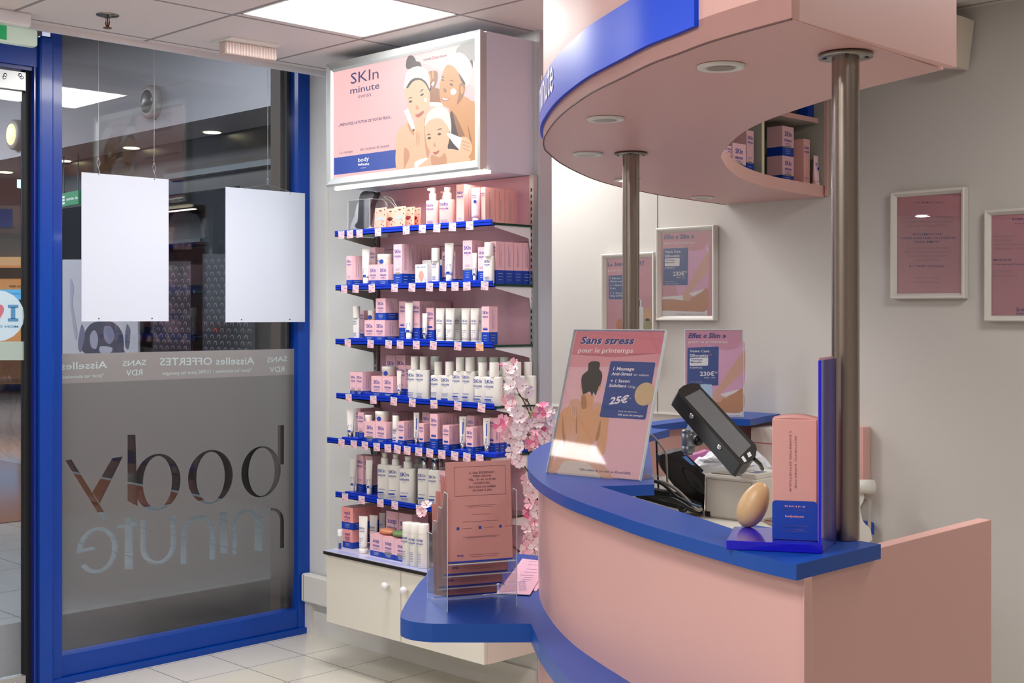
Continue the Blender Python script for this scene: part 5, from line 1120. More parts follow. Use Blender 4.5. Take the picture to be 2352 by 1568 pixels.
# poles
for nm, (x, y) in (('near', (-1.203, 2.052)), ('far', (-2.372, 2.862))):
    t = thing('steel_pole', (x, y, TZ), 'brushed steel pole between counter and canopy, the %s one' % ('thick-looking near' if nm == 'near' else 'farther left'), 'pole')
    mb = MB(); mb.lathe([(.0245, 0.0005), (.0245, CZ-TZ-.002)], STEEL, 40); mb.obj('tube', t)
    mb = MB(); mb.lathe([(.0247, CZ-TZ-.008), (.048, CZ-TZ-.008), (.048, CZ-TZ-.002), (.0247, CZ-TZ-.002)], STEELF, 36); 
    for k_ in range(4): a = k_*math.pi/2+.6; mb.lathe([(.004, CZ-TZ-.0095), (.004, CZ-TZ-.008)], BLACK, 8, (.037*math.cos(a), .037*math.sin(a)))
    mb.obj('flange', t)
# ================================================================== wall pictures
def picture(px4, label, draw, W=None):
    P = Plane((0, 4.455, 0), (1, 0, 0), (0, 0, 1)); q = [P.px(*p) for p in px4]     # TL TR BR BL
    x0 = (q[0][0]+q[3][0])/2; x1 = (q[1][0]+q[2][0])/2; z0 = (q[2][1]+q[3][1])/2; z1 = (q[0][1]+q[1][1])/2
    if W: x1 = x0+W
    t = thing('picture_frame', ((x0+x1)/2, 4.488, z0), label, 'picture frame'); hw = (x1-x0)/2; hh = z1-z0
    FM = mat('white_frame', 'D8D4CC', .35)
    mb = MB(); fw = .021; prof = [(0, 0), (0, -.030), (.004, -.033), (.010, -.031), (fw, -.012), (fw, 0)]; rings = []
    for (cx_, cz_, sx_, sz_) in [(-hw, 0, 1, 1), (hw, 0, -1, 1), (hw, hh, -1, -1), (-hw, hh, 1, -1)]: rings.append([(cx_+sx_*a, b, cz_+sz_*a) for a, b in prof])
    rings.append(rings[0]); mb.loft(rings, FM, False, None, caps=False, close=False); mb.obj('frame', t)
    mb = MB(T((-t.location.x, -t.location.y, -t.location.z))); PP_ = Plane((0, 4.478, 0), (1, 0, 0), (0, 0, 1)); base = mb.M.copy(); mb.M = base @ PP_.M
    PK_ = mat('poster_pink', 'D494A2', .6); cx_ = t.location.x; mb.flat([(cx_-hw+.018, z0+.018), (cx_+hw-.018, z0+.018), (cx_+hw-.018, z1-.018), (cx_-hw+.018, z1-.018)], PK_, 0)
    draw(mb, PP_); mb.obj('print', t, fix=False)
    mb = MB(); mb.box((-hw+.018, -.014, .018), (hw-.018, -.0125, hh-.018), GLASSP); mb.obj('glazing', t); return t
GLASSP = glassy('picture_glass', (.97, .97, .97), .05, .01)
FAINT = mat('faint_pink_ink', 'A87484', .6); PI = mat('poster_ink', '26267A', .6)
def d_info(mb, P):
    c = lambda x, y: (1950+x/4.356, 400+y/4.356)
    for s_, a, b, h_, m_ in [('I N F O R M A T I O N S', (655, 294), (942, 292), 20, PI), ('LA DIRECTION VOUS INFORME', (545, 446), (1018, 442), 20, FAINT), ('QUE LES PAIEMENTS PAR CHÈQUE', (542, 486), (1040, 482), 20, FAINT), ('NE SONT PAS ACCEPTÉS', (590, 526), (972, 522), 20, FAINT),
                             ('RÈGLEMENT PAR', (640, 611), (938, 608), 20, PI), ('CARTE BANCAIRE OU ESPÈCES', (512, 651), (1072, 647), 22, PI), ('UNIQUEMENT.', (655, 687), (918, 685), 21, PI), ('TOUTE PERSONNE ABONNÉE', (572, 750), (996, 747), 20, FAINT),
                             ('SANS SA CARTE, SON CONTRAT', (545, 787), (1020, 785), 20, FAINT), ("OU UNE PIÈCE D'IDENTITÉ", (585, 827), (978, 826), 20, FAINT), ('SERA FACTURÉE', (668, 866), (890, 866), 18, FAINT), ('AU TARIF PASSAGE.', (600, 930), (958, 930), 22, PI), ('MERCI DE VOTRE', (655, 1048), (902, 1048), 18, FAINT), ('COMPRÉHENSION.', (642, 1087), (915, 1088), 18, FAINT)]:
        ptext(mb, P, s_, c(*a), c(*b), h_/4.356, m_, .0006, bold=.008 if m_ is PI else 0)
picture([(2045, 438), (2218, 431), (2210, 688), (2042, 684)], 'white framed pink notice headed INFORMATIONS on the right wall', d_info)
def d_soin(mb, P):
    c = lambda x, y: (1950+x/4.356, 400+y/4.356)
    for s_, a, b, h_, m_ in [('SOINS CORPS', (1632, 462), (1990, 458), 22, PI), ('SWISS', (1660, 500), (1728, 499), 12, PI), ("RELAX'MINUTE", (1450, 633), (1682, 631), 20, FAINT), ('GOMMAGE', (1450, 673), (1625, 671), 20, FAINT), ('RELAX ANTI-STRESS', (1448, 713), (1765, 710), 20, FAINT), ('SOIN JAMBES LÉGÈRES', (1448, 753), (1800, 750), 20, FAINT),
                             ('MINCEUR', (1447, 867), (1628, 866), 22, PI), ('CURE SILHOUETTE (SUR RDV)', (1443, 907), (1830, 906), 12, PI), ('LA SÉANCE', (1440, 982), (1618, 980), 18, FAINT), ('8 SÉANCES 1H', (1440, 1024), (1680, 1022), 18, FAINT), ('body', (1678, 1372), (1830, 1368), 44, PI), ('minute', (1675, 1403), (1850, 1402), 26, PI)]:
        ptext(mb, P, s_, c(*a), c(*b), h_/4.356, m_, .0006, bold=.008 if m_ is PI else 0)
    mb.flat([P.px(*c(*p)) for p in [(1740, 486), (1750, 486), (1750, 500), (1740, 500)]], mat('swiss_red_print', 'C03038', .6), .0006)
picture([(2262, 480), (2420, 474), (2420, 740), (2256, 736)], 'white framed pink treatment price list headed SOINS, cut by the right edge', d_soin, .31)
SKL, SKD, PLIL, PWH, PNAVY = mat('print_skin_light', 'DCAA98', .6), mat('print_skin_tan', 'C88C66', .6), mat('print_lilac', 'E2AACA', .6), mat('print_white', 'ECE8E8', .6), mat('print_navy', '1C4390', .6)
DRED = mat('swiss_red_print', 'C03038', .6)
def slim_art(mb, P, c, k, tilt=False):
    pp = lambda pts, m, z, sm=True: ppoly(mb, P, [c(*p) for p in pts], m, z, sm, 4)
    pp([(770, 275), (900, 300), (1000, 280), (1050, 240), (1042, 640), (940, 690), (810, 700), (760, 640)], PLIL, .0003)
    pp([(622, 712), (820, 698), (1038, 630), (1036, 880), (620, 880)], PWH, .0004, False)
    pp([(624, 742), (700, 732), (840, 742), (900, 715), (980, 670), (1038, 638), (1036, 828), (900, 842), (700, 836), (624, 830)], SKD, .0005)
    pp([(1048, 310), (1046, 470), (1000, 530), (900, 650), (880, 690), (935, 712), (890, 722), (880, 748), (842, 748), (818, 722), (832, 660), (862, 620), (960, 440)], SKL, .0006)
    pp([(1048, 262), (1030, 290), (1048, 312)], PWH, .0007, False)
    pp([(642, 285), (650, 278), (858, 268), (866, 276), (862, 600), (855, 606), (645, 606), (640, 600)], PNAVY, .0007, False)
    pp([(658, 370), (664, 366), (786, 362), (790, 366), (788, 430), (782, 434), (662, 436), (656, 430)], PWH, .001, False)
    tx = lambda s_, a, b, h_, m_, bo=.0, sh_=0: ptext(mb, P, s_, c(*a), c(*b), h_*k, m_, .0013, bo, sh_)
    tx('Effet « Slim »', (648, 193), (915, 186), 44, PI, .02, .2); tx('pour le printemps', (650, 238), (928, 230), 22, PWH, .008)
    tx('Votre Cure', (658, 318), (798, 312), 22, PWH, .02); tx('Silhouette', (658, 356), (790, 350), 24, PWH, .02); tx('Technique', (664, 388), (748, 386), 15, PI, .02); tx('Manuelle', (664, 410), (744, 407), 14, PI, .02)
    tx('8 SÉANCES', (658, 458), (746, 456), 14, PWH, .01); tx('230€*', (730, 522), (856, 518), 38, PWH, .02); tx('280€ -20%', (760, 543), (842, 541), 10, PWH); tx('pour les abonnées', (658, 578), (748, 576), 8, PWH); tx('260€ pour les passages', (658, 597), (782, 594), 8, PWH)
    tx('Offre valable du 1er mars au 30 avril 2026.', (760, 872), (1018, 872), 10, PI)
    pp([(800, 334), (815, 333), (815, 347), (800, 348)], DRED, .0013, False)
picture([(1507, 523), (1642, 517), (1637, 737), (1503, 735)], 'white framed Effet Slim poster showing an arm massaging a leg', lambda mb, P: slim_art(mb, P, lambda x, y: (1360+x/3.92, 500+y/3.92), 1/3.92))
def d_le3(mb, P):
    c = lambda x, y: (1360+x/3.92, 500+y/3.92); pp = lambda pts, m, z, sm=False: ppoly(mb, P, [c(*p) for p in pts], m, z, sm, 4)
    tx = lambda s_, a, b, h_, m_, bo=.0: ptext(mb, P, s_, c(*a), c(*b), h_/3.92, m_, .0013, bo)
    tx('Le 3ème OFFERT', (144, 437), (476, 426), 36, PI, .02); tx('pour le printemps', (146, 484), (430, 476), 22, PWH, .008)
    pp([(148, 525), (155, 520), (390, 512), (396, 518), (394, 728), (386, 732), (156, 734), (150, 728)], PNAVY, .0007)
    for s_, yy in [('1 Sérum Sculptant', 552), ('Anti-cellulite', 580), ('+ 1 Gel-Crème', 615), ('Cryo', 642), ('+ 1 Savon Exfoliant', 685), ('150g OFFERT', 710)]: tx(s_, (162, yy), (162+13*len(s_), yy-1), 17, PWH, .01)
    pp([(395, 740), (445, 735), (445, 800), (462, 805), (462, 1010), (395, 1010)], PWH, .0006); pp([(425, 740), (432, 740), (432, 800), (425, 800)], INKD, .0009)
    for (cx_, cy_, r_, col__) in [(250, 965, 34, 'D07850'), (500, 870, 38, 'D8A878'), (500, 965, 38, 'A8A068'), (330, 985, 40, 'B8A0A0')]:
        a = P.px(*c(cx_, cy_)); b = P.px(*c(cx_+r_, cy_)); mb.ell(a[0], a[1], b[0]-a[0], (b[0]-a[0])*1.25, mat('soap_print_'+col__, col__, .6), .001)
picture([(1379, 585), (1502, 577), (1500, 829), (1379, 830)], 'white framed poster headed Le 3eme, half hidden behind the far pole', d_le3)
# small white speaker above the canopy, mirror panel, low wall cabinet
mb = MB(); P_ = Plane((0, 4.36, 0), (1, 0, 0), (0, 0, 1)); q = [P_.px(*p) for p in [(2140, 150), (2192, 151), (2206, 36), (2140, 22)]]
mb.prism(q, -.11, 0, mat('beige_speaker', 'D8CCBC', .5), P_.M); o = mb.obj('wall_speaker'); tag(o, 'small cream wall speaker above the right end of the canopy', 'speaker')
t = thing('wall_panel', (-2.60, 4.44, .80), 'white panel with pink edge on the wall behind the near pole', 'panel')
mb = MB(); mb.box((-.08, 0, 0), (.062, .045, .27), mat('pale_panel', 'C8CCC8', .5)); mb.obj('board', t); mb = MB(); mb.box((.062, -.01, 0), (.078, .045, .27), PINK); mb.box((-.08, -.01, .27), (.078, .045, .273), PINK); mb.obj('edge', t)
t = thing('low_cabinet', (-2.78, 4.25, 0), 'low white and pink drawer cabinet against the back wall beside the counter', 'cabinet')
mb = MB(); mb.box((-.13, 0, 0), (.10, .23, 1.06), mat('warm_white_door', 'CFC4BC', .5)); mb.obj('carcass', t)
mb = MB(); 
for (a, b, c_, d_) in [(-.12, -.02, .70, 1.0), (.0, .09, .70, .98)]:
    for (x0, z0, x1, z1) in [(a, c_, b, c_+.004), (a, d_, b, d_+.004), (a, c_, a+.003, d_), (b, c_, b+.003, d_)]: mb.box((x0, -.0008, z0), (x1, .002, z1), mat('pink_groove', 'B06A6E', .5))
mb.obj('drawer_outline', t)
# ================================================================== leaning acrylic poster stands
def stand(bl, br, tl, z):
    """acrylic L-stand on a counter: base corners and top-left corner from the photo, real plane solved from them"""
    A = onz(*bl, z); B = onz(*br, z); r = (B-A).normalized(); bk = Vector((-r.y, r.x, 0)); best = None
    for i in range(5, 400):
        th = i/1000*1.2; up = Vector((0, 0, 1))*math.cos(th)+bk*math.sin(th)
        n_ = r.cross(up); d = ray(*tl); t_ = (A-Vector((0, 0, H))).dot(n_)/d.dot(n_); p = Vector((0, 0, H))+d*t_-A; e = abs(p.dot(r))
        if best is None or e < best[0]: best = (e, th, p.dot(up))
    th = best[1]; up = Vector((0, 0, 1))*math.cos(th)+bk*math.sin(th); return Plane(A+Vector((0, 0, .001)), r, up), (B-A).length, best[2], bk, th
P, W_, HH, bk, th = stand((1256, 1086), (1470, 1105), (1320, 758), TZ); print('stand', W_, HH, th)
Wr = P.px(1530, 761)[0]; Wp = max(W_, Wr)
def build_stand(P, Wp, HH, name_label, draw, bgm, foot=.11):
    t = thing('poster_stand', tuple(P.o), name_label, 'poster stand'); O = T(-Vector(P.o))
    mb = MB(O @ P.M); mb.box((0, 0, 0), (Wp, HH, .003), ACRYL); mb.box((0, 0, -.006), (Wp, HH, -.003), ACRYL)
    for a, b in [((Wp-.0015, 0, -.006), (Wp+.0008, HH, .0036)), ((0, HH-.001, -.006), (Wp, HH+.001, .0036)), ((-.0008, 0, -.006), (.0004, HH, .0036))]: mb.box(a, b, EDG)
    bkl = P.n*-1; zl = Vector((0, 0, 1)); 
    mb.M = O; a = Vector(P.o)-zl*.0; r = P.r*Wp; b2 = Vector((-P.r.y, P.r.x, 0))*foot
    mb.add([a, a+r, a+r+b2, a+b2, a+zl*.003, a+r+zl*.003, a+r+b2+zl*.003, a+b2+zl*.003], [(0, 1, 2, 3), (4, 5, 6, 7), (0, 1, 5, 4), (1, 2, 6, 5), (2, 3, 7, 6), (3, 0, 4, 7)], ACRYL)
    mb.obj('acrylic_holder', t, fix=False)
    mb = MB(O @ P.M); mb.flat([(.003, .002), (Wp-.004, .002), (Wp-.004, HH-.003), (.003, HH-.003)], bgm, -.0018); draw(mb, P); mb.obj('poster', t, fix=False); return t
SPK = mat('sans_pink', 'E4B0B6', .5)
def d_sans(mb, P):
    c = lambda x, y: (1240+x/4.125, 740+y/4.125); Z = -.0016
    pp = lambda pts, m, z, sm=True: ppoly(mb, P, [c(*p) for p in pts], m, Z+z*.5, sm, 4)
    tx = lambda s_, a, b, h_, m_, bo=.0, sh_=0: ptext(mb, P, s_, c(*a), c(*b), h_/4.125, m_, Z+.0009, bo, sh_)
    pp([(348, 82), (1196, 85), (1150, 290), (700, 330), (300, 300)], mat('sans_pink_deep', 'D47C88', .5), .0001, False)
    pp([(300, 300), (1150, 290), (1110, 420), (270, 420)], mat('sans_pink_mid', 'DC969E', .5), .0001, False)
    SB, SBD, SH_, HAIR, TOW = mat('sans_skin', 'DA9E74', .5), mat('sans_skin_dark', 'B07A54', .5), mat('sans_hands', 'D8A48C', .5), mat('sans_hair', '2C2222', .5), mat('sans_towel', 'D8C4B8', .5)
    pp([(395, 680), (500, 690), (505, 750), (570, 810), (640, 860), (645, 960), (610, 1235), (535, 1235), (545, 1060), (500, 1140), (470, 1200), (460, 1310), (230, 1305), (215, 1180), (222, 1050), (190, 1140), (140, 1220), (100, 1440), (80, 1430), (160, 1000), (200, 850), (270, 795), (380, 770)], SB, .0003)
    pp([(395, 690), (430, 700), (440, 800), (400, 820), (388, 770)], SBD, .0004); pp([(215, 870), (225, 1000), (240, 1120), (218, 1160), (208, 1000)], SBD, .0004); pp([(560, 960), (575, 930), (560, 1080), (520, 1120)], SBD, .0004); pp([(345, 850), (352, 1000), (345, 1220), (338, 1000)], SBD, .0004)
    pp([(455, 420), (460, 385), (500, 366), (555, 372), (568, 400), (560, 440), (582, 470), (588, 520), (570, 590), (540, 650), (525, 690), (505, 660), (490, 700), (470, 655), (410, 680), (398, 640), (390, 560), (400, 500), (450, 455)], HAIR, .0005)
    pp([(380, 605), (392, 590), (395, 640), (385, 640)], SB, .0006); pp([(575, 590), (572, 620), (545, 650), (555, 610)], SB, .0006)
    pp([(300, 725), (345, 722), (380, 745), (385, 800), (360, 800), (352, 880), (325, 902), (300, 880), (285, 810), (275, 770)], SH_, .0006); pp([(480, 795), (510, 755), (560, 760), (580, 780), (570, 820), (520, 818)], SH_, .0006)
    for k_ in range(3): pp([(305+k_*18, 800), (308+k_*18, 800), (312+k_*16, 880), (309+k_*16, 880)], SBD, .0007, False)
    pp([(300, 955), (320, 960), (330, 1060), (355, 1040), (350, 1090), (340, 1150), (300, 1180), (260, 1150), (255, 1040), (275, 1010), (285, 1060)], SH_, .0006); pp([(250, 1140), (330, 1150), (280, 1240), (130, 1430), (80, 1430), (180, 1230)], SH_, .0005)
    pp([(330, 1200), (430, 1195), (480, 1250), (560, 1310), (640, 1400), (690, 1480), (600, 1478), (470, 1350), (380, 1290), (320, 1250)], SH_, .0007)
    pp([(215, 1320), (300, 1310), (460, 1330), (520, 1380), (560, 1472), (180, 1440), (190, 1370)], TOW, .0006)
    pp([(668, 372), (680, 366), (1082, 378), (1092, 388), (1000, 910), (985, 920), (575, 896), (564, 884)], mat('sans_navy', '1E3E88', .5), .0008, False)
    a = P.px(*c(1000, 678)); b = P.px(*c(1100, 678)); h_ = P.px(*c(1000, 566)); mb.ell(a[0]-.002, a[1], (b[0]-a[0])*.98, (h_[1]-a[1])*.98, mat('savon_print', 'D8B88C', .6, noise=(150, .2, 0)), Z+.0006, n=40)
    W3 = mat('sans_white_ink', 'F4E8EA', .5); IN3 = mat('sans_ink', '28307C', .5)
    tx('Sans stress', (384, 202), (888, 206), 66, W3, .045, .22); mbz = .0004
    ptext(mb, P, 'Sans stress', c(380, 200), c(884, 204), 66/4.125, IN3, Z+.0013, .03, .22)
    tx('pour le printemps', (360, 284), (880, 288), 46, W3, .012, .05)
    tx('1 Massage', (692, 452), (890, 455), 32, W3, .02, .1); tx('Anti-Stress', (675, 500), (870, 503), 30, W3, .02, .1); tx('en cabine', (886, 503), (1030, 510), 22, W3, .0, .1); tx('+ 1 Savon', (665, 566), (846, 570), 30, W3, .02, .1); tx('Exfoliant', (655, 610), (815, 615), 30, W3, .02, .1)
    tx('150g', (832, 618), (900, 622), 22, W3, 0, .2); tx('25€', (652, 775), (822, 758), 70, W3, .03, .2); tx('*', (845, 735), (862, 735), 20, W3, .02); tx('*pour les abonnées', (735, 845), (920, 855), 16, W3, .0, .1); tx('35€ pour les passages', (735, 880), (975, 893), 17, W3, .02, .1)
    tx('Offre valable du 1er mars au 30 avril 2026.', (370, 1400), (858, 1440), 22, IN3, 0, .1)
build_stand(P, Wp, HH, 'large leaning Sans stress poster in a clear acrylic stand on the counter', d_sans, SPK)
P, W_, HH, bk, th = stand((1573, 958), (1650, 958), (1643, 757), TZ); print('stand2', W_, HH, th)
Wp = max(W_, P.px(1707, 757)[0])
# map the framed Slim poster's layout onto this stand
def slim2(mb, P):
    Z = -.0014
    class Q: pass
    def c(x, y):
        u = (x-622)/(1040-622); v = (880-y)/(880-120); return (u, v)
    class PQ:
        def px(self, x, y): return (x*Wp, y*HH)
    old = mb.M.copy(); mb.M = mb.M @ T((0, 0, Z)); q = PQ()
    def pt(mb, P, s_, p0, p1, hpx, m, z=.0006, bold=0., shear=0.): pass
    global ptext
    keep = ptext
    def ptext2(mb, P, s_, p0, p1, hp, m, z, bold=0, shear=0):
        a = P.px(*p0); b = P.px(*p1); v, f, tw = text_geo(s_, bold); sx = (b[0]-a[0])/tw; sy = hp/.73; mb.add([(a[0]+x*sx+y*sy*shear, a[1]+y*sy, z) for x, y in v], f, m)
    globals()['ptext'] = ptext2
    slim_art(mb, q, c, HH/760); globals()['ptext'] = keep; mb.M = old
build_stand(P, Wp, HH, 'smaller leaning Effet Slim poster in a clear acrylic stand on the far counter end', slim2, mat('poster_pink_stand', 'D495AE', .5), .07)
# ================================================================== blue acrylic display with carton and egg-shaped soap
A = onz(1668, 1262, TZ+.0); B = onz(1884, 1272, TZ); r = (B-A).normalized(); b_ = Vector((-r.y, r.x, 0))
t = thing('acrylic_display', (A.x, A.y, TZ), 'blue acrylic L-shaped display stand at the near corner of the counter', 'display stand', None, math.atan2(r.y, r.x)); W_ = (B-A).length; print('disp', W_, A, B)
BAC = mat('blue_acrylic', '1008C0', .12, coat=.6); BAP = mat('blue_acrylic_face', '2A2890', .1, coat=.8)
mb = MB(); mb.bevbox((0, 0, 0.0005), (W_+.004, .15, .016), BAC, .001); mb.obj('tray', t)
A2 = onz(1886, 1271.5, TZ); B2 = onz(1921, 1245, TZ); INV = (T(t.location) @ Matrix.Rotation(math.atan2(r.y, r.x), 4, 'Z')).inverted(); e2 = (B2-A2).normalized(); f2 = Vector((e2.y, -e2.x, 0))
Pl = Matrix(((e2.x, f2.x, 0, A2.x), (e2.y, f2.y, 0, A2.y), (0, 0, 1, TZ), (0, 0, 0, 1)))
mb = MB(INV @ Pl); LL = (B2-A2).length; mb.box((.001, -.004, .001), (LL, 0, .325), BAP); mb.box((-.001, -.0045, .001), (.001, .0005, .325), mat('blue_acrylic_edge', '0414C8', .2)); mb.obj('upright_plate', t)
mb = MB(INV @ Pl); mb.box((.004, -.0065, .02), (LL-.004, -.0042, .329), mat('pink_insert', 'D0A0A4', .5)); mb.obj('poster_insert', t)
# carton on the tray
R_ = Matrix.Rotation(math.atan2(r.y, r.x), 4, 'Z')
dw = .075; xo = W_-.006-dw/2
pz = TZ+.0165
pos = A+r*xo+b_*.03; z1 = H+(HY-963)*(proj(pos)[0]*0+(-pos.x*SA+pos.y*CA))/F; h = z1-pz; print('carton h', h)
t2 = thing('display_carton', (pos.x, pos.y, pz), 'tall pink carton with a blue base on the blue acrylic display', 'carton', None, math.atan2(r.y, r.x))
mb = MB(); mb.bevbox((-dw/2, 0, 0), (dw/2, .065, h), mat('display_pink', 'D69C96', .5), .0015)
n_ = 8; rg = []
for j in range(n_+1): xx = -dw/2+dw*j/n_; zz = .007*math.sin(math.pi*j/n_); rg.append([(xx, .002, h-.001), (xx, .002, h+zz), (xx, .063, h+zz*.8), (xx, .063, h-.001)])
mb.loft(rg, mat('display_pink', 'D69C96', .5), True)
M = FR(0); hb = h*.325; cr = .006
cp_ = [(-dw/2, .0006), (dw/2, .0006), (dw/2, hb-cr)]+[(dw/2-cr+cr*math.cos(a), hb-cr+cr*math.sin(a)) for a in [math.pi/8*i for i in range(1, 5)]]+[(-dw/2+cr+cr*math.cos(a), hb-cr+cr*math.sin(a)) for a in [math.pi/2+math.pi/8*i for i in range(0, 5)]]
mb.flat(cp_, PACKB, .0006, M); mb.box((dw/2-.0001, 0, 0), (dw/2+.0005, .065, hb), PACKB)
DIN = mat('dim_ink', '8A5A68', .6)
MV = M @ Matrix.Rotation(-math.pi/2, 4, 'Z')
mb.text("L'EXPERTISE ESTHÉTIQUE", -h*.90, -.0085+.000, h*.5, .0032, DIN, .0008, 0, 0, MV); mb.text('AESTHETIC EXPERTISE', -h*.87, .0005, h*.44, .0028, DIN, .0008, 0, 0, MV)
PKI = mat('pink_ink', 'E0A0B8', .5)
mb.text('SKIN', 0, hb*.84, .034, .0028, PKI, .001, .01, 0, M, align='C'); lines(mb, 0, hb*.76, .038, 1, M, PKI, h=.001); mb.text('bodyminute', -.0155, hb*.58, .031, .0042, PKI, .001, .02, 0, M); lines(mb, 0, hb*.36, .046, 4, M, PKI, .0032, .0008)
mb.obj('body', t2, fix=False)
eg = onw(1731, 1200, 2.335); mb = MB(); rings = []
for i in range(1, 18):
    tt = math.pi*i/18; k_ = 1+.12*math.cos(tt); rr = .0265*math.sin(tt)*k_; rings.append([(rr*math.cos(2*math.pi*j/28), rr*.9*math.sin(2*math.pi*j/28), -.044*math.cos(tt)) for j in range(28)])
mb.loft(rings, mat('beige_egg_soap', 'D2AC7C', .4, noise=(120, .18, .1)), True); o = mb.obj('egg_soap'); o.location = (eg.x, eg.y, TZ+.0165+.0405)
qv = (Vector((CA, SA, 0))); o.rotation_euler = (0, 0, 0); o.rotation_mode = 'QUATERNION'
from mathutils import Quaternion
o.rotation_quaternion = Quaternion((-SA, CA, 0), math.radians(26)); tag(o, 'beige speckled egg-shaped soap leaning beside the display carton', 'soap')
# ================================================================== desk equipment (inner desk surface z .95)
DZ = .951
CR = Vector((CA, SA, 0)); CFv = Vector((-SA, CA, 0))
def camplane(x, y, w_): p = onw(x, y, w_); return Plane(p, CR, (0, 0, 1))
def bottom_w(y, z): return F*(H-z)/(y-HY)
# receipt printer
pr_ = onz(1617, 1186, DZ); pr1 = onz(1722, 1199, DZ); rr = (pr1-pr_).normalized(); W_ = .145; ang = math.atan2(rr.y, rr.x)
t = thing('receipt_printer', (pr_.x, pr_.y, DZ), 'beige receipt printer on the inner desk of the counter', 'printer', None, ang)
PB = mat('beige_printer', 'CFC9BE', .45, noise=(300, .03, .05)); wv_ = (-pr_.x*SA+pr_.y*CA); h = (1186-1088)*wv_/F; print('printer', h, wv_, (pr1-pr_).length)
Wp_ = (pr1-pr_).length*1.12
mb = MB(); mb.bevbox((0, 0, 0), (Wp_, .13, h), PB, .006); mb.bevbox((Wp_-.045, .004, h-.004), (Wp_, .125, h+.012), PB, .003)
mb.box((.008, -.0006, .012), (.0088, .0006, h-.012), mat('printer_seam', '7A7468', .6)); mb.box((.008, -.0006, h-.0125), (Wp_-.012, .0006, h-.0117), mat('printer_seam', '7A7468', .6)); mb.box((Wp_-.0128, -.0006, .012), (Wp_-.012, .0006, h-.012), mat('printer_seam', '7A7468', .6)); mb.obj('casing', t)
mb = MB(); mb.box((.004, -.001, .002), (.02, .004, .016), BLACK); mb.obj('cable_slot', t); mb = MB(); mb.box((Wp_-.035, .02, h+.0115), (Wp_-.006, .07, h+.0125), mat('printer_display', '3A4A74', .3)); mb.obj('button_panel', t)
mb = MB(); mb.box((.01, .02, h-.0005), (Wp_-.05, .12, h+.003), mat('printer_top_grey', '8A857C', .5)); mb.obj('lid', t)
# phone
Pq = camplane(1560, 1140, 3.62); c2 = lambda x, y: (1440+x/5.058, 930+y/5.058)
t = thing('desk_phone', tuple(Pq.o), 'black desk telephone propped up left of the receipt printer', 'telephone'); O = T(-Pq.o)
mb = MB(O @ Pq.M); q = [Pq.px(*c2(*p)) for p in [(380, 605), (400, 575), (470, 565), (560, 600), (870, 790), (905, 850), (895, 1218), (865, 1222), (700, 1110), (560, 950), (470, 830), (400, 720)]]; mb.prism(spline(q, 4), -.06, 0, mat('black_phone', '0C0D12', .3)); mb.obj('base', t)
mb = MB(O @ Pq.M); q = [Pq.px(*c2(*p)) for p in [(455, 572), (560, 540), (640, 525), (888, 755), (868, 785), (640, 640)]]; mb.prism(q, -.075, .004, mat('phone_face', '1A1C24', .35)); mb.obj('keypad_face', t)
mb = MB(O @ Pq.M); q = [Pq.px(*c2(*p)) for p in [(638, 598), (690, 590), (792, 700), (745, 690)]]; mb.flat(q, mat('phone_display', '5078B8', .3, emit='5078B8', es=.25), .005); mb.obj('display', t, fix=False)
mb = MB(O @ Pq.M); q = [Pq.px(*c2(*p)) for p in [(650, 745), (720, 755), (830, 850), (890, 960), (885, 1030), (800, 980), (700, 870)]]; mb.prism(spline(q, 4), .0, .012, DKGREY)
for i in range(6): q = [Pq.px(*c2(*p)) for p in [(740+i*14, 850+i*10), (745+i*14, 850+i*10), (790+i*10, 960-i*2), (785+i*10, 960-i*2)]]; mb.flat(q, BLACK, .0125)
mb.obj('speaker', t)
# touchscreen monitor on an arm
c6 = lambda x, y: (1460+x/3.136, 740+y/3.136)
P1 = onw(*c6(303, 512), 3.22); P2_ = onw(*c6(452, 440), 3.36); P3_ = onw(*c6(872, 905), 3.12); P4 = onw(*c6(748, 1015), 2.98)
nn = (P2_-P1).cross(P4-P1).normalized()
if nn.z < 0: nn = -nn
ex_ = (P4-P1).normalized(); ey_ = nn.cross(ex_).normalized(); PM = Plane(P1, ex_, ey_)
if PM.n.dot(nn) < 0: print('flip')
t = thing('touchscreen_monitor', tuple(P1), 'black tilted touchscreen monitor seen edge-on above the printer', 'monitor'); O = T(-P1)
def mp(p): return PM.px(*c6(*p))
face = [mp(p) for p in [(303, 512), (312, 482), (345, 455), (400, 438), (452, 441), (475, 470), (868, 885), (873, 912), (866, 960), (830, 1000), (770, 1025), (748, 1015)]]
mb = MB(O @ PM.M); mb.prism(face, -.035, 0, mat('monitor_black', '1C1D1E', .3)); mb.obj('housing', t)
mb = MB(O @ PM.M); mb.flat([mp(p) for p in [(352, 540), (465, 482), (830, 888), (745, 975)]], mat('screen_grey_reflection', '6A6C6E', .3, coat=.2), .0006); mb.box((0, 0, 0), (.0001, .0001, .0001), BLACK); mb.obj('screen', t, fix=False)  # switched-off screen: the grey it reflects is put into its colour
mb = MB(O @ PM.M)
for q_ in ([(758, 975), (775, 962), (800, 1000), (783, 1010)], [(800, 945), (822, 932), (836, 962), (812, 975)]): mb.flat([mp(p) for p in q_], WPLAST, .0008)
mb.obj('sticker', t, fix=False)
mb = MB(O)
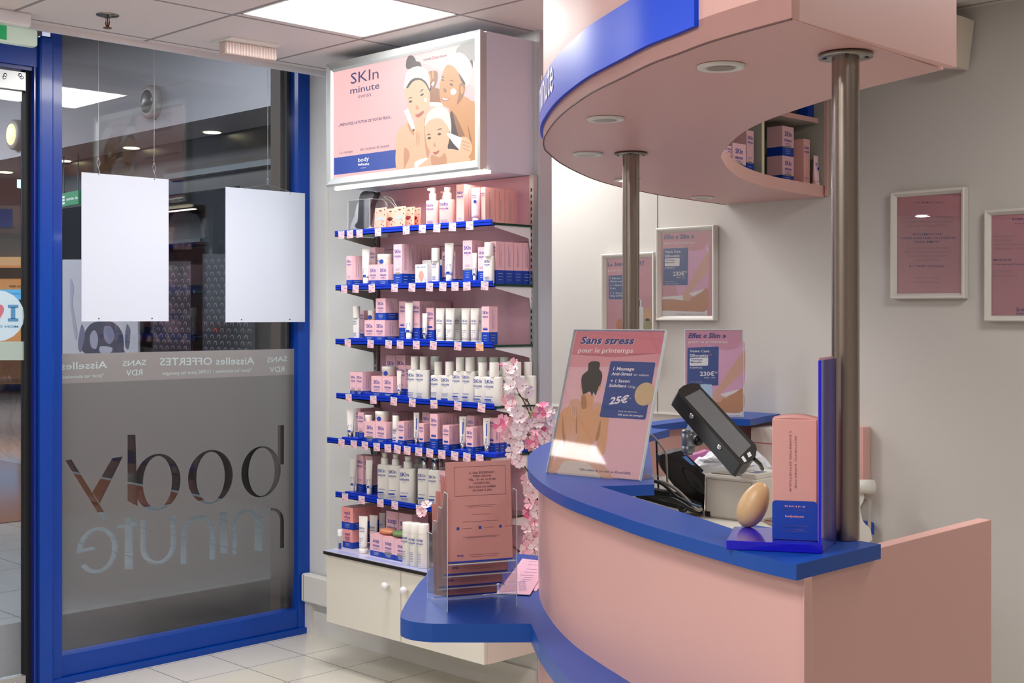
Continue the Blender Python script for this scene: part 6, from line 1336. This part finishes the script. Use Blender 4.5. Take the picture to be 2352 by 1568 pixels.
for q_ in ((404, 676), (604, 900)):
    p = PM.px(*c6(*q_)); s_ = P1+PM.r*(((Vector(onw(*c6(*q_), 3.1))-P1)).dot(PM.r)); fc = (ray(*c6(*q_)))
    # screw on the edge face: plane through P1 with normal -ey
    n2 = -PM.u; tt = (P1-Vector((0, 0, H))).dot(n2)/fc.dot(n2); pt_ = Vector((0, 0, H))+fc*tt; ax_ = Matrix(((PM.r.x, PM.n.x, n2.x, pt_.x), (PM.r.y, PM.n.y, n2.y, pt_.y), (PM.r.z, PM.n.z, n2.z, pt_.z), (0, 0, 0, 1)))
    mb.lathe([(.007, -.002), (.007, .003), (.004, .004), (.001, .003)], CHROME, 14, M=ax_)
mb.obj('edge_screw', t, fix=False)
mb = MB(O); a = onw(*c6(590, 1010), 3.1); mb.tube([onw(*c6(690, 940), 3.12), onw(*c6(740, 1020), 3.12), onw(*c6(775, 1060), 3.14)], .006, BLACK); mb.tube([onw(*c6(850, 980), 3.06), onw(*c6(895, 1020), 3.08), onw(*c6(912, 1056), 3.12)], .005, BLACK); mb.obj('cable', t)
t = thing('monitor_arm', tuple(onw(1585, 1020, 3.35)), 'grey metal swivel arm with black knob behind the tilted monitor', 'bracket'); O = T(-t.location); LG = mat('arm_grey', '8A8E94', .35, .6)
ce = onw(*c2(712, 400), 3.36)
mb = MB(O); mb.lathe([(.0165, -.033), (.0175, -.03), (.0175, -.017), (.016, -.016), (.0175, -.015), (.0175, .016), (.016, .017), (.0175, .018), (.0175, .024), (.014, .026)], LG, 24, M=T(ce)); mb.obj('swivel', t)
mb = MB(O); mb.sphere(tuple(onw(*c2(826, 408), 3.3)), .0145, .0145, .0145, BLACK, 20, 12); mb.obj('knob', t)
mb = MB(O); mb.tube([onw(*c2(790, 400), 3.34), onw(*c2(860, 380), 3.36), onw(*c2(960, 330), 3.3)], .018, mat('arm_pale', '9C948C', .4), 12); mb.tube([ce-Vector((0, 0, .03)), ce-Vector((0, 0, .04))], .012, LG, 12); e1 = onw(*c2(1180, 420), 3.68); mb.tube([onw(*c2(860, 380), 3.36), e1, onw(*c2(1210, 560), 3.7), Vector((e1.x, e1.y, DZ))], .010, mat('arm_post', '5A626C', .4, .5), 12); mb.obj('post', t)
# blue backing card behind monitor
Pq = camplane(1600, 960, 3.7); mb = MB(Pq.M); mb.prism([Pq.px(*c6(*p)) for p in [(360, 790), (470, 448), (548, 448), (552, 560), (440, 800)]], -.003, 0, mat('pale_blue_card', 'A8C4E4', .5)); o = mb.obj('blue_card'); tag(o, 'pale blue card standing behind the tilted monitor', 'card')
# crumpled white plastic bag and pink bottle
Pq = camplane(1650, 1060, 3.8); random.seed(5)
mb = MB(Pq.M); q = [Pq.px(*c2(*p)) for p in [(800, 800), (830, 660), (900, 620), (980, 575), (1110, 570), (1290, 690), (1420, 690), (1500, 540), (1560, 590), (1640, 640), (1640, 830)]]
cx0 = sum(p[0] for p in q)/len(q); cy0 = sum(p[1] for p in q)/len(q); rings = []
for k_, (sc_, zz) in enumerate([(1, -.05), (1.0, -.02), (.86, 0), (.6, .012), (.3, .016)]): rings.append([(cx0+(p[0]-cx0)*sc_+random.uniform(-.004, .004), cy0+(p[1]-cy0)*sc_+random.uniform(-.004, .004), zz+random.uniform(-.006, .006)) for p in spline(q, 2)])
mb.loft(rings, mat('white_bag', 'DDDFE6', .5), False); o = mb.obj('plastic_bag'); tag(o, 'crumpled white plastic bag behind the receipt printer', 'bag')
Pq = camplane(1620, 1050, 3.95); mb = MB(Pq.M); mb.prism([Pq.px(*c2(*p)) for p in [(730, 800), (735, 590), (850, 560), (930, 530), (985, 545), (985, 700), (880, 800)]], -.05, 0, mat('magenta_plastic', 'C070A8', .3)); o = mb.obj('pink_bag'); tag(o, 'translucent magenta pink pouch behind the telephone', 'pouch')
# cables
def cab(label, pts, r_, m_, w_):
    P_ = [onw(*c2(*p), w_+(p[0]-500)*.0) for p in spline(pts, 6, False)]; mb = MB(); mb.tube(P_, r_, m_, 8); o = mb.obj('cable'); tag(o, label, 'cable'); return o
GC_ = mat('grey_cable', '9A938C', .45)
cab('grey cable hanging in front of the pink inner wall', [(245, 335), (300, 360), (380, 450), (450, 560), (462, 700), (470, 900), (478, 940)], .0028, GC_, 3.55)
cab('thick grey cable curving over the inner desk', [(300, 880), (430, 900), (560, 970), (680, 1080), (780, 1190), (840, 1220), (875, 1200)], .0045, GC_, 3.45)
cab('black cable running from under the poster stand', [(260, 878), (380, 900), (480, 970), (560, 1050), (700, 1130), (720, 1190), (640, 1240), (600, 1170)], .0045, BLACK, 3.42)
cab('thin black cable standing behind the grey cable', [(340, 390), (350, 600), (358, 800), (366, 970)], .003, BLACKR, 3.9)
cab('blue-grey cable in the cable heap', [(500, 1040), (620, 1080), (760, 1150), (860, 1180)], .0035, mat('blue_cable', '3A5878', .4), 3.43)
for i in range(5): cab('black cable in the tangled heap, strand %s' % ORD[i], [(250+i*40, 1040+i*14), (380+i*35, 1075+i*10), (520+i*30, 1085+i*18), (640+i*20, 1140+i*12), (730+i*18, 1200+i*5)], .005, BLACK, 3.40+i*.02)
mb = MB(); Pq = camplane(1500, 1160, 3.5); mb.M = Pq.M; mb.prism([Pq.px(*c2(*p)) for p in [(110, 1030), (330, 1000), (640, 1060), (900, 1180), (900, 1290), (500, 1200), (120, 1090)]], -.08, -.03, mat('black_box', '0E0E10', .5)); o = mb.obj('power_strip'); tag(o, 'black cable box under the tangled cables on the inner desk', 'cable box')
# kitchen paper roll hanging behind the near pole
c7 = lambda x, y: (1640+x/2.905, 800+y/2.905); w_ = 4.8
Pq = camplane(1990, 1120, w_); t = thing('paper_roll', tuple(Pq.o), 'white paper roll with torn hanging sheet behind the near pole', 'paper roll'); O = T(-Pq.o); PAP = mat('white_paper', 'E4E0D8', .7)
a = Pq.px(*c7(880, 905)); b = Pq.px(*c7(1068, 905)); rr_ = Pq.px(*c7(1000, 858))[1]-a[1]
mb = MB(O @ Pq.M); mb.lathe([(.002, 0), (rr_, 0), (rr_, b[0]-a[0]), (rr_*.3, b[0]-a[0])], PAP, 28, M=T((a[0], a[1]-rr_*.35, 0)) @ Matrix.Rotation(math.pi/2, 4, 'Y')); mb.obj('roll', t)
mb = MB(O @ Pq.M); sh_pts = [(860, 940), (960, 935), (1000, 975), (995, 1020), (975, 1060), (985, 1120), (1000, 1160), (1040, 1200), (1050, 1240), (1040, 1290), (860, 1290)]
q = spline([Pq.px(*c7(*p)) for p in sh_pts], 3); mb.prism(q, -.002, .0, PAP); mb.prism(spline([Pq.px(*c7(*p)) for p in [(960, 935), (1010, 965), (1060, 1000), (1055, 1100), (1058, 1200), (1045, 1250), (1035, 1180), (1042, 1080), (1035, 1020), (990, 985)]], 3), -.02, -.018, mat('paper_back', 'B8B0A6', .7)); mb.obj('torn_sheet', t)
Pq = camplane(1995, 1220, 4.92); mb = MB(Pq.M); mb.prism([Pq.px(*c7(*p)) for p in [(1000, 1160), (1068, 1165), (1068, 1240), (1000, 1245)]], -.05, 0, PACKB); o = mb.obj('blue_box'); tag(o, 'small blue box low behind the torn paper sheet', 'box')
# ================================================================== lower shelf: brochure holder, brochures, leaflets
FL = onz(1026.5, 1406, WZ); FRt = onz(1188.5, 1392, WZ); BLk = onz(973, 1372.6, WZ); r = (FRt-FL).normalized(); Wd = (FRt-FL).length; dep = (BLk-FL).length
ang = math.atan2(r.y, r.x); t = thing('brochure_holder', (FL.x, FL.y, WZ+.0005), 'clear acrylic tiered brochure holder on the low blue shelf', 'brochure holder', None, ang); print('holder', Wd, dep)
def hz(px_, py_, p): w__ = -p.x*SA+p.y*CA; return H+(HY-py_)*w__/F-WZ
b2 = Vector((-r.y, r.x, 0)); 
sgn = 1
D_ = .17
prof = [(0, 0), (.0, .02), (-.012, .215), (.015, .215), (.045, .215), (.045, .175), (.075, .175), (.075, .135), (.108, .135), (.108, .10), (D_, .095), (D_, 0)]
zf = hz(1031, 1135, FL); print('hold h', zf)
prof = [(0, 0), (.0, zf), (.028, zf+.002), (.045, zf-.042), (.075, zf-.042), (.085, zf-.082), (.115, zf-.082), (.13, zf-.12), (D_, zf-.12), (D_, 0)]
mb = MB()
for xx in (0, Wd-.003):
    MM = Matrix(((0, 0, 1, xx), (1, 0, 0, 0), (0, 1, 0, 0), (0, 0, 0, 1))); mb.prism(prof, 0, .003, ACRYL, M=MM)
    for i in range(len(prof)-1):
        a, b = prof[i], prof[i+1]; mb.tube([(xx+.0015, a[0], a[1]), (xx+.0015, b[0], b[1])], .0011, EDG, 5)
tiers = [(.006, .115, .0), (.045, .077, 0), (.085, .038, 0), (.125, .004, 0)]
for y_, z_, _ in tiers: mb.box((.003, y_, z_), (Wd-.003, y_+.032, z_+.002), ACRYL); mb.box((.003, y_-.001, z_-.0004), (Wd-.003, y_+.001, z_+.0024), EDG)
mb.obj('acrylic_body', t, fix=False)
BRO = mat('brochure_pink', 'C48A84', .5); BRP = mat('brochure_page', 'E0A8A0', .5)
tops = [1065, 1108, 1160, 1215]
for i, (y_, z_, _) in enumerate(tiers):
    zt = [zf+.075, zf+.035, zf-.008, zf-.045][i]; n_ = [3, 4, 3, 2][i]
    for j in range(n_):
        tt = thing('brochure', (0, 0, 0), 'x x x x', 'brochure') ; D.objects.remove(tt); del LABELS['x x x x']
        hgt = zt-z_-.003; w2 = Wd-.016
        mb = MB(Matrix.Rotation(math.radians(-4), 4, 'X')); mb.box((-w2/2, 0, 0), (w2/2, .002, hgt), BRO)
        if j == 0:
            M = FR(0)
            mb.flat([(-w2/2, 0), (w2/2, 0), (w2/2, .004), (-w2/2, .004)], PACKB, .0003, M)
            mb.text('RITUEL', -w2*.36, hgt*.06, w2*.1, .005, INK, .0006, .02, 0, M); lines(mb, .01, hgt*.07, w2*.5, 2, M, DIN, .005, .0009)
            if i == 0:
                BI = mat('brochure_ink', '6A4650', .6)
                for s_, yy, ww in [('C. CIAL BOISSENART', .895, .40), ('77240 CESSON', .86, .29), ('TÉL. : 01 64 10 39 84', .825, .42), ('OUVERTURE :', .79, .27), ('DU LUNDI AU SAMEDI', .752, .42), ('DE 9H30 À 20H', .718, .30)]: mb.text(s_, w2*.05, hgt*yy-.004, w2*ww, .0052, BI, .0006, .015, 0, M, align='C')
                for (x0, z0, x1, z1) in [(-.38, .66, .42, .663), (-.38, .95, .42, .953), (-.38, .66, -.376, .953), (.416, .66, .42, .953)]: mb.flat([(w2*x0, hgt*z0), (w2*x1, hgt*z0), (w2*x1, hgt*z1), (w2*x0, hgt*z1)], BI, .0006, M)
                for zz, ww in [(.56, .5), (.545, .4), (.47, .3), (.40, .6), (.25, .6), (.24, .5)]: lines(mb, w2*.02, hgt*zz, w2*ww, 1, M, BI, h=.0007)
                for xx in (-.36, -.02, .3): mb.flat([(w2*xx, hgt*.325), (w2*xx+.007, hgt*.325), (w2*xx+.007, hgt*.325+.007), (w2*xx, hgt*.325+.007)], INK, .0006, M); lines(mb, w2*(xx+.16), hgt*.335, w2*.16, 1, M, BI, h=.0007)
        o = mb.obj('brochure', fix=False); o.rotation_euler = (0, 0, ang); p = FL+r*(Wd/2+(.002 if j % 2 else -.001))+b2*(y_+.005+j*.0035); o.location = (p.x, p.y, WZ+z_+.004)
        tag(o, 'pink brochure in the %s tier of the clear holder, %s in its stack' % (['tallest front', 'second', 'third', 'lowest'][i], ORD[j]), 'brochure', 'brochures in the clear holder')
# leaflets lying on the low shelf
LP_ = mat('leaflet_pink', 'E4B4C8', .5)
for i, (pts, lab) in enumerate([([(1140, 1362), (1217, 1365), (1262, 1290), (1200, 1282)], 'pink leaflet with dark blue handwriting lying on top on the low blue shelf'), ([(1226, 1356), (1232, 1357), (1275, 1292), (1240, 1285)], 'pink leaflet lying underneath the top one on the low blue shelf')]):
    z = WZ+.004-i*.002; q = [onz(*p, z) for p in pts]; mb = MB(); mb.prism([(v.x, v.y) for v in q], z-.0015, z, LP_)
    if i == 0:
        PW_ = Plane((0, 0, z), (1, 0, 0), (0, 1, 0))
        def lp(x, y): v = onz(x, y, z); return (v.x, v.y)
        a = Vector(lp(1240, 1290)); 
        c5 = lambda x, y: (1180+x/4.78, 1240+y/4.78)
        for (x0, y0, x1, y1) in [(270, 190, 290, 188), (220, 205, 290, 207), (180, 238, 290, 242), (155, 270, 290, 276), (140, 318, 255, 326), (118, 350, 255, 354), (75, 385, 220, 390), (110, 410, 205, 412), (90, 432, 190, 436), (70, 450, 150, 452)]:
            A_ = Vector(lp(*c5(x0, y0))); B_ = Vector(lp(*c5(x1, y1))); n_ = (B_-A_).normalized(); n_ = Vector((-n_.y, n_.x))*.0011
            mb.flat([A_-n_, B_-n_, B_+n_, A_+n_], INK, z+.0006)
            e_ = Vector(lp(*c5(x0+2, y0-8))); mb.flat([A_-n_, A_+n_, e_+n_*.5, e_-n_*.5], INK, z+.0006)
        for k_ in range(5):
            cc_ = lp(*c5(85+k_*4, 460+k_*22)); o_ = ringpts(cc_[0], cc_[1], .007, .012, 16); i_ = ringpts(cc_[0], cc_[1], .0055, .0105, 16); N = 16
            mb.add([(x, y, z+.0006) for x, y in o_+i_], [(j, (j+1) % N, (j+1) % N+N, j+N) for j in range(N)], INK)
        for row in range(5):
            for k_ in range(4):
                cc_ = lp(*c5(135-row*10+k_*28, 185+row*26)); mb.ell(cc_[0], cc_[1], .002, .0012, INK, z+.0006, n=6)
    o = mb.obj('leaflet', fix=False); tag(o, lab, 'leaflet')
# ================================================================== blossom branches in a floor vase
random.seed(11)
vx, vy = -3.13, 3.40
t = thing('blossom_arrangement', (vx, vy, 0), 'artificial pink and white cherry blossom branches standing between shelves and counter', 'flower arrangement'); O = T((-vx, -vy, 0))
mb = MB(); mb.lathe([(.07, .001), (.085, .02), (.075, .3), (.05, .45), (.06, .52), (.05, .52), (.04, .45)], mat('white_ceramic', 'D8D8D8', .2), 28); mb.obj('vase', t)
f3 = lambda x, y: (1110+x/3.41, 820+y/3.41)
BRN = mat('twig_brown', '4A3428', .7); 
def br(pts, r0, r1, w0, w1):
    n_ = len(pts); q = [(onw(*f3(*p), w0+(w1-w0)*i/(n_-1)) if p != base_ else Vector((vx, vy, .50))) for i, p in enumerate(pts)]; mb = MB(O); mb.tube(spline([tuple(v) for v in q], 4, False), r0, BRN, 6, r1=r1); mb.obj('twig', t)
base_ = (392, 1800)
for pts in ([base_, (410, 1500), (425, 1250), (450, 900), (440, 640), (385, 500), (320, 350), (268, 262), (225, 150)], [base_, (430, 1300), (420, 900), (400, 650), (370, 600), (290, 560), (230, 560), (165, 535)], [base_, (440, 1200), (470, 900), (560, 620), (500, 540), (480, 400)],
            [(375, 420), (350, 350), (300, 315), (270, 290)], [(345, 345), (340, 300), (355, 280)], [(440, 640), (400, 640), (340, 600), (300, 575)], [(300, 830), (290, 780), (285, 745)], [base_, (400, 1550), (430, 1400), (380, 1200), (340, 1050)],
            [(392, 1560), (330, 1380), (320, 1360)], [(425, 1250), (445, 1170), (410, 1100)], [(430, 1450), (400, 1300), (395, 1270)], [base_, (200, 1450), (0, 1290), (-300, 1235), (-440, 1215), (-480, 1200)], [(400, 1000), (340, 880), (300, 830), (270, 800)]):
    br(pts, .0045 if pts[0] == base_ else .0025, .0014, 4.32, 4.32+random.uniform(-.08, .02))
LEAF = mat('leaf_green', '9AB848', .5); mb = MB(O)
for (a, b, ww) in [((385, 470), (430, 340), 14), ((378, 465), (395, 380), 12), ((390, 480), (445, 380), 13), ((375, 480), (365, 420), 9), ((330, 1050), (355, 1010), 9)]:
    A_ = onw(*f3(*a), 4.28); B_ = onw(*f3(*b), 4.25); d = (B_-A_); s_ = d.cross(CFv).normalized()*ww/3.41*4.3/F*.9; up_ = CFv*-.006
    mb.add([A_, A_+d*.4+s_, B_, A_+d*.4-s_, A_+d*.45+up_], [(0, 1, 4), (1, 2, 4), (2, 3, 4), (3, 0, 4)], LEAF)
mb.obj('leaves', t, fix=False)
PWm, PPm, PHm, PCm = mat('petal_white', 'F0E0E2', .6), mat('petal_pink', 'F0B8C4', .6), mat('petal_hot', 'E8709A', .6), mat('stamen', 'C05878', .6)
def blossom(x, y, kind, s_=1.0):
    c = onw(*f3(x, y), 4.24+random.uniform(-.06, .05)); m1 = {'w': PWm, 'p': PPm, 'h': PHm}[kind]; m2 = {'w': PWm, 'p': PWm if random.random() < .5 else PPm, 'h': PPm}[kind]
    nrm = Vector((-ray(x*0+1180, 800).x+random.uniform(-.7, .7), -ray(1180, 800).y+random.uniform(-.7, .7), random.uniform(-.2, .8))).normalized()
    a = nrm.orthogonal().normalized(); b = nrm.cross(a); mb = MB(O); R0 = .023*s_; ph = random.random()*6
    for k_ in range(5):
        th = ph+k_*2*math.pi/5+random.uniform(-.1, .1); vs = [(0, 0, 0)]; 
        for (rr, da, hh) in [(.45, -.5, .1), (.8, -.6, .28), (1.05, -.3, .40), (.93, 0, .34), (1.05, .3, .40), (.8, .6, .28), (.45, .5, .1)]: vs.append((rr*R0*math.cos(th+da), rr*R0*math.sin(th+da), hh*R0+random.uniform(-.1, .1)*R0))
        vs.append((.6*R0*math.cos(th), .6*R0*math.sin(th), .08*R0))
        W__ = [c+a*v[0]+b*v[1]+nrm*v[2] for v in vs]; fs = [(0, 1, 8), (1, 2, 8), (2, 3, 8), (3, 4, 8), (4, 5, 8), (5, 6, 8), (6, 7, 8), (7, 0, 8)]
        mb.add(W__, fs, m1 if k_ % 2 == 0 or kind == 'w' else m2, True)
    mb.sphere(tuple(c+nrm*.002), .0022, .0022, .003, PCm, 6, 4); mb.obj('blossom', t, fix=False)
for (x, y, k_) in [(170, 75, 'h'), (190, 110, 'w'), (215, 100, 'w'), (240, 60, 'p'), (222, 130, 'w'), (215, 230, 'w'), (265, 200, 'w'), (265, 245, 'w'), (310, 225, 'w'), (350, 275, 'w'), (190, 345, 'p'), (225, 385, 'p'), (205, 330, 'w'), (240, 365, 'w'), (270, 420, 'w'), (255, 435, 'w'), (290, 480, 'w'), (285, 510, 'w'), (310, 460, 'w'), (345, 520, 'w'), (330, 540, 'w'), (130, 530, 'h'), (155, 500, 'p'), (145, 555, 'p'),
                   (190, 595, 'p'), (245, 580, 'w'), (265, 570, 'w'), (220, 600, 'w'), (295, 595, 'w'), (210, 640, 'w'), (225, 745, 'w'), (250, 730, 'w'), (290, 710, 'w'), (270, 700, 'w'), (260, 805, 'p'), (285, 815, 'w'), (465, 390, 'h'), (435, 440, 'h'), (490, 445, 'p'), (510, 430, 'w'), (465, 510, 'w'), (440, 510, 'w'), (530, 500, 'w'), (500, 520, 'w'), (485, 590, 'h'),
                   (410, 605, 'p'), (430, 620, 'w'), (370, 680, 'p'), (380, 710, 'p'), (400, 660, 'h'), (480, 640, 'w'), (450, 655, 'w'), (520, 640, 'w'), (345, 960, 'p'), (350, 1000, 'w'), (380, 1020, 'p'), (350, 1070, 'w'), (390, 1060, 'w'), (420, 1040, 'p'), (440, 1090, 'w'), (370, 1140, 'p'), (395, 1160, 'p'), (350, 1210, 'h'), (420, 1200, 'w'), (430, 1220, 'w'),
                   (400, 1290, 'p'), (385, 1320, 'w'), (420, 1340, 'w'), (420, 1390, 'h'), (400, 1400, 'p'), (340, 1350, 'w'), (335, 1420, 'w'), (350, 1470, 'h'), (340, 1500, 'p'), (385, 1490, 'w'), (400, 1510, 'w'), (430, 1470, 'w'), (570, 520, 'w'), (560, 560, 'w'), (340, 1540, 'w')]:
    blossom(x, y, k_)
for (x, y, k_) in [(-478, 1222, 'p'), (-465, 1190, 'p'), (-485, 1205, 'w'), (-445, 1160, 'w')]: blossom(x, y, k_, .8)
